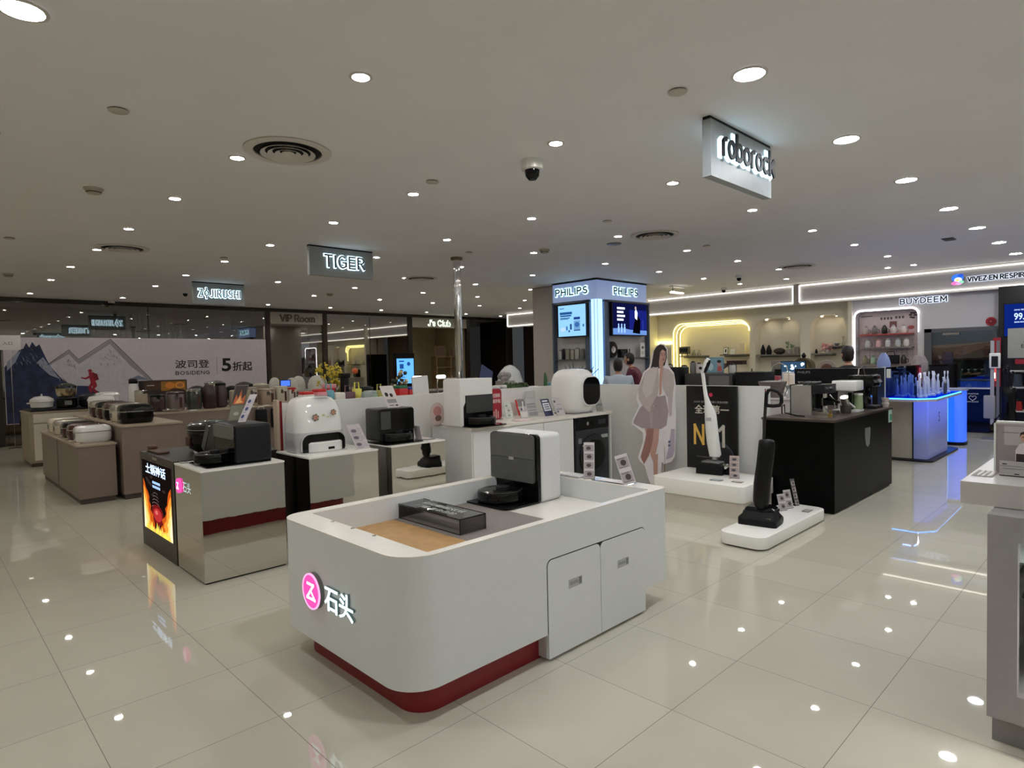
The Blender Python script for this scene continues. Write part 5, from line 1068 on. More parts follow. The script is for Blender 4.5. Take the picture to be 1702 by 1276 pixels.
# ================================================================== shelves of small goods behind the partition
counter('long grey counter behind the partition, crowded with colourful lunch boxes', -6.9, -5.75, 2.95, 8.2, 1.0, c_(120, 112, 106), c_(140, 134, 128), name='goods_counter')
GZ = 1.001
def bx_(name, label, cat, y, w, h, m, x=-6.3, d=.07, handle=None, lidm=None, shape='box'):
    t = T(name, label, cat, (x, y, GZ))
    if shape == 'box': B().rbox(-d, d, -w / 2, w / 2, 0, h, .012, 2).o('body', m, t)
    elif shape == 'hex': B().loft([[(x_ * k, y_ * k, z) for x_, y_ in E_(0, 0, w / 2, n=6)] for z, k in ((0, .75), (h * .5, 1), (h, .8))]).o('body', m, t)
    else: B().lathe([(w * .4, 0), (w * .5, .02), (w * .5, h * .9), (w * .42, h)], seg=22).o('body', m, t)
    if lidm: B().rbox(-d * .9, d * .9, -w * .46, w * .46, h * .93, h + .03, .01, 2).o('lid', lidm, t)
    if handle: B().tube([(0, -w * .32, h - .01), (0, -w * .27, h + .07), (0, w * .27, h + .07), (0, w * .32, h - .01)], .009, 8).o('handle', handle, t)
    return t
cB, cP, cW, cR, cM, cY, cG, cGr, cBl, cYG = c_(110, 170, 186, .35), c_(222, 150, 156, .4), c_(226, 222, 214, .4), c_(196, 36, 40, .35), c_(110, 76, 86, .4), c_(226, 218, 100, .4), c_(160, 172, 170, .4), c_(24, 110, 74, .4), c_(44, 60, 150, .4), c_(170, 166, 90, .5)
bx_('lunch_box', 'pink and red low box left of the blue handled bottle'.replace('left of', 'beside'), 'lunch box', 3.21, .12, .22, cP, lidm=cR)
bx_('lunch_box', 'red lidded box half hidden by the white flower dock top', 'lunch box', 3.06, .13, .2, cW, lidm=cR)
bx_('handled_bottle', 'pale blue bottle with a loop handle beside a white box', 'bottle', 3.32, .1, .23, cB, handle=cB, d=.045)
bx_('lunch_box', 'plain white box in front of the yellow flowers', 'lunch box', 3.43, .12, .2, cW)
bx_('teapot', 'red round kettle with a pale lid below the yellow flowers', 'kettle', 3.46, .14, .26, cR, x=-6.55, shape='round', lidm=cP)
bx_('handled_bottle', 'mauve bottle with a square loop handle', 'bottle', 3.56, .13, .2, cM, handle=cM, d=.05)
bx_('handled_bottle', 'bright yellow bottle with a round loop handle', 'bottle', 3.69, .09, .23, cY, handle=cY, d=.045, x=-6.34)
bx_('hexagon_jar', 'grey-blue hexagonal jar before the yellow bottle', 'jar', 3.71, .15, .195, cG, x=-6.15, shape='hex')
bx_('lunch_box', 'low mint green box between grey jar and yellow figure', 'lunch box', 3.84, .12, .17, c_(150, 176, 150, .4), lidm=cG)
bx_('small_jug', 'small mustard yellow jug beside the leaning white card', 'jug', 3.96, .08, .2, cYG, shape='round', handle=cYG)
bx_('bowl_stack', 'dark black lid bowl behind the mint green box', 'bowl', 3.95, .22, .24, BLACKM, x=-6.62, shape='round')
bx_('lunch_box', 'dark green box on a red box near the white board', 'lunch box', 4.26, .13, .21, cR, lidm=cGr)
bx_('lunch_box', 'blue topped red box closest to the white board', 'lunch box', 4.40, .12, .19, cR, lidm=cBl)
bx_('cup', 'small white cup at the foot of the leaning white board', 'cup', 4.50, .08, .17, cW, shape='round')
bx_('cup', 'olive yellow cup next to the small white cup', 'cup', 4.60, .09, .17, cYG, shape='round')
bx_('blender', 'dark coffee grinder with black cap before the yellow flowers', 'coffee grinder', 3.63, .10, .38, BLACKM, x=-6.5, shape='round', lidm=BLACK)
# yellow flowers
t = T('yellow_flowers', 'bushy bunch of yellow blossom sprays behind the colourful boxes', 'flowers', (-6.75, 3.6, GZ)); rr = random.Random(5)
B().lathe([(.05, 0), (.07, .05), (.05, .16), (.06, .2)], seg=20).o('vase', c_(150, 160, 156, .2), t)
b = B(); g = B()
for i in range(46):
    a = rr.uniform(0, 2 * PI); r = rr.uniform(.04, .22); z = rr.uniform(.30, .56) - r * .3; x, y = r * math.cos(a) * .6, r * math.sin(a)
    g.tube([(0, 0, .18), (x * .5, y * .5, z * .7), (x, y, z)], .0025, 4)
    for k in range(5): b.ball((x + rr.uniform(-.02, .02), y + rr.uniform(-.025, .025), z + rr.uniform(-.03, .03)), rr.uniform(.008, .015), 6)
g.o('stems', c_(96, 110, 50, .6), t); b.o('blossom', c_(206, 186, 56, .6, noise=.2), t)
t = T('orange_flower', 'single orange rose standing out of the yellow blossom', 'flowers', (-6.5, 3.76, GZ)); B().tube([(0, 0, 0), (0, .01, .4)], .004, 5).o('stem', c_(80, 100, 50, .6), t); B().ball((0, .01, .43), .035, 12).o('rose', c_(206, 96, 50, .6), t)
t = T('dried_flowers', 'dark bouquet with cream roses beside the tall info screen', 'flowers', (-6.6, 4.45, GZ)); B().lathe([(.05, 0), (.06, .1), (.04, .15)], seg=18).o('vase', c_(70, 60, 50, .4), t)
b = B(); w_ = B()
for i in range(26):
    a = rr.uniform(0, 2 * PI); r = rr.uniform(.02, .11); z = rr.uniform(.2, .42); p = (r * math.cos(a), r * math.sin(a), z)
    (w_ if i % 4 == 0 else b).ball(p, rr.uniform(.018, .03), 8)
b.o('foliage', c_(46, 56, 40, .7), t); w_.o('blossom', c_(210, 196, 150, .6), t)
# white lamps
for y, lab in ((4.62, 'small glowing white lamp beside the leaning white board'), (4.99, 'small glowing lamp touching the white dock box top')):
    t = T('desk_lamp', lab, 'lamp', (-6.45, y, GZ)); B().rbox(-.03, .03, -.065, .065, .30, .345, .02, 4).o('lamp_head', glow('lamp_head', (255, 250, 236), 5), t); B().tube([(0, -.05, .31), (0, -.07, .2), (0, -.03, 0)], .008).o('arm', STEEL, t); B().cyl(.05, 0, .012).o('foot', STEEL, t)
# counter continues: mugs, books, flower pots to the x=1000 side
for i, (y, c) in enumerate(((5.30, (196, 150, 160)), (5.42, (226, 206, 214)), (5.55, (186, 190, 206)), (5.67, (150, 160, 150)))):
    t = T('tumbler', ('pink', 'pale pink', 'lilac grey', 'sage green')[i] + ' tumbler with white lid behind the red sign', 'cup', (-6.0, y, GZ)); B().lathe([(.035, 0), (.045, .01), (.048, .16)], seg=18).o('cup_body', c_(*c, .35), t); B().lathe([(.05, .16), (.05, .185), (.04, .19)], seg=18).o('lid', WHITE, t)
t = T('planter_box', 'low pale planter with dense green herbs behind the price cards', 'planter', (-6.1, 5.98, GZ)); B().box(-.08, .08, -.2, .22, 0, .13).o('trough', c_(120, 130, 110, .5), t)
b = B()
for i in range(90): b.ball((rr.uniform(-.07, .07), rr.uniform(-.19, .21), rr.uniform(.13, .2)), rr.uniform(.012, .022), 6)
b.o('foliage', c_(60, 84, 48, .7, noise=.3), t)
t = T('white_dish_stack', 'stack of white dishes by the herb planter', 'dishes', (-6.05, 6.30, GZ)); B().lathe([(.07, 0), (.08, .02), (.08, .14), (.06, .15)], seg=22).o('dish_stack', WC, t)
t = T('cactus', 'small green cactus in a dark pot before the big white dome', 'plant', (-6.0, 6.5, GZ)); B().lathe([(.04, 0), (.055, .1)], seg=18).o('pot', BLACKM, t); B().tube([(0, 0, .1), (0, 0, .24), (0, -.01, .33)], [.03, .028, .012], 10).o('stem', c_(60, 100, 60, .6), t)
for i, (c, w, n_) in enumerate((((110, 160, 190), .10, 'sky blue'), ((186, 120, 140), .07, 'dusty pink'), ((150, 50, 44), .03, 'brick red'), ((220, 140, 40), .05, 'orange'), ((110, 20, 24), .05, 'wine red'), ((26, 22, 24), .06, 'black'))):
    y = 6.60 + (0, .11, .175, .22, .275, .335)[i]
    t = T('storage_tin', n_ + ' tin in the colourful row behind the round white machine', 'tin', (-6.0, y, GZ), group=None); B().rbox(-.05, .05, 0, w * .95, 0, .185, .008, 2).o('tin_body', c_(*c, .4), t); B().rbox(-.051, .051, -.001, w * .96, .15, .19, .006, 2).o('lid', c_(*[min(255, v + 14) for v in c], .4), t)
t = T('aloe_plant', 'spiky dark green plant in a pale pink pot behind the round white machine', 'plant', (-6.0, 7.16, GZ)); B().lathe([(.05, 0), (.065, .17), (.07, .19)], seg=20).o('pot', c_(214, 186, 180, .6), t)
b = B()
for a, l, k in ((0, .2, .03), (.9, .26, .10), (1.8, .24, .13), (2.7, .3, .08), (3.6, .25, .14), (4.5, .27, .10), (5.4, .22, .13)):
    b.tube([(0, 0, .17), (k * .6 * math.cos(a), k * .6 * math.sin(a), .17 + l * .4), (k * 1.2 * math.cos(a), k * 1.2 * math.sin(a), .17 + l)], [.016, .013, .002], 6)
b.o('leaves', c_(58, 70, 48, .6, noise=.2), t)
t = T('orchid', 'slim dark flowering plant against the glowing blue column', 'plant', (-6.4, 8.0, GZ)); B().lathe([(.05, 0), (.06, .12)], seg=18).o('pot', BLACKM, t)
b = B()
for p in ([(0, 0, .1), (0, .02, .3), (0, .1, .38)], [(0, 0, .1), (0, -.05, .28), (0, -.1, .36)], [(0, 0, .1), (0, .08, .26), (0, .22, .34)]): b.tube(p, .006, 5)
for p in ((0, -.1, .33), (0, -.06, .29), (0, .02, .31), (0, -.12, .29)): b.ball(p, .035, 8)
b.o('leaves', c_(34, 44, 40, .6), t)
t = T('open_laptop_screen', 'dark blue board leaning back above the lilac tumblers', 'screen', (-6.5, 5.7, GZ)); b = B(); b.m = Matrix.Translation((0, 0, .1)) @ Matrix.Rotation(-.5, 4, 'X') @ Matrix.Rotation(-.3, 4, 'Y'); b.box(-.02, 0, -.03, .2, .0, .42).o('board', c_(26, 44, 92, .5), t); B().box(-.06, .06, -.05, .16, -.0, .13).o('foot', GREY, t)
t = T('pumpkin_ornament', 'pale pink ribbed pumpkin ornament behind the white box dock', 'ornament', (-6.6, 5.28, GZ))
b = B()
for i in range(9): a = 2 * PI * i / 9; b.ball((.055 * math.cos(a), .055 * math.sin(a), .2), .055, 12, sz=1.8)
b.o('ribs', c_(200, 184, 176, .5), t); B().tube([(0, 0, .28), (0, .01, .33)], .01, 8).o('stem', c_(130, 110, 80), t); B().box(-.08, .08, -.1, .1, 0, .11).o('plinth_box', c_(180, 176, 170), t)
t = T('white_dome_cover', 'white half-dome cover before the dark doorway and column', 'cover', (-9.0, 8.7, 0)); B().lathe([(.28, .9), (.26, 1.1), (.2, 1.3), (.1, 1.4), (.02, 1.43)], seg=28).o('dome', WC, t); B().box(-.3, .3, -.3, .3, 0, .9).o('plinth_block', c_(120, 112, 106), t)
t = T('crumpled_cloth', 'grey crumpled cloth bundle beside the blue board', 'cloth', (-6.6, 6.28, GZ)); b = B()
for i in range(7): b.ball((rr.uniform(-.05, .05), rr.uniform(-.09, .09), .24 + rr.uniform(0, .09)), rr.uniform(.03, .055), 10)
b.o('bundle', c_(150, 146, 146, .8), t); B().box(-.08, .08, -.12, .12, 0, .22).o('plinth_box', c_(150, 146, 140), t)
# counters with dark tops further off, toward the storefront
counter('dark long counter running before the club shop front', -9.9, -9.2, 5.6, 8.4, 1.0, c_(90, 78, 70), c_(110, 100, 92), name='goods_counter')
# info kiosk
t = T('info_screen', 'tall dark info kiosk with a bright blue screen beside the club doorway', 'screen', (-15.5, 10.67, 0)); B().box(-.12, 0, -.33, .33, 0, 1.82).o('kiosk_body', BLACKM, t)
art('blue_screen', t, (.001, 0, 0), UY, UZ, [(glow('kiosk_blue', (96, 170, 250), 1.5), R_(-.3, .92, .3, 1.66)), (glow('kiosk_ink', (40, 90, 170), .8), R_(-.22, 1.56, -.04, 1.6)), (glow('kiosk_ink', (40, 90, 170), .8), E_(.12, 1.5, .06)), (glow('kiosk_ink', (40, 90, 170), .8), R_(-.2, 1.36, -.06, 1.5))] + [(glow('kiosk_ink', (40, 90, 170), .8), R_(-.2, 1.24 - i * .07, -.02 + .03 * (i % 2), 1.26 - i * .07)) for i in range(4)])
# ================================================================== blue-lit brand column
t = T('brand_column', 'square ceiling-high column with glowing blue-white corner and dark screen frames', 'column', (-8.0, 10.4, 0))
def Q(x, y): return (x + 8.0, y - 10.4)
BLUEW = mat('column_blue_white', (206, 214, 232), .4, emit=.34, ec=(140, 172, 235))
COLB = glow('column_light_blue', (150, 196, 255), 2.4)
b = B(); b.box(Q(-8.5, 0)[0], Q(-7.72, 0)[0], Q(0, 9.62)[1], Q(0, 11.25)[1], 0, CEIL - .01); b.box(Q(-7.8, 0)[0], Q(-7.52, 0)[0], Q(0, 9.9)[1], Q(0, 11.25)[1], 0, CEIL - .01); b.o('core', c_(206, 204, 206, .5), t)
# header box
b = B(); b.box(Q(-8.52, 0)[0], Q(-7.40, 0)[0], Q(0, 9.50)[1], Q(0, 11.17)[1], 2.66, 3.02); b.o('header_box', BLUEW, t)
b = B(); b.box(Q(-8.53, 0)[0], Q(-7.39, 0)[0], Q(0, 9.49)[1], Q(0, 11.18)[1], 3.02, 3.045); b.o('dark_top_trim', BLACKM, t)
# luminous corner
b = B(); b.box(Q(-7.58, 0)[0], Q(-7.43, 0)[0], Q(0, 9.55)[1], Q(0, 9.56)[1], .9, 2.66); b.box(Q(-7.45, 0)[0], Q(-7.44, 0)[0], Q(0, 9.55)[1], Q(0, 9.72)[1], .9, 2.66); b.o('glowing_corner', COLB, t)
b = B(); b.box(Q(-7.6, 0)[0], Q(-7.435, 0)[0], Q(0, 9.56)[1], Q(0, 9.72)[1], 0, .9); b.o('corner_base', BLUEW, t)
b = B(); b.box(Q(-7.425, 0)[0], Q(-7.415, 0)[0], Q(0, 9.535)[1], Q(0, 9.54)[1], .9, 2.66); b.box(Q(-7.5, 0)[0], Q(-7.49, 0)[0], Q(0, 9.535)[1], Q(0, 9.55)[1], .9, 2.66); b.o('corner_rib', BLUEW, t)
# frames (dark steel-grey)
FR = mat('frame_blue_grey', (92, 104, 122), .35, metal=.3)
b = B(); y = Q(0, 9.5)[1]
b.box(Q(-8.55, 0)[0], Q(-8.51, 0)[0], y, y + .15, .9, 2.64); b.box(Q(-7.70, 0)[0], Q(-7.585, 0)[0], y, y + .15, .9, 2.64); b.box(Q(-8.55, 0)[0], Q(-7.585, 0)[0], y, y + .15, 2.62, 2.66); b.o('left_face_frame', FR, t)
b = B(); x = Q(-7.4, 0)[0]
b.box(x - .15, x, Q(0, 9.73)[1], Q(0, 9.88)[1], .9, 2.64); b.box(x - .15, x, Q(0, 11.24)[1], Q(0, 11.28)[1], .9, 2.64); b.box(x - .15, x, Q(0, 9.73)[1], Q(0, 11.28)[1], 2.62, 2.66); b.o('side_face_frame', FR, t)
# letters
DKG = mat('dark_green_ink', (16, 44, 50), .4)
for O, U, w, h in (((Q(-8.42, 0)[0], Q(0, 9.497)[1], 2.79), UX, .80, .12), ((Q(-7.397, 0)[0], Q(0, 10.03)[1], 2.78), UY, .79, .12)):
    stroke_text('halo_light', 'PHILIPS', glow('halo_ice', (190, 240, 255), 2.4), t, O, U, UZ, w, h, .5, .004, .002, .3)
    stroke_text('letters', 'PHILIPS', DKG, t, O, U, UZ, w, h, .22, .008, .012, .3)
# screens
sl = (Q(-8.33, 0)[0], Q(0, 9.44)[1], 1.97)
B().box(Q(-8.36, 0)[0], Q(-7.615, 0)[0], Q(0, 9.445)[1], Q(0, 9.6)[1], 1.95, 2.60).o('screen_body', BLACKM, t)
gb = lambda r, g, b_, s=1.0: glow('pg_%d_%d_%d_%g' % (r, g, b_, s), (r, g, b_), s)
sh = [(gb(140, 196, 240, 1.3), R_(0, 0, .70, .61))]
for yy, x0, x1, hh in ((.56, .04, .16, .015), (.48, .04, .36, .05), (.42, .05, .34, .03), (.37, .05, .3, .02), (.345, .05, .26, .012)): sh.append((gb(40, 90, 150), R_(x0, yy - hh, x1, yy)))
sh += [(gb(36, 66, 140), R_(.4, .32, .56, .37)), (gb(120, 170, 220), R_(.4, .12, .56, .3)), (gb(60, 110, 180), E_(.48, .22, .06, .05)), (gb(40, 80, 140), R_(.4, .1, .56, .12)), (gb(40, 80, 140), R_(.3, .13, .35, .24)), (gb(70, 120, 190), R_(.2, .12, .24, .2)), (gb(60, 110, 170), E_(.64, .2, .02, .03)), (gb(200, 230, 250), E_(.12, .14, .07, .04)), (gb(50, 90, 150), R_(.26, .08, .3, .12))]
art('lit_poster', t, sl, UX, UZ, sh, label='light blue lit poster with kitchen appliances')
B().box(Q(-7.5, 0)[0], Q(-7.345, 0)[0], Q(0, 9.9)[1], Q(0, 11.1)[1], 1.96, 2.62).o('screen_body', BLACKM, t)
sr = (Q(-7.344, 0)[0], Q(0, 9.92)[1], 1.98)
sh = [(gb(18, 22, 74, .8), R_(0, 0, 1.16, .62)), (gb(30, 40, 140, .8), R_(.55, .05, 1.16, .5)), (gb(110, 150, 220, 1.1), [(0, 0), (1.16, 0), (1.16, .09), (.6, .1), (.3, .13), (0, .12)]), (gb(10, 8, 20, .6), [(.66, .04), (.92, .02), (.94, .3), (.86, .38), (.76, .36), (.7, .2)]), (gb(226, 232, 250, 1.4), [(.74, .34), (.82, .3), (.84, .45), (.79, .52), (.74, .48)]), (gb(200, 180, 180, 1), E_(.77, .54, .03, .035)), (gb(40, 60, 160, 1), R_(1.0, .1, 1.04, .3))]
for i in range(4): sh.append((gb(230, 240, 255, 1.6), R_(.14, .5 - i * .075, .40 - .05 * (i % 2), .54 - i * .075)))
for xx in (.16, .26, .36): sh += [(gb(150, 190, 250, 1.4), R_(xx, .04, xx + .05, .16)), (gb(150, 190, 250, 1.4), E_(xx + .025, .19, .022, .03, 10))]
art('dark_screen_picture', t, sr, UY, UZ, sh, label='dark blue screen picture of a person and shavers')
# product niches
b = B(); b.box(Q(-8.51, 0)[0], Q(-7.70, 0)[0], Q(0, 9.60)[1], Q(0, 9.63)[1], .9, 1.96); b.box(Q(-7.54, 0)[0], Q(-7.50, 0)[0], Q(0, 9.88)[1], Q(0, 11.24)[1], .9, 1.98); b.o('niche_back', c_(186, 184, 186, .5), t)
b = B(); b.box(Q(-8.51, 0)[0], Q(-7.70, 0)[0], Q(0, 9.50)[1], Q(0, 9.63)[1], 1.50, 1.515); b.box(Q(-7.54, 0)[0], Q(-7.40, 0)[0], Q(0, 9.88)[1], Q(0, 11.24)[1], 1.51, 1.525); b.o('glass_shelf', c_(90, 100, 100, .2), t)
for x, w, h, c, lab in ((-8.4, .07, .17, (196, 196, 196), 'white bottle first on the narrow column shelf'), (-8.32, .06, .2, (22, 22, 26), 'black flask on the narrow column shelf'), (-8.2, .1, .19, (150, 146, 136), 'grey canister beside the black flask'), (-8.08, .08, .18, (176, 172, 160), 'sand canister in the middle of the column shelf'), (-7.96, .09, .2, (186, 184, 176), 'pale framed canister next to the sand one'), (-7.82, .08, .18, (110, 112, 106), 'dark grey canister at the shelf end by the glowing corner')):
    q = T('canister', lab, 'canister', (x, 9.56, 1.516)); B().lathe([(w * .5, 0), (w * .55, .01), (w * .5, h)], seg=18, sy=.8).o('body', c_(*c, .3), q); B().lathe([(w * .45, h), (w * .45, h + .02)], seg=18, sy=.8).o('lid', GREY, q)
q = T('round_fan', 'dark round wheel-shaped appliance on the column side shelf', 'appliance', (-7.46, 10.02, 1.527)); B().lathe([(.12, -.04), (.16, -.03), (.16, .03), (.12, .04)], (0, 0, .16), 28, 'x').o('ring', BLACKM, q); B().lathe([(.07, -.045), (.07, .045)], (0, 0, .16), 20, 'x').o('hub', CHROME, q)
q = T('small_oven', 'small black box appliance on the column side shelf', 'appliance', (-7.46, 10.38, 1.527)); B().rbox(-.05, .05, -.12, .12, 0, .17, .01).o('body', BLACK, q); B().box(.05, .053, -.09, .05, .03, .14).o('window', CHAR, q)
q = T('toothbrush', 'thin dark brush stand beside the small black box on the column', 'toothbrush', (-7.46, 10.62, 1.527)); B().lathe([(.03, 0), (.012, .03), (.01, .16), (.006, .18)], seg=12).o('body', BLACKM, q)
q = T('price_board', 'white card with a dark oval mark at the column edge', 'price card', (-7.40, 11.0, 1.527)); B().box(0, .004, -.08, .08, .0, .30).o('card', WHITE, q); art('print', q, (.004, 0, 0), UY, UZ, [(GREY, E_(0, .2, .045, .03)), (GREY, R_(-.05, .1, .05, .11)), (GREY, R_(-.05, .07, .05, .08))]); B().box(-.02, .03, -.08, .08, 0, .004).o('foot', ACRYL, q)
S(B().box(-9.30, -8.58, 9.72, 11.2, 0, CEIL - .004).o('wall_column', c_(190, 182, 176, .6)))
S(B().box(-9.31, -8.57, 9.71, 11.21, CEIL - .02, CEIL - .002).o('trim_30', c_(120, 112, 104)))

# ================================================================== counters between partition and niches
DTOP = c_(44, 40, 40, .3)
counter('white-fronted counter with dark top behind the standing cutout', -5.6, -3.2, 7.35, 8.05, .98, c_(206, 200, 192), DTOP, name='goods_counter')
def dbox(name, label, cat, x0, x1, y, d, z0, z1, m, extra=None):
    q = T(name, label, cat, ((x0 + x1) / 2, y, z0)); w = (x1 - x0) / 2; B().rbox(-w, w, 0, d, 0, z1 - z0, .012, 2).o('body', m, q); return q
q = dbox('microwave', 'small dark microwave with a pink tag behind the cutout shoulder', 'microwave', -4.78, -4.46, 7.5, .25, 1.105, 1.37, BLACKM); B().box(-.12, -.05, -.004, 0, .14, .22).o('pink_tag', c_(170, 70, 90), q); B().box(.08, .14, -.004, 0, .04, .22).o('button_panel', CHAR, q)
q = dbox('device_stand', 'flat black platform under the small microwave', 'stand', -4.95, -4.46, 7.45, .35, .981, 1.10, BLACK); 
q = dbox('dark_display_box', 'grey-black open display box above the poster board', 'display box', -4.42, -3.74, 7.55, .3, .981, 1.285, c_(50, 50, 52, .25)); B().box(.02, .30, -.004, 0, .02, .27).o('grey_glass_inset', c_(110, 110, 112, .15), q)
q = dbox('dark_display_box', 'solid black display box above the white partition end', 'display box', -3.70, -3.32, 7.55, .3, .981, 1.30, BLACKM); B().box(-.19, .19, -.01, .0, .30, .315).o('top_lip', CHAR, q)
q = dbox('picture_display', 'blue-toned picture of a person standing on the open display box', 'picture', -4.15, -3.89, 7.62, .02, 1.287, 1.49, c_(90, 130, 150, .4)); art('picture', q, (-.13, -.001, 0), UX, UZ, [(c_(120, 160, 180, .5), R_(.01, .01, .25, .19)), (c_(190, 150, 140, .5), E_(.2, .12, .025, .03)), (c_(40, 34, 36, .5), E_(.2, .15, .03, .02)), (c_(190, 90, 90, .5), [(.17, .02), (.24, .02), (.23, .09), (.18, .09)]), (c_(180, 206, 214, .5), E_(.08, .08, .04, .05))])
for i, (x, h, m, lab) in enumerate(((-4.36, .14, GREY, 'small grey grinder on the open display box corner'), (-4.27, .12, c_(206, 200, 196), 'white little pot beside the grey grinder'), (-3.80, .1, c_(190, 190, 186), 'small framed card at the display box gap'))):
    q = T('small_appliance', lab, 'appliance', (x, 7.68, 1.287)); B().lathe([(.04, 0), (.045, .02), (.04, h)], seg=16).o('body', m, q); B().lathe([(.03, h), (.02, h + .02)], seg=16).o('lid', CHAR, q)
q = T('arched_lamp_frame', 'thin pale arched hoop standing before the niche wall', 'hoop', (-3.45, 8.3, 0)); B().tube([(-.12, 0, .95), (-.12, 0, 1.25), (-.09, 0, 1.36), (0, 0, 1.40), (.09, 0, 1.36), (.12, 0, 1.25), (.12, 0, .95)], .006, 6).o('hoop', c_(190, 186, 170), q); B().box(-.15, .15, -.05, .05, 0, .95).o('stand', c_(190, 184, 176), q)
counter('white counter with bright goods behind the floor washer handle', -4.05, -3.5, 8.6, 10.0, 1.0, WHITE, WHITE_TOP, name='goods_counter')
wp = [('pot_set', 'grey flared pitcher above the floor washer handle', 'pitcher', -2.93, 6.95, (120, 112, 108), .14, .20, 1.02), ('glassware', 'cut glass tumbler group beside the steel coffee machine', 'glass', -2.70, 7.3, (196, 196, 200), .05, .18, .98)]
counter('low white wavy-front display block behind the black counter end', -3.6, -2.79, 7.0, 7.28, 1.02, c_(206, 200, 196), c_(214, 208, 202), name='goods_counter')
q = T('flared_pitcher', 'grey flared pot above the floor washer handle', 'pot', (-3.04, 7.12, 1.021)); B().lathe([(.10, 0), (.13, .1), (.15, .16), (.155, .18)], seg=26).o('body', c_(112, 104, 100, .4), q); B().lathe([(.14, .18), (.06, .19)], seg=26).o('lid', GREY, q)
q = T('glass_cluster', 'clear glass beaker beside the grey flared pot', 'glass', (-2.84, 7.1, 1.021)); B().lathe([(.03, 0), (.05, .04), (.03, .1), (.05, .14)], seg=16).o('glass', c_(200, 204, 206, .05, metal=.6), q)
for i, (x, y, h, c, lab) in enumerate(((-3.9, 8.8, .26, (206, 190, 196), 'pale pink box standing on the bright goods counter'), (-3.85, 9.1, .2, (150, 60, 70), 'dark pink box behind the pale pink one'), (-3.75, 9.4, .22, (236, 226, 210), 'cream lamp box near the black stove display'), (-3.9, 9.7, .24, (206, 206, 206), 'white box at the rear of the bright goods counter'))):
    q = T('goods_box', lab, 'box', (x, y, 1.001)); B().rbox(-.07, .07, -.06, .06, 0, h, .008, 2).o('box', c_(*c, .4), q); B().box(.07, .072, -.04, .04, h * .3, h * .7).o('label_print', WHITE, q)
q = T('lit_picture_screen', 'small bright screen with white and blue picture before the arch wall', 'screen', (-4.1, 10.4, 1.0)); B().box(-.2, .2, 0, .03, .12, .40).o('bezel', BLACKM, q)
rq = random.Random(11)
art('glowing_picture', q, (-.19, -.001, .13), UX, UZ, [(gb(60, 90, 120, .8), R_(0, 0, .38, .26))] + [(gb(210, 236, 255, 2.2), E_(rq.uniform(.04, .34), rq.uniform(.05, .22), rq.uniform(.01, .035), rq.uniform(.01, .03), 8)) for _ in range(14)]); B().box(-.03, .03, -.02, .05, 0, .12).o('stand', BLACKM, q)
counter('grey counter carrying the small bright picture screen', -4.6, -3.6, 10.1, 10.8, 1.0, c_(150, 146, 140), c_(170, 166, 160), name='goods_counter')
# low display shelf before the arches
counter('pale counter along the arched niche wall with appliances on it', -9.2, -4.46, 13.3, 14.0, .98, c_(190, 182, 170), c_(206, 200, 190), name='goods_counter')
def item(name, label, cat, x, y, z, prof, m, lidm=None, extra=None, seg=20, sx=1, sy=1):
    q = T(name, label, cat, (x, y, z)); B().lathe(prof, seg=seg, sx=sx, sy=sy).o('body', m, q)
    if lidm: r, h = prof[-1]; B().lathe([(r * .9, h), (r * .6, h + .03), (.01, h + .04)], seg=seg, sx=sx, sy=sy).o('lid', lidm, q)
    if extra == 'handle': r, h = prof[-2]; B().tube([(r * .9, 0, h * .9), (r * 1.7, 0, h * .8), (r * 1.7, 0, h * .3), (r, 0, h * .2)], .008, 6).o('handle', lidm or m, q)
    return q
BK = BLACKM
q = dbox('arched_cabinet', 'grey arched-back appliance on the pale counter', 'appliance', -5.75, -5.35, 13.4, .2, .981, 1.38, c_(120, 116, 110)); B().box(-.12, .12, -.01, 0, .05, .22).o('front_panel', BK, q)
q = T('arched_basket', 'dark golden arched basket on the pale counter beside the grey arch', 'basket', (-5.12, 13.55, .981)); B().prism([(-.2, 0), (.2, 0)] + [(.2 * math.cos(a * PI / 10), .25 + .2 * math.sin(a * PI / 10)) for a in range(11)], -.1, .1, 'y').o('arch_body', c_(70, 60, 34, .4), q); B().prism([(-.15, 0.05), (.15, .05)] + [(.15 * math.cos(a * PI / 10), .22 + .15 * math.sin(a * PI / 10)) for a in range(11)], -.11, -.1, 'y').o('inner_face', c_(104, 92, 50, .4), q); B().lathe([(.03, .45), (.05, .5), (.01, .56)], seg=12).o('finial', BK, q)
q = T('espresso_machine', 'black espresso machine with cups on the pale counter', 'espresso machine', (-6.6, 13.55, .981)); B().box(-.18, .18, -.12, .12, 0, .06).o('tray', BK, q); B().box(-.18, -.06, -.05, .12, .06, .4).o('tower', BK, q); B().box(-.18, .18, -.12, .12, .33, .42).o('top', c_(50, 24, 26), q); B().lathe([(.025, .06), (.03, .11)], (.07, 0, 0), 14).o('cup', WHITE, q)
q = T('round_wreath', 'round brown patterned plate standing on the counter below the small shelf', 'plate', (-4.68, 13.6, .981)); B().lathe([(.19, -.01), (.2, 0), (.19, .012)], (0, 0, .2), 30, 'y').o('rim', c_(150, 140, 130), q); B().lathe([(.12, -.016), (.12, -.01)], (0, 0, .2), 20, 'y').o('pattern_disc', c_(96, 60, 50, noise=.5, scale=40), q)
item('globe_lamp', 'dark bowl-shaped appliance on a stem before the first arch', 'appliance', -6.95, 13.5, .981, [(.03, 0), (.02, .2), (.14, .28), (.17, .36)], c_(96, 88, 84), GREY)
item('stand_mixer', 'small grey mixer on the pale counter beside the wire hoop', 'mixer', -8.3, 13.5, .981, [(.1, 0), (.12, .1), (.08, .34)], c_(150, 146, 140), BK)
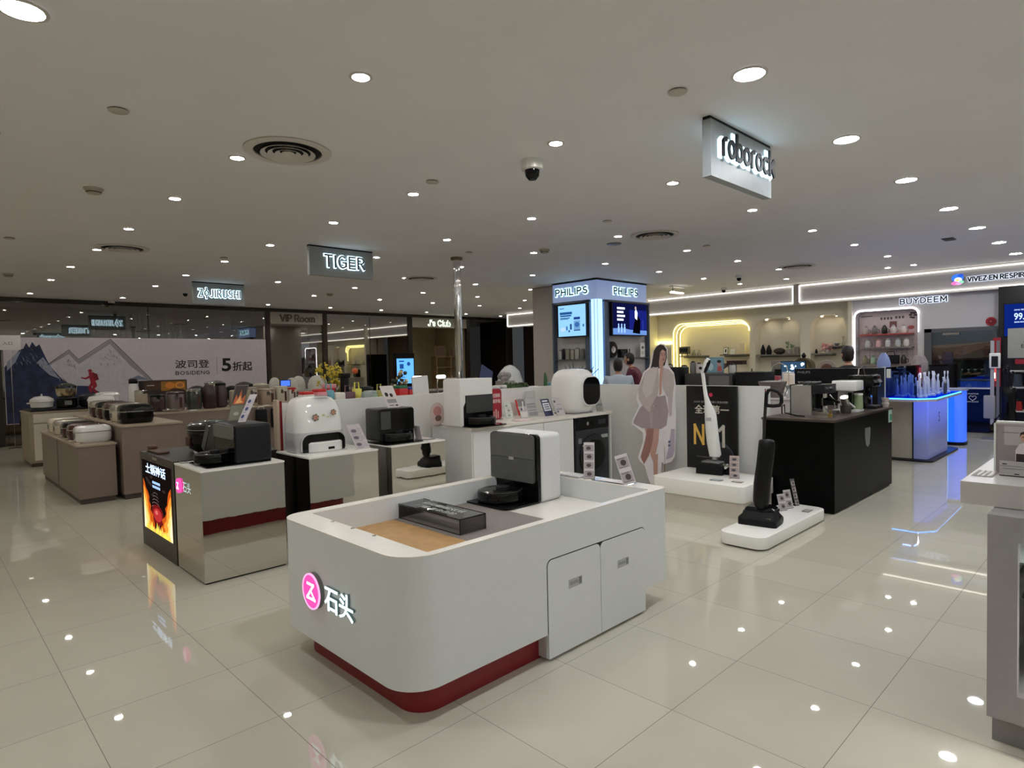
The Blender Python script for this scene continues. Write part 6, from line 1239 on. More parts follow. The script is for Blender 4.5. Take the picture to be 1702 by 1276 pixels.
item('stand_mixer', 'cream mixer with dark lid below the first arch shelf', 'mixer', -7.9, 13.5, .981, [(.1, 0), (.12, .1), (.09, .3)], c_(190, 180, 160), BK)
item('bottle', 'small dark bottle on the pale counter between plates', 'bottle', -6.2, 13.45, .981, [(.035, 0), (.04, .02), (.035, .15), (.012, .2), (.012, .24)], BK)
# arch shelves with goods
SHM = c_(120, 116, 108, .4)
def shelf(n, label, x0, x1, z): q = T('wall_shelf', label, 'shelf', ((x0 + x1) / 2, 14.66, z)); w = (x1 - x0) / 2; B().box(-w, w, -.11, .165, -.03, 0).o('board', SHM, q); B().box(-w, w, .12, .165, -.06, -.03).o('bracket_rail', SHM, q); return q
shelf(1, 'short shelf near the glowing ribs inside the yellow-lit niche', -8.66, -7.95, 1.54); shelf(2, 'shelf at the far side of the yellow-lit niche with a framed photo', -7.52, -6.88, 1.55)
shelf(3, 'wide shelf across the middle unlit arch with dark vases', -6.6, -5.6, 1.52); shelf(4, 'low short shelf in the narrowest arch with pink flowers', -5.34, -4.9, 1.52); shelf(5, 'higher short shelf in the narrowest arch', -4.98, -4.62, 1.68)
Y_ = 14.64
q = T('vintage_radio', 'boxy grey radio on the niche shelf by the glowing ribs', 'radio', (-8.55, Y_, 1.541)); B().rbox(-.13, .13, -.06, .06, .05, .24, .01).o('body', c_(90, 86, 76), q); B().box(-.12, .12, -.062, -.06, .1, .2).o('grille', CHAR, q)
for s in (-.08, .08): B().cyl(.01, 0, .05, (s, 0), 8).o('foot', BK, q)
for i, x in enumerate((-8.28, -8.14)): item('glass_vase', ('clear little glass vase beside the grey radio', 'second clear glass vase at the shelf end near the radio')[i], 'vase', x, Y_, 1.541, [(.04, 0), (.05, .03), (.015, .1), (.03, .14)], ACRYL)
q = T('framed_photo', 'small framed photo leaning on the yellow niche shelf', 'picture', (-7.42, Y_, 1.551)); b = B(); b.m = Matrix.Rotation(-.2, 4, 'X'); b.box(-.06, .06, 0, .01, 0, .18).o('frame', BK, q); b = B(); b.m = Matrix.Rotation(-.2, 4, 'X'); b.box(-.05, .05, -.002, 0, .012, .168).o('photo', WHITE, q); b = B(); b.m = Matrix.Rotation(-.2, 4, 'X'); b.box(-.015, .02, -.003, -.002, .05, .13).o('dark_figure', BK, q)
q = T('small_card', 'small white card on the yellow niche shelf beside the photo', 'card', (-7.24, Y_, 1.551)); b = B(); b.m = Matrix.Rotation(-.2, 4, 'X'); b.box(-.06, .06, 0, .004, 0, .13).o('card', WHITE, q)
q = T('paper_bag', 'tall cream paper bag at the end of the yellow niche shelf', 'bag', (-6.97, Y_, 1.551)); B().loft([[(x, y, z) for x, y in rrect(-.07 * k, .07 * k, -.04 * k, .04 * k, .01, 2)] for z, k in ((0, .9), (.26, 1))]).o('bag_body', c_(226, 214, 180), q)
item('dark_vase', 'black pointed vase, first on the middle arch shelf', 'vase', -6.47, Y_, 1.521, [(.05, 0), (.06, .08), (.04, .16), (.01, .24)], BK)
item('dark_vase', 'black pointed vase, second on the middle arch shelf', 'vase', -6.33, Y_, 1.521, [(.055, 0), (.065, .08), (.045, .16), (.01, .23)], BK)
item('dark_bowl', 'wide dark bowl of twisted wood on the middle arch shelf', 'bowl', -6.08, Y_, 1.521, [(.06, 0), (.13, .06), (.12, .11)], c_(44, 36, 32), c_(54, 44, 38))
q = item('flower_vase', 'leafy white and green vase on the middle arch shelf', 'vase', -5.85, Y_, 1.521, [(.05, 0), (.06, .06), (.05, .12)], c_(150, 150, 140)); b = B(); [b.ball((rq.uniform(-.08, .08), rq.uniform(-.05, .05), rq.uniform(.14, .27)), rq.uniform(.015, .03), 6) for _ in range(22)]; b.o('leaves', c_(120, 140, 110, .7, noise=.3), q)
item('wire_basket', 'grey wire jar at the end of the middle arch shelf', 'jar', -5.68, Y_, 1.521, [(.05, 0), (.06, .1), (.05, .16)], c_(130, 126, 120))
item('dark_vase', 'tiny dark bottle at the end of the low short shelf', 'vase', -5.26, Y_, 1.521, [(.025, 0), (.03, .04), (.012, .1)], BK)
q = item('pink_flowers', 'bunch of pink blossom on the low short arch shelf', 'flowers', -5.03, Y_, 1.521, [(.04, 0), (.05, .05), (.04, .08)], c_(190, 180, 176)); b = B(); [b.ball((rq.uniform(-.11, .11), rq.uniform(-.05, .05), rq.uniform(.08, .2)), rq.uniform(.02, .035), 7) for _ in range(26)]; b.o('blossom', c_(214, 160, 156, .7, noise=.2), q)
item('small_bowl', 'little dark bowl on the higher short shelf', 'bowl', -4.83, Y_, 1.681, [(.03, 0), (.06, .04), (.06, .05)], GREY)
item('glass_vase', 'twin glass stems on the higher short shelf', 'vase', -4.70, Y_, 1.681, [(.02, 0), (.03, .03), (.008, .1), (.02, .2)], ACRYL)
# LED ribs of the first niche
a, b2, z0, z1, r = ARCH[0]
for i, dx in enumerate((0, .065, .13)):
    lb = B(); L_ = rrect(a + .01 + dx, b2 - .01, .9, z1 - .012 - dx * .55, r, 8, (0, 0, 1, 1)); 
    P3 = [(x, 14.545 - .012 + i * .06, z) for x, z in [L_[0]] + L_[:1:-1]]
    if i == 2: P3.append((L_[1][0], P3[0][1], 1.7))
    lb.tube(P3, .007, 6)
    q = lb.o('trim_%d' % (22 + i), LEDW); S(q)
for x, z in ((-6.38, 2.335), (-5.86, 2.335), (-5.14, 2.335), (-4.84, 2.335)):
    q = T('niche_spotlight', 'tiny recessed spotlight glowing in the top of an unlit arch', 'ceiling light', (x, 14.66, z), 0, 'spotlights in the arch tops'); B().lathe([(.028, -.006), (.028, 0)], seg=16).o('lens', glow('niche_lens', (255, 240, 210), 40), q); B().lathe([(.028, -.008), (.036, -.008), (.036, 0), (.028, 0)], seg=16, closed=True).o('trim_ring', RINGM, q)
# tiled strip beside the column
S(B().box(-9.25, -8.86, 14.50, 14.548, .9, 1.86).o('wall_back', mat('white_tile_strip', (206, 204, 196), .2)))
gr = B()
for i in range(7): gr.box(-9.25 + i * .065, -9.246 + i * .065, 14.497, 14.5, .9, 1.86)
for i in range(14): gr.box(-9.25, -8.86, 14.497, 14.5, .9 + i * .07, .903 + i * .07)
S(gr.o('trim_31', c_(130, 126, 120))); S(B().box(-9.25, -8.86, 14.47, 14.548, 1.86, 1.93).o('trim_32', LEDW))
for x, h, lab in ((-8.95, .3, 'dark tall coffee canister by the tiled strip'), (-8.68, .34, 'black pepper mill shaped canister before the glowing ribs')):
    item('dark_canister', lab, 'canister', x, 13.9, .981, [(.07, .0), (.08, .02), (.07, h)], BK, CHAR)

# ================================================================== alcove of the coffee pot shop
text_t = T('shop_sign', 'dark raised letters above the glowing framed shelf alcove', 'sign', (-3.54, 14.31, 2.46))
stroke_text('halo_light', 'BUYDEEM', glow('halo_cool_soft', (210, 220, 235), 1.4), text_t, (.01, 0, .0), UX, UZ, .77, .095, .45, .004, .002, .32)
stroke_text('letters', 'BUYDEEM', mat('letters_navy', (24, 26, 40), .4), text_t, (.01, 0, .0), UX, UZ, .77, .095, .2, .008, .008, .32)
lb = B(); L_ = rrect(-4.375, -3.225, 1.03, 2.375, .12, 6, (0, 0, 1, 1)); lb.tube([(x, 14.31, z) for x, z in [L_[0]] + L_[:1:-1]], .013, 6); lb.tube([(-3.225, 14.31, 2.255), (-3.225, 14.31, 1.9)], .006, 6); S(lb.o('trim_25', glow('led_cool', (255, 250, 255), 8)))
q = T('back_poster', 'pink-white poster with tea set drawings lining the framed alcove', 'poster', (-3.8, 14.53, 1.0)); B().box(-.55, .55, 0, .012, 0, 1.36).o('sheet', c_(206, 190, 190, .5), q)
art('poster_print', q, (0, -.001, 0), UX, UZ, [(c_(90, 84, 84, .6), R_(-.15 + i * .06, 1.18, -.11 + i * .06, 1.23)) for i in range(4)] + [(c_(90, 84, 84, .6), R_(.12 + i * .06, 1.19, .16 + i * .06, 1.24)) for i in range(3)] + [(c_(70, 60, 60, .6), E_(.43 + .04 * math.cos(k), 1.24 + .05 * math.sin(k), .035, .02, 8)) for k in range(6)] + [(c_(120, 80, 76, .6), R_(.02, 1.0, .15, 1.14)), (c_(96, 90, 90, .6), R_(-.5, 1.26, -.3, 1.275)), (c_(226, 214, 206, .5), E_(.1, .98, .12, .03)), (c_(170, 90, 90, .5), E_(.4, 1.0, .06, .04))])
gr = B()
for i in range(12): gr.box(-.54 + i * .097, -.536 + i * .097, -.005, -.002, .02, .78)
for i in range(8): gr.box(-.54, .54, -.005, -.002, .05 + i * .1, .053 + i * .1)
gr.o('grid_lines', c_(120, 116, 120), q)
for z, m, lab in ((1.885, c_(170, 70, 66, .4), 'thin red-edged shelf at the top of the framed alcove'), (1.615, SHM, 'middle grey shelf of the framed alcove'), (1.27, SHM, 'lowest grey shelf of the framed alcove')):
    q = T('wall_shelf', lab, 'shelf', (-3.8, 14.42, z)); B().box(-.5, .46, -.10, .11, -.025, 0).o('board', m, q)
kp = [(-4.18, 1.886, 'glass coffee server'), (-4.02, 1.886, 'pair of slim mills'), (-3.84, 1.886, 'two black salt shakers'), (-3.68, 1.886, 'white toaster oven'), (-3.5, 1.886, 'white teapot'), (-4.15, 1.616, 'glass jar'), (-3.95, 1.616, 'small pink kettle'), (-3.78, 1.616, 'glass kettle with white base'), (-3.6, 1.616, 'clear jug'), (-3.45, 1.616, 'white cup'),
      (-4.2, 1.271, 'olive coffee pot'), (-4.05, 1.271, 'mint green kettle'), (-3.9, 1.271, 'cream kettle'), (-3.5, 1.271, 'dark glass teapot')]
cols = [(170, 160, 150), (120, 110, 110), (30, 28, 30), (210, 204, 200), (214, 206, 200), (190, 190, 190), (220, 180, 180), (206, 206, 206), (190, 196, 196), (222, 214, 206), (120, 116, 90), (150, 176, 150), (206, 200, 160), (60, 54, 54)]
for (x, z, nm), c in zip(kp, cols):
    q = item('kettle', nm + ' on the ' + {1.886: 'red-edged top', 1.616: 'middle', 1.271: 'lowest'}[z] + ' alcove shelf', 'kettle', x, 14.40, z, [(.04, 0), (.055, .03), (.05, .11), (.04, .14)], c_(*c, .25), c_(*[v * .7 for v in c], .3), 'handle', seg=16)
q = dbox('black_bag_box', 'black handbag-shaped box on the lowest alcove shelf', 'bag', -3.85, -3.55, 14.22, .12, 1.271, 1.45, BLACKM); B().tube([(-.08, .06, .17), (-.06, .06, .25), (.06, .06, .25), (.08, .06, .17)], .008).o('handle', BLACKM, q)
counter('white counter below the framed alcove with small pots', -4.4, -3.28, 13.55, 14.2, 1.02, c_(210, 206, 200), WHITE_TOP, name='goods_counter')
for i, x in enumerate((-4.1, -3.62, -3.42)): item('small_pot', ('tiny white pot on the counter below the alcove', 'dark little pot before the alcove lower shelf', 'round brown pot beside the dark one')[i], 'pot', x, 13.75, 1.021, [(.04, 0), (.06, .04), (.05, .08)], (c_(210, 206, 200), BK, c_(150, 130, 120))[i], WHITE)
# glass shop door with dune mural
S(B().box(-3.12, -3.0, 14.28, 14.36, 0, 1.94).o('trim_26', mat('door_frame_grey', (84, 86, 90), .4)))
S(B().box(-3.12, -1.93, 14.28, 14.36, 1.87, 1.94).o('trim_27', mat('door_frame_grey', (84, 86, 90))))
S(B().box(-3.0, -1.96, 14.31, 14.32, 0, 1.87).o('window_10', pane('door_glass_dark', (215, 215, 218), .05)))
q = T('door_closer', 'small silver closer bar at the top of the dark glass door', 'door closer', (-2.68, 14.27, 1.83)); B().box(-.13, .13, -.03, .01, -.02, .02).o('bar', STEEL, q); B().tube([(.05, -.02, 0), (.1, -.06, .0), (-.02, -.01, .02)], .006).o('arm', STEEL, q)
q = T('dune_mural', 'large mural of reddish dunes and blue sky behind the glass door', 'mural', (-3.6, 15.55, 0)); B().box(0, 2.2, 0, .03, 0, 2.2).o('panel', c_(110, 130, 150, .6), q)
def mu(x, z): return (x + 3.6, z)
art('dune_print', q, (0, -.001, 0), UX, UZ, [(c_(96, 126, 150, .6), [mu(-3.6, 1.6), mu(-1.4, 1.6), mu(-1.4, 2.2), mu(-3.6, 2.2)]), (c_(190, 170, 160, .6), [mu(-3.6, 1.62), mu(-3.0, 1.64), mu(-2.5, 1.66), mu(-1.4, 1.75), mu(-1.4, 1.5), mu(-3.6, 1.5)]),
    (c_(150, 112, 96, .6, noise=.2), [mu(-3.6, 1.60), mu(-3.0, 1.57), mu(-2.6, 1.62), mu(-2.2, 1.68), mu(-1.4, 1.7), mu(-1.4, 0), mu(-3.6, 0)]), (c_(120, 76, 62, .6, noise=.2), [mu(-3.6, 1.50), mu(-3.1, 1.5), mu(-2.8, 1.42), mu(-2.2, 1.36), mu(-1.4, 1.3), mu(-1.4, 0), mu(-3.6, 0)]),
    (c_(66, 48, 44, .6, noise=.2), [mu(-3.6, 1.3), mu(-3.0, 1.32), mu(-2.7, 1.42), mu(-2.4, 1.54), mu(-2.2, 1.52), mu(-1.9, 1.58), mu(-1.4, 1.5), mu(-1.4, 0), mu(-3.6, 0)])])
q = T('alarm_button', 'round red fire alarm disc on the white wall over the glass door', 'fire alarm', (-2.08, 14.31, 2.03)); B().lathe([(.075, -.02), (.08, -.012), (.08, 0)], (0, 0, 0), 26, 'y').o('red_disc', c_(170, 24, 40, .35), q); B().lathe([(.05, -.03), (.055, -.02)], (0, 0, 0), 20, 'y').o('inner_ring', c_(120, 16, 30, .35), q); text('mark', 'A', c_(220, 150, 150), q, (-.015, -.031, -.012), UX, UZ, .03, .025, .001)
# fascia lettering and generic emblem
q = T('fascia_sign', 'dark pixel-style letters with white edge on the lit fascia', 'sign', (-2.40, 14.15, 2.78))
stroke_text('halo_light', 'VIVEZ EN RESPIRANT', glow('halo_cool_soft', (210, 220, 235), 1.4), q, (0, 0, 0), UX, UZ, 1.02, .075, .5, .004, .002, .26)
stroke_text('letters', 'VIVEZ EN RESPIRANT', mat('letters_navy', (24, 26, 40)), q, (0, 0, 0), UX, UZ, 1.02, .075, .27, .008, .008, .26)
q = T('fascia_emblem', 'glowing rounded emblem in blue, white, yellow and pink before the lettering', 'emblem', (-2.55, 14.14, 2.83)); B().lathe([(.10, -.012), (.10, 0)], (0, .01, 0), 24, 'y').o('backing', c_(140, 150, 170), q)
art('emblem_shapes', q, (0, -.004, 0), UX, UZ, [(gb(60, 120, 230, 1.3), E_(-.01, .03, .095, .075)), (gb(40, 90, 210, 1.3), E_(.04, .07, .045, .03)), (gb(235, 240, 250, 1.4), E_(.0, -.005, .06, .045)), (gb(240, 210, 70, 1.4), E_(-.01, -.01, .02)), (gb(240, 120, 190, 1.3), E_(-.05, -.065, .055, .035)), (gb(150, 230, 190, 1.2), E_(.05, -.05, .04, .03)), (gb(225, 170, 220, 1.2), E_(.01, -.08, .05, .025))])
# second brand further along the same fascia (seen mirrored in the shop glass)
q = T('fascia_sign', 'dark lettering of another brand further along the lit fascia', 'sign', (.6, 14.15, 2.76)); stroke_text('letters', 'Panasonic', mat('letters_navy', (24, 26, 40)), q, (0, 0, 0), UX, UZ, 1.1, .14, .2, .01, .002, .2)
# ================================================================== black coffee counter
t = T('black_counter', 'black display counter with coffee machines on a dark wooden top', 'display counter', (-2.40, 7.12, 0))
B().box(-.33, .345, -.97, .85, .02, .862).o('body', mat('black_panel_gloss', (9, 9, 9), .3, noise=.1, scale=3, spec=.07), t)
B().box(-.31, .325, -.95, .83, 0, .02).o('base', BLACKM, t)
B().box(-.335, .352, -.985, .865, .862, .884).o('wooden_top', mat('dark_walnut_top', (66, 54, 48), .3, noise=.2, scale=5), t, bevel=.004)
b = B(); b.prism([(-.085, .0), (-.06, -.09), (0, -.12), (.06, -.09), (.085, .0), (.085, .08), (-.085, .08)], 0, .004, 'x'); o = b.o('shield_badge', c_(150, 150, 150, .3, metal=.6), t); o.location = (.345, 7.11 - 7.12, .65)
B().box(.346, .349, .72, .845, .72, .86).o('green_label', c_(170, 196, 186), t); B().box(.349, .3495, .76, .84, .74, .81).o('green_print', c_(60, 140, 110), t)
CZ = .8845
t = T('espresso_machine', 'brushed steel espresso machine with portafilter at the black counter corner', 'espresso machine', (-2.48, 6.72, CZ))
B().box(-.13, .07, -.16, .16, .0, .30).o('steel_body', mat('steel_panel', (186, 184, 180), .35, metal=.75, noise=.02, scale=8), t, bevel=.006)
B().box(-.14, -.13, -.16, .16, 0, .31).o('dark_side', BLACKM, t)
B().box(.07, .20, -.16, .16, .22, .31).o('head_unit', CHAR, t, bevel=.005); B().box(.0, .24, -.14, .14, .0, .035).o('drip_tray', STEEL, t, bevel=.003)
B().box(.0705, .073, -.13, .13, .04, .215).o('dark_front', BLACK, t)
B().cyl(.03, .17, .22, (.14, 0), 18).o('brew_group', CHROME, t); B().tube([(.14, 0, .165), (.2, -.02, .16), (.30, -.05, .13)], .014, 10).o('portafilter', BLACK, t)
B().tube([(.16, .1, .2), (.19, .12, .15), (.2, .12, .06)], .006, 8).o('steam_wand', CHROME, t); B().lathe([(.03, .036), (.035, .09)], (.14, .0, 0), 16).o('steel_cup', CHROME, t)
for y in (-.08, .0): B().cyl(.018, .2, .215, (y, .265), 14, 'x').o('knob', STEEL, t)
b = B(); [b.ball((-.02 + .05 * (i % 3), -.1 + .05 * (i // 3), .32), .02, 8) for i in range(12)]; b.o('cup_rack', mat('dark_steel', (70, 70, 70), .2, metal=.8), t)
t = T('milk_jug', 'steel milk jug lying tilted before the white coffee machine', 'jug', (-2.22, 6.98, CZ)); b = B(); b.m = Matrix.Translation((0, 0, .08)) @ Matrix.Rotation(.5, 4, 'X'); b.lathe([(.035, 0), (.04, .05), (.035, .08), (.04, .1)], seg=18).o('jug_body', STEEL, t); B().lathe([(.05, 0), (.055, .08)], seg=18).o('stand_cup', c_(80, 78, 78, .3, metal=.5), t); B().tube([(.0, .03, .12), (.04, .14, .05)], .012, 8).o('white_handle', WHITE, t)
t = T('tray_and_spoons', 'small shiny tray with a brass tamper at the counter front corner', 'tray', (-2.20, 6.42, CZ)); B().box(-.08, .05, -.14, .05, 0, .008).o('tray', CHROME, t, bevel=.003); B().lathe([(.02, .008), (.02, .03), (.008, .04), (.012, .07)], (.02, .0, 0), 14).o('tamper', c_(150, 120, 60, .3, metal=.8), t)
t = T('coffee_maker', 'white coffee maker with green-filled clear jug in the middle of the counter', 'coffee maker', (-2.28, 7.22, CZ))
B().rbox(-.12, .12, -.12, .14, .22, .33, .015).o('head', WPLAS, t); B().box(-.10, .02, .02, .13, .0, .23).o('column', c_(196, 192, 190), t, bevel=.006); B().box(-.12, .12, -.1, .14, 0, .02).o('base', WHITE, t); B().box(.02, .06, -.05, .02, .02, .2).o('dark_slot', BLACK, t)
B().lathe([(.045, .02), (.05, .04), (.045, .17)], (.08, .08, 0), 18).o('clear_jug', c_(150, 170, 130, .1), t); B().lathe([(.048, .17), (.048, .19)], (.08, .08, 0), 18).o('jug_lid', WHITE, t)
t = T('bean_machine', 'tall black bean-to-cup machine with tilted screen at the counter far end', 'coffee machine', (-2.28, 7.74, CZ))
B().rbox(-.12, .06, -.14, .13, .0, .37, .015).o('body', BLACK, t); B().rbox(.03, .14, -.13, .15, .24, .37, .012).o('head', BLACK, t); B().box(.0, .16, -.13, .15, 0, .03).o('drip_tray', BLACKM, t)
b = B(); b.m = Matrix.Translation((.125, 0, .33)) @ Matrix.Rotation(-.5, 4, 'Y'); b.box(0, .008, -.12, .01, -.05, .05).o('tilted_screen', c_(60, 60, 64, .15), t); b = B(); b.m = Matrix.Translation((.125, 0, .33)) @ Matrix.Rotation(-.5, 4, 'Y'); b.box(0, .01, .03, .13, -.05, .05).o('dial_panel', c_(120, 120, 124, .2), t)
for y in (-.04, .03): B().cyl(.016, .15, .24, (.10, y), 12).o('spout', CHAR, t)
B().tube([(-.02, -.1, .37), (-.02, -.08, .44), (-.02, .06, .46), (-.02, .12, .37)], .006, 8).o('bean_hopper_handle', STEEL, t)
t = T('stacked_cups', 'short stack of clear cups at the black counter far edge', 'cups', (-2.10, 7.9, CZ)); B().lathe([(.03, 0), (.04, .05), (.03, .055), (.04, .11)], seg=16).o('cups', c_(190, 180, 176, .1), t); B().box(-.0, .04, -.05, .07, 0, .0015).o('mat', BLACKM, t)
t = T('power_cable', 'thin black cable hanging over the white block by the counter', 'cable', (0, 0, 0)); B().tube([(-2.68, 6.5, CZ + .01), (-2.66, 6.45, CZ + .09), (-2.62, 6.42, CZ + .11), (-2.60, 6.38, CZ + .03), (-2.5, 6.40, CZ + .006), (-2.4, 6.36, CZ + .006)], .006, 6).o('cable', BLACK, t)
t = T('stove_display', 'long black display wall with brand letters behind the coffee machines', 'display', (-2.87, 8.6, 0)); B().box(-.5, .5, 0, .28, 0, 1.31).o('black_case', BLACKM, t, bevel=.004); text('lettering', 'PHILIPS', c_(150, 150, 150), t, (-.46, -.001, 1.25), UX, UZ, .16, .03, .001)
for i in range(5): B().box(-.45 + .0 * i, .45, -.003, 0, 1.16 - i * .05, 1.165 - i * .05).o('shelf_line', CHAR, t)
for i, (x, lab) in enumerate(((-3.12, 'dark steel pan on the black display wall ledge'), (-2.7, 'wide steel wok lid on the black display wall ledge'))): 
    q = T('pan', lab, 'pan', (x, 8.45, 1.10)); B().lathe([(.1, 0), (.15, .04), (.155, .05)], seg=22, sy=.5).o('pan', STEEL, q); B().box(-.16, .16, -.08, .14, -.03, 0).o('ledge', CHAR, q)

# ================================================================== blue toothbrush counter
t = T('toothbrush_counter', 'white counter glowing blue with glass box full of toothbrushes', 'display counter', (-2.4, 10.6, 0))
def K(x, y): return (x + 2.4, y - 10.6)
B().prism([K(*p) for p in rrect(-3.0, -2.06, 9.85, 11.55, .1, 5)], 0, .022).o('dark_platform', CHAR, t)
blue = mat('blue_white_panel', (150, 160, 200), .4)
B().box(K(-2.9, 0)[0], K(-2.30, 0)[0], K(0, 9.93)[1], K(0, 11.1)[1], .03, .84).o('white_end', c_(190, 184, 172, .4), t)
BG = bpy.data.materials.new('blue_edge_lit_panel'); BG.use_nodes = True; nt = BG.node_tree; p = nt.nodes['Principled BSDF']
tc = nt.nodes.new('ShaderNodeTexCoord'); sp_ = nt.nodes.new('ShaderNodeSeparateXYZ'); nt.links.new(tc.outputs['Object'], sp_.inputs[0])
mr = nt.nodes.new('ShaderNodeMapRange'); mr.inputs[1].default_value = .25; mr.inputs[2].default_value = .84; mr.inputs[3].default_value = .12; mr.inputs[4].default_value = .9; nt.links.new(sp_.outputs[2], mr.inputs[0])
p.inputs['Base Color'].default_value = (.35, .38, .5, 1); p.inputs['Emission Color'].default_value = (.07, .13, .85, 1); p.inputs['Roughness'].default_value = .3
nt.links.new(mr.outputs[0], p.inputs['Emission Strength'])
B().box(K(-2.30, 0)[0], K(-2.14, 0)[0], K(0, 9.94)[1], K(0, 10.0)[1], .03, .84).o('lit_corner', BG, t)
B().box(K(-2.30, 0)[0], K(-2.13, 0)[0], K(0, 10.0)[1], K(0, 11.1)[1], .03, .84).o('lit_side', BG, t)
B().box(K(-2.31, 0)[0], K(-2.295, 0)[0], K(0, 9.925)[1], K(0, 9.935)[1], .03, .84).o('dark_joint', CHAR, t)
o = text('side_mark', 'S', c_(90, 90, 130), t, (K(-2.1295, 0)[0], K(0, 10.55)[1], .50), UY, UZ, .08, .14, .001)
b = B(); b.prism([K(*p) for p in [(-2.95, 9.5), (-2.15, 9.48), (-1.98, 9.7), (-2.02, 11.5), (-2.95, 11.5)]], .845, .872); b.o('tray_top', c_(186, 180, 190, .3), t)
b = B(); b.prism([K(*p) for p in [(-2.9, 9.53), (-2.16, 9.51), (-2.02, 9.71), (-2.06, 11.47), (-2.9, 11.47)]], .872, .885); b.o('blue_glow_top', glow('deep_blue', (10, 50, 220), .9), t)
ed = B(); pl = [K(*p) for p in [(-2.9, 9.505), (-2.155, 9.485), (-1.99, 9.7), (-2.03, 11.48)]]
ed.tube([(x, y, .882) for x, y in pl], .008, 6); ed.o('bright_edge', glow('edge_blue', (60, 150, 255), 5), t)
b = B(); 
for (x0, y0), (x1, y1) in ((K(-2.53, 9.53), K(-2.16, 9.52)), (K(-2.53, 9.53), K(-2.53, 11.4))):
    dx, dy = x1 - x0, y1 - y0; l = math.hypot(dx, dy); nx, ny = -dy / l * .006, dx / l * .006; b.loft([[(x0, y0, .886), (x1, y1, .886), (x1 + nx, y1 + ny, .886), (x0 + nx, y0 + ny, .886)], [(x0, y0, 1.30), (x1, y1, 1.30), (x1 + nx, y1 + ny, 1.30), (x0 + nx, y0 + ny, 1.30)]])
b.o('glass_screen', pane('blue_tint_glass', (186, 208, 250), .05), t)
B().box(K(-2.565, 0)[0], K(-2.53, 0)[0], K(0, 9.505)[1], K(0, 9.56)[1], .875, 1.31).o('white_glass_post', c_(206, 206, 200), t); B().box(K(-2.515, 0)[0], K(-2.465, 0)[0], K(0, 9.52)[1], K(0, 9.525)[1], 1.16, 1.28).o('white_sticker', WHITE, t)
# toothbrushes
tb = T('toothbrush', 'pale electric toothbrush standing in the blue-lit glass box', 'toothbrush', (-2.6, 9.75, .886), 0, 'electric toothbrushes on the blue counter')
B().lathe([(.028, 0), (.03, .02), (.022, .03)], seg=14).o('charger_base', c_(170, 190, 226, .3), tb)
B().lathe([(.014, .03), (.017, .08), (.014, .17), (.008, .19)], seg=12).o('handle', c_(190, 196, 216, .3), tb)
B().lathe([(.006, .19), (.005, .24), (.009, .245), (.009, .275), (.003, .28)], seg=10).o('brush_head', c_(226, 230, 240, .4), tb)
rt = random.Random(21); spots_ = []
for i in range(40):
    for _ in range(30):
        x, y = rt.uniform(-2.47, -2.12), rt.uniform(9.66, 11.3)
        if all(math.hypot(x - a, y - b_) > .08 for a, b_ in spots_): spots_.append((x, y)); break
for i, (x, y) in enumerate(spots_[1:]): dup(tb, (x, y, .886), rt.uniform(0, 6), scale=(1.15, 1.15, rt.uniform(.75, 1.2)))
tb.location = (spots_[0][0], spots_[0][1], .886)
for i, (x, y, lab) in enumerate(((-2.25, 9.72, 'dark grey shaver standing nearest the bright blue edge'), (-2.1, 10.7, 'dark slim shaver toward the far end of the blue counter'))):
    q = T('shaver', lab, 'shaver', (x + .02, y, .886)); B().lathe([(.02, 0), (.024, .08), (.02, .16)], seg=14).o('body', c_(60, 64, 74, .3), q); B().lathe([(.021, .16), (.018, .18)], seg=14).o('cap', CHROME, q)
# tall ornament above it
q = T('hand_ornament', 'tall pale blue petal-shaped ornament rising behind the blue glass box', 'ornament', (-3.2, 11.95, 0)); b = B(); b.loft([[(a_ * k, b_ * k, z) for a_, b_ in E_(0, 0, .09, .04, 14)] for z, k in ((.98, .6), (1.1, .55), (1.2, 1.0), (1.32, 1.2), (1.42, .9), (1.5, .35))]); b.o('petal', c_(140, 156, 206, .3), q); B().cyl(.07, .9, .98).o('foot', c_(110, 130, 190), q); B().box(-.12, .12, -.12, .12, 0, .9).o('plinth_block', c_(150, 150, 160), q)
# separate glowing blue pillar counter
q = T('blue_pillar_counter', 'rounded counter end glowing bright blue on a dark base', 'display counter', (-2.35, 12.15, 0))
PB = bpy.data.materials.new('bright_blue_panel'); PB.use_nodes = True; nt = PB.node_tree; p = nt.nodes['Principled BSDF']
p.inputs['Base Color'].default_value = (.12, .2, .75, 1); p.inputs['Emission Color'].default_value = (.015, .11, 1.0, 1); p.inputs['Emission Strength'].default_value = 1.0
B().prism(rrect(-.55, .27, -.2, .16, .12, 8), .05, .87).o('glowing_body', PB, q); B().prism(rrect(-.56, .28, -.21, .17, .12, 8), 0, .05).o('dark_base', BLACKM, q); B().prism(rrect(-.57, .29, -.22, .18, .12, 8), .87, .9).o('top', c_(150, 160, 190), q)
B().box(.02, .07, -.203, -.199, .06, .865).o('light_strip', glow('blue_tube', (90, 160, 255), 1.5), q); B().box(-.06, .15, -.2015, -.199, .06, .865).o('soft_light_band', glow('blue_band', (40, 110, 255), 1.1), q)

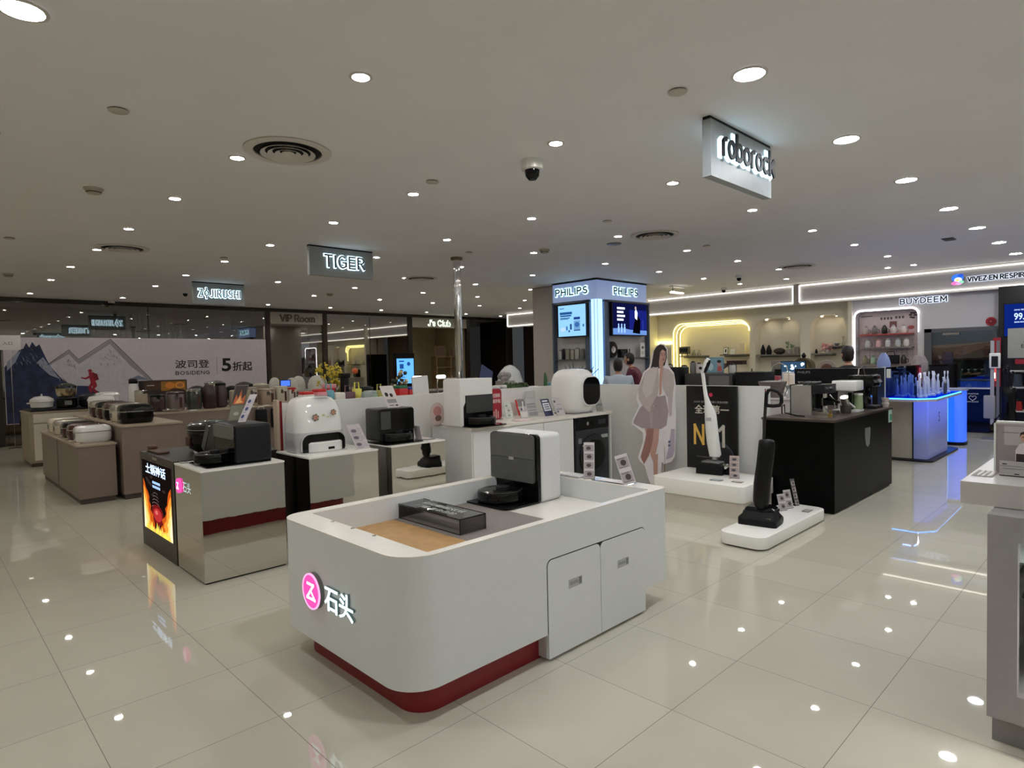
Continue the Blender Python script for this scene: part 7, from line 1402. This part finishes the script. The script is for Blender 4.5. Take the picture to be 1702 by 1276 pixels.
# ================================================================== heart counter with glass showcase
q = T('black_showcase', 'black counter with a white heart and lettering under a glass showcase', 'display case', (-2.27, 14.0, 0))
B().box(-.25, .22, 0, .22, .02, .80).o('body', BLACK, q); B().box(-.26, .23, -.01, .23, .80, .825).o('white_top_edge', WHITE, q); B().box(-.24, .21, .01, .21, 0, .02).o('base', CHAR, q)
b = B()
for x0, x1, y0, y1 in ((-.26, .23, -.008, -.004), (-.26, .23, .226, .23), (-.26, -.256, -.008, .23), (.226, .23, -.008, .23)): b.box(x0, x1, y0, y1, .825, 1.33)
b.o('glass_box', GLASS, q)
text('lettering', 'AURASTAR', WHITE, q, (-.14, -.002, .70), UX, UZ, .2, .025, .001, .01); text('lettering', 'GERMANY', WHITE, q, (-.14, -.002, .555), UX, UZ, .2, .022, .001, .01)
hp = [(.06 * .9 * (16 * math.sin(a) ** 3) / 16, .06 * .85 * (13 * math.cos(a) - 5 * math.cos(2 * a) - 2 * math.cos(3 * a) - math.cos(4 * a)) / 16) for a in [2 * PI * i / 28 for i in range(28)]]
o = B(); o.tube([(x - .03, -.004, z + .635) for x, z in hp], .005, 6, closed=True); o.o('heart_mark', WHITE, q)
for i, (x, z, r, lab) in enumerate(((-2.38, .83, .05, 'small silver handbag-shaped iron inside the glass showcase'), (-2.2, .83, .07, 'round dark appliance inside the glass showcase'))):
    w = T('showcase_item', lab, 'appliance', (x, 14.1, z)); B().lathe([(r * .7, 0), (r, r * .7), (r * .7, r * 1.4)], seg=18).o('body', (STEEL, CHAR)[i], w); B().tube([(-r * .5, 0, r * 1.3), (0, 0, r * 2.1), (r * .5, 0, r * 1.3)], .008, 6).o('handle', BLACK, w)
w = T('glass_shelf', 'glass shelf with shiny spots inside the showcase', 'shelf', (-2.28, 14.02, 1.1)); B().box(-.23, .2, 0, .2, 0, .008).o('pane', ACRYL, w); b = B(); [b.ball((-.2 + .1 * i, .08, .04), .03, 10) for i in range(4)]; b.o('chrome_knobs', CHROME, w)
q = T('white_mannequin', 'pale draped figure-shaped bag beside the black glass showcase', 'ornament', (-3.1, 13.85, 0)); B().loft([[(a_ * k, b_ * k, z) for a_, b_ in E_(0, 0, .15, .1, 16)] for z, k in ((.9, .8), (1.1, 1.0), (1.3, .95), (1.42, .6), (1.45, .2))]).o('cloth', c_(150, 140, 140, .8, noise=.2), q); B().box(-.15, .15, -.12, .12, 0, .9).o('plinth_block', BLACKM, q)
q = T('black_counter', 'low black cabinet between the glowing pillar and the glass showcase', 'cabinet', (-2.77, 13.6, 0)); B().box(-.1, .2, -.1, .5, 0, 1.24).o('body', BLACKM, q); B().box(-.11, .21, -.11, .51, 1.24, 1.26).o('top', BLACK, q)
q = T('red_sign', 'red upright banner board with a small lit square by the showcase', 'sign', (-1.99, 13.9, 0)); B().box(-.0, .11, 0, .02, .85, 1.72).o('board', c_(150, 24, 36, .4), q); B().box(-.01, .05, -.012, 0, .95, 1.2).o('pink_light_box', glow('pink_light', (230, 90, 90), 1.0), q); B().box(.01, .035, -.016, -.012, 1.0, 1.1).o('lit_square', glow('lit_square', (255, 250, 240), 4), q); B().box(.03, .07, .0, .02, 0, .85).o('stand', BLACKM, q)

# ================================================================== black shop bay
q = T('price_screen', 'blue screen showing 99 in white digits on the black bay wall', 'screen', (-1.86, 13.99, 1.72)); B().box(0, 1.9, -.03, 0, 0, .6).o('screen_body', BLACKM, q)
art('blue_picture', q, (0, -.031, 0), UX, UZ, [(glow('screen_deep_blue', (14, 40, 130), .9), R_(.02, .02, 1.88, .58)), (glow('screen_deep_blue2', (20, 70, 190), .9), R_(.3, .05, 1.8, .3))])
gw = glow('screen_digits', (190, 214, 255), 1.5)
text('glowing_digits', '99.', gw, q, (.155, -.033, .30), UX, UZ, .14, .12, .001, .02); text('glowing_digits', 'OMG 守护', gw, q, (.155, -.033, .46), UX, UZ, .16, .03, .001, .02); text('glowing_digits', 'BANK BOOK', gw, q, (.16, -.033, .25), UX, UZ, .16, .025, .001, .02)
q = T('white_sign_board', 'large white board with dark thin lettering before the blue screen', 'sign', (-1.72, 13.4, 1.36)); B().box(0, 1.2, 0, .04, 0, .50).o('board', c_(150, 150, 144, .5), q); text('lettering', 'JUS', BLACKM, q, (.20, -.001, .26), UX, UZ, .16, .06, .001); text('lettering', 'ESPRESSO', BLACKM, q, (.18, -.001, .17), UX, UZ, .4, .06, .001); B().box(.1, 1.1, -.01, .03, -.10, -.02).o('red_base_strip', c_(150, 20, 40, .4), q); B().box(.3, .36, .0, .03, -1.36, -.1).o('stand_leg', BLACKM, q); B().box(1.0, 1.06, .0, .03, -1.36, -.1).o('stand_leg', BLACKM, q)
for i, z in enumerate((1.14, .86, .45)):
    q = T('wall_shelf', ('top', 'middle', 'lowest')[i] + ' white shelf of the black bay', 'shelf', (-1.0, 13.8, z)); B().box(-.75, .9, -.15, .19, -.02, 0).o('board', WHITE, q); B().box(-.75, .9, .17, .19, -.05, -.02).o('bracket', GREY, q)
for i, (x, z, h, c, lab) in enumerate(((-1.62, 1.141, .0, (40, 44, 50), ''), (-1.62, .861, .22, (60, 70, 84), 'slim dark bottle on the middle white shelf'), (-1.46, .861, .1, (210, 206, 200), 'white rounded appliance on the middle white shelf'), (-1.62, .451, .16, (170, 40, 40), 'red toaster on the lowest white shelf'), (-1.4, .451, .12, (200, 196, 190), 'cream dish on the lowest white shelf'))):
    if h: item('shelf_appliance', lab, 'appliance', x, 13.72, z, [(.06, 0), (.07, .02), (.06, h)], c_(*c, .3), CHAR, seg=18)
q = T('white_vacuum', 'white upright vacuum on a tall grey stand before the black bay', 'vacuum cleaner', (-1.86, 13.1, 0)); B().box(-.05, .0, 0, .03, .25, 1.66).o('white_rail', c_(170, 170, 172), q); B().box(.03, .07, .0, .03, .25, 1.66).o('grey_rail', c_(110, 110, 114), q); B().rbox(-.06, .09, -.05, .0, 1.2, 1.45, .01).o('motor_body', WPLAS, q); B().box(-.03, .06, -.053, -.05, 1.22, 1.4).o('label_print', CHAR, q); B().box(-.15, .15, -.1, .12, 0, .03).o('foot', GREY, q); B().rbox(-.14, .02, -.03, .03, .35, .74, .02).o('white_tank', c_(150, 148, 150), q)
q = T('black_vacuum', 'cluster of black upright vacuum handles beside the white vacuum', 'vacuum cleaner', (-1.60, 12.6, 0)); B().rbox(-.09, .09, -.06, .06, .1, .9, .02).o('body', BLACK, q)
for i, (a_, b_) in enumerate(((-.05, 1.15), (.0, 1.2), (.05, 1.1))): B().tube([(a_ * .6, 0, .9), (a_, 0, b_)], .014, 8).o('handle', BLACKM, q); B().lathe([(.02, b_), (.035, b_ + .03), (.01, b_ + .06)], (a_, 0, 0), 12).o('grip', BLACK, q)
B().box(-.12, .12, -.1, .1, 0, .1).o('base', c_(110, 16, 30), q); B().tube([(-.09, -.02, .5), (-.2, -.05, .3), (-.15, -.05, .12)], .01, 8).o('cord', BLACK, q)

# ================================================================== grey kiosk at the near side
q = T('display_kiosk', 'grey kiosk cabinet with an open lit window and white slab top', 'display cabinet', (.1, 3.3, 0))
def G(x, y): return (x - .1, y - 3.3)
KG = mat('kiosk_grey', (150, 146, 146), .45)
o = plate('front_panel', [(-.53, .11), (.70, .11), (.70, .884), (-.53, .884)], [R_(-.44, .215, .55, .79)], KG, q, (0, G(0, 2.90)[1], 0), UX, UZ, .05)
B().box(-.53, -.50, G(0, 2.95)[1], G(0, 3.75)[1], .11, .884).o('side_panel', KG, q); B().box(-.50, -.497, G(0, 2.95)[1], G(0, 3.7)[1], .2, .86).o('inner_lining', WHITE, q); B().box(.67, .70, G(0, 2.95)[1], G(0, 3.75)[1], .11, .884).o('side_panel', KG, q)
B().box(-.50, .67, G(0, 3.7)[1], G(0, 3.75)[1], .11, .884).o('back_panel', WHITE, q); B().box(-.50, .67, G(0, 2.95)[1], G(0, 3.7)[1], .11, .20).o('bottom_panel', WHITE, q); B().box(-.50, .67, G(0, 2.95)[1], G(0, 3.7)[1], .86, .884).o('inner_top', KG, q)
B().box(-.52, .69, G(0, 2.95)[1], G(0, 3.72)[1], 0, .11).o('plinth', c_(136, 132, 132, .4), q)
for z in (.55, .685): B().box(-.49, .66, G(0, 3.0)[1], G(0, 3.6)[1], z, z + .008).o('shelf', c_(70, 76, 76, .1), q)
B().box(-.64, .8, G(0, 3.045)[1], G(0, 3.9)[1], .886, .975).o('slab_top', mat('kiosk_slab', (190, 186, 182), .3), q, bevel=.004)
B().box(-.46, .62, G(0, 3.0)[1], G(0, 3.05)[1], .845, .858).o('led_strip', glow('case_led', (255, 252, 246), 45), q)
w = T('jar', 'glass jar of brown goods standing inside the kiosk window', 'jar', (-.22, 3.15, .2005)); B().lathe([(.08, 0), (.09, .02), (.09, .05)], seg=22).o('white_base', WHITE, w); B().lathe([(.088, .05), (.09, .16), (.085, .2)], seg=22).o('contents', c_(130, 100, 60, .3, noise=.5, scale=30), w); B().lathe([(.086, .2), (.086, .235)], seg=22).o('lid', c_(50, 60, 70, .3), w)
w = T('photo_board', 'framed white photo board of a man with a coffee machine on the kiosk', 'picture', (-.46, 3.35, .976))
B().box(-.01, .5, 0, .03, 0, .215).o('board', c_(196, 184, 184, .5), w)
B().box(-.015, -.008, -.004, .032, 0, .22).o('frame_edge', WHITE, w); B().box(-.015, .5, -.004, .032, .212, .22).o('frame_edge', WHITE, w)
art('portrait_print', w, (0, -.001, 0), UX, UZ, [(c_(150, 140, 142, .5), R_(-.005, .0, .5, .205)), (c_(180, 172, 172, .5), R_(.02, .12, .18, .2)), (c_(110, 100, 104, .5), R_(.012, .172, .07, .175)), (c_(222, 212, 214, .5), [(.058, .055), (.058, .10), (.07, .125), (.09, .135), (.11, .13), (.12, .11), (.125, .06)]), (c_(196, 150, 130, .5), E_(.09, .155, .016, .02)), (c_(24, 18, 18, .5), [(.072, .155), (.074, .175), (.09, .182), (.106, .175), (.108, .155), (.102, .168), (.078, .168)]), (ink, R_(.08, .155, .1, .158)), (c_(54, 44, 48, .5), R_(.06, .03, .115, .085)), (c_(30, 24, 26, .5), R_(.07, .035, .11, .055)), (c_(196, 150, 130, .5), E_(.12, .1, .01)), (c_(160, 150, 176, .5), R_(.13, .13, .5, .15))])
text('lettering', 'PHILIPS', ink, w, (.13, -.002, .01), UX, UZ, .12, .012, .0005)
w = T('info_strip', 'grey double information strip standing before the photo board', 'price card', (-.445, 3.27, .976)); B().box(0, .09, 0, .004, 0, .062).o('card', c_(176, 172, 172), w); art('print', w, (0, -.0005, 0), UX, UZ, [(GREY, R_(.002, .041, .088, .043)), (CHAR, R_(.01, .048, .025, .052)), (CHAR, R_(.05, .008, .065, .012)), (GREY, R_(.01, .03, .08, .032))]); B().box(0, .09, -.0, .03, 0, .003).o('foot', BLACK, w)
w = T('raised_dots_mat', 'clear dotted mat at the corner of the kiosk slab', 'mat', (-.49, 3.3, .976)); b = B(); b.box(-.04, .03, -.1, .05, 0, .002); [b.lathe([(.006, .002), (.004, .006)], (-.03 + .018 * (i % 4), -.09 + .02 * (i // 4), 0), 8) for i in range(28)]; b.o('mat', c_(200, 196, 190, .2), w)
# ================================================================== people
def skin_body(name, joints, edges, m, parent, sub=1):
    me = bpy.data.meshes.new(name); me.from_pydata([j[0] for j in joints], edges, []); o = bpy.data.objects.new(name, me); COL.objects.link(o)
    sk = o.modifiers.new('skin', 'SKIN'); sk.use_smooth_shade = True
    for v, j in zip(me.skin_vertices[0].data, joints):
        r = j[1]; v.radius = r if isinstance(r, tuple) else (r, r)
    me.skin_vertices[0].data[0].use_root = True
    ss = o.modifiers.new('sub', 'SUBSURF'); ss.levels = sub; ss.render_levels = sub
    bpy.context.view_layer.update()
    nm = bpy.data.meshes.new_from_object(o.evaluated_get(bpy.context.evaluated_depsgraph_get())); bpy.data.objects.remove(o)
    nm.materials.clear(); nm.materials.append(m); nm.polygons.foreach_set('use_smooth', [True] * len(nm.polygons))
    ob = bpy.data.objects.new(name, nm); COL.objects.link(ob); ob.parent = parent; return ob
SKIN = mat('skin', (186, 140, 116), .55)
def person(label, loc, rz, hip_z, skin, shirt, trousers, hairm, tilt=.12, stand=False, torso=.52):
    """a figure facing -y in its own frame; hip_z is the hip height"""
    t = T('person', label, 'person', loc, rz)
    H = hip_z; s = H + torso; lean = -tilt
    J = [((0, 0, H), (.15, .11))]; E = []
    def add(p, r, par): J.append((p, r)); E.append((par, len(J) - 1)); return len(J) - 1
    a = add((0, lean * .4, H + .22), (.145, .10), 0); c = add((0, lean * .8, H + .40), (.17, .105), a); n0 = add((0, lean, s), (.07, .065), c)
    n1 = add((0, lean * 1.15, s + .07), .056, n0)
    for sx in (-1, 1):
        sh = add((sx * .18, lean * .85, s - .06), .062, c); el = add((sx * .23, lean - .06, s - .34), .045, sh)
        wr = add((sx * .14, lean - .28, s - .38), .030, el); pm = add((sx * .12, lean - .34, s - .385), (.034, .016), wr)
        for k, (fx, fl) in enumerate(((-.026, .07), (-.009, .08), (.009, .076), (.026, .06))):
            f1 = add((sx * .12 + fx, lean - .385, s - .388), .009, pm); add((sx * .12 + fx * 1.1, lean - .385 - fl * .6, s - .40), .0075, f1)
        th = add((sx * .12 - sx * .04, lean - .33, s - .375), .010, pm); add((sx * .12 - sx * .055, lean - .37, s - .385), .008, th)
        if stand:
            k1 = add((sx * .09, 0, H - .08), .085, 0); k2 = add((sx * .1, -.01, H - .45), .055, k1); k3 = add((sx * .1, .0, .09), .038, k2); add((sx * .1, -.13, .035), (.04, .03), k3)
        else:
            k1 = add((sx * .1, -.06, H - .0), .085, 0); k2 = add((sx * .12, -.42, H + .02), .06, k1); k3 = add((sx * .12, -.42, .10), .04, k2); add((sx * .12, -.55, .035), (.04, .03), k3)
    body = skin_body('body', J, E, skin, t)
    hy, hz = lean * 1.25 - .01, s + .165
    b = B()
    prof = [(.012, -.112), (.038, -.102), (.056, -.07), (.066, -.02), (.070, .03), (.066, .07), (.05, .10), (.02, .114)]
    rings = []
    for r, h in prof:
        ring = []
        for i in range(20):
            a_ = 2 * PI * i / 20; x, y = r * math.cos(a_), r * 1.22 * math.sin(a_)
            if y < 0:
                y *= .92
                if abs(x) < .02 and -.05 < h < .0: y -= .014
            ring.append((x, hy + y, hz + h))
        rings.append(ring)
    b.loft(rings)
    for sx in (-1, 1): b.ball((sx * .075, hy + .01, hz - .005), .02, 8, sx=.4, sz=1.4)
    hd = b.o('head', skin, t); bpy.data.objects.remove(hd) if False else None
    b = B(); [b.ball((sx * .028, hy - .078, hz + .005), .008, 8) for sx in (-1, 1)]; b.o('eyes', BLACK, hd)
    b = B(); b.rbox(-.022, .022, hy - .086, hy - .07, hz - .058, hz - .048, .004, 2); b.o('mouth', c_(150, 90, 84), hd)
    b = B(); rings = []
    for z, k in ((-.085, .8), (-.05, 1.02), (-.02, 1.08), (.03, 1.12), (.075, 1.06), (.105, .82), (.124, .4)):
        r = .070 * k; ring = []
        for i in range(20):
            a_ = 2 * PI * i / 20; x, y = r * math.cos(a_), r * 1.22 * math.sin(a_) + .012
            if y < -.02 and z < .06: y = -.02; x *= .98
            ring.append((x, hy + y, hz + z))
        rings.append(ring)
    b.loft(rings).o('hair', hairm, t)
    # shirt: a shell round trunk and upper arms
    J2 = [((0, 0, H + .02), (.175, .14))]; E2 = []
    def add2(p, r, par): J2.append((p, r)); E2.append((par, len(J2) - 1)); return len(J2) - 1
    a = add2((0, lean * .4, H + .22), (.17, .13), 0); c = add2((0, lean * .8, H + .41), (.205, .135), a); add2((0, lean * 1.05, s + .035), (.082, .08), add2((0, lean, s - .02), (.13, .105), c))
    for sx in (-1, 1):
        sh = add2((sx * .19, lean * .85, s - .055), .082, c); el = add2((sx * .235, lean - .06, s - .34), .058, sh); add2((sx * .17, lean - .22, s - .37), .045, el)
    skin_body('shirt', J2, E2, shirt, t)
    J3 = [((0, 0, H + .03), (.165, .13))]; E3 = []
    for sx in (-1, 1):
        if stand: pts = [((sx * .09, 0, H - .08), .1), ((sx * .1, -.01, H - .45), .07), ((sx * .1, 0, .12), .055)]
        else: pts = [((sx * .1, -.06, H), .1), ((sx * .12, -.42, H + .02), .075), ((sx * .12, -.42, .14), .055)]
        par = 0
        for p, r in pts: J3.append((p, r)); E3.append((par, len(J3) - 1)); par = len(J3) - 1
    skin_body('trousers', J3, E3, trousers, t)
    return t
HAIR = mat('black_hair', (22, 18, 18), .5, noise=.3, scale=60)
TR = c_(36, 38, 46, .7)
person('person seen from behind in a pale blue shirt, seated at the long counter', (-6.15, 8.45, 0), PI + .75, .70, SKIN, c_(176, 190, 206, .7), TR, HAIR, .1)
person('person in a dark maroon top looking down, seated beside the cutout head', (-6.4, 9.52, 0), -1.2, .80, SKIN, c_(96, 34, 54, .7), TR, HAIR, .2)
person('person in black seen in silhouette behind the black display wall', (-2.86, 9.16, 0), PI + .7, .82, SKIN, c_(20, 20, 22, .8), c_(20, 20, 24, .8), HAIR, .05, stand=True, torso=.5)
for (x, y, h, rz, lab) in ((-6.15, 8.45, .56, .0, 'grey stool under the person in the pale blue shirt'), (-6.4, 9.52, .62, .0, 'grey stool under the person in maroon')):
    q = T('stool', lab, 'stool', (x, y, 0)); B().lathe([(.17, h - .04), (.18, h - .02), (.17, h)], seg=22).o('seat', CHAR, q); B().cyl(.025, .02, h - .04).o('pole', STEEL, q); B().lathe([(.2, 0), (.2, .015), (.03, .03)], seg=22).o('base', STEEL, q)
q = T('consultation_desk', 'dark desk before the seated people with open dark tablet', 'desk', (-5.45, 9.5, 0)); B().box(-.3, .5, -.5, .5, .98, 1.0).o('desk_top', c_(60, 44, 38, .3), q); B().box(-.25, -.2, -.45, .45, 0, .98).o('side_panel', CHAR, q); B().box(.4, .45, -.45, .45, 0, .98).o('side_panel', CHAR, q)
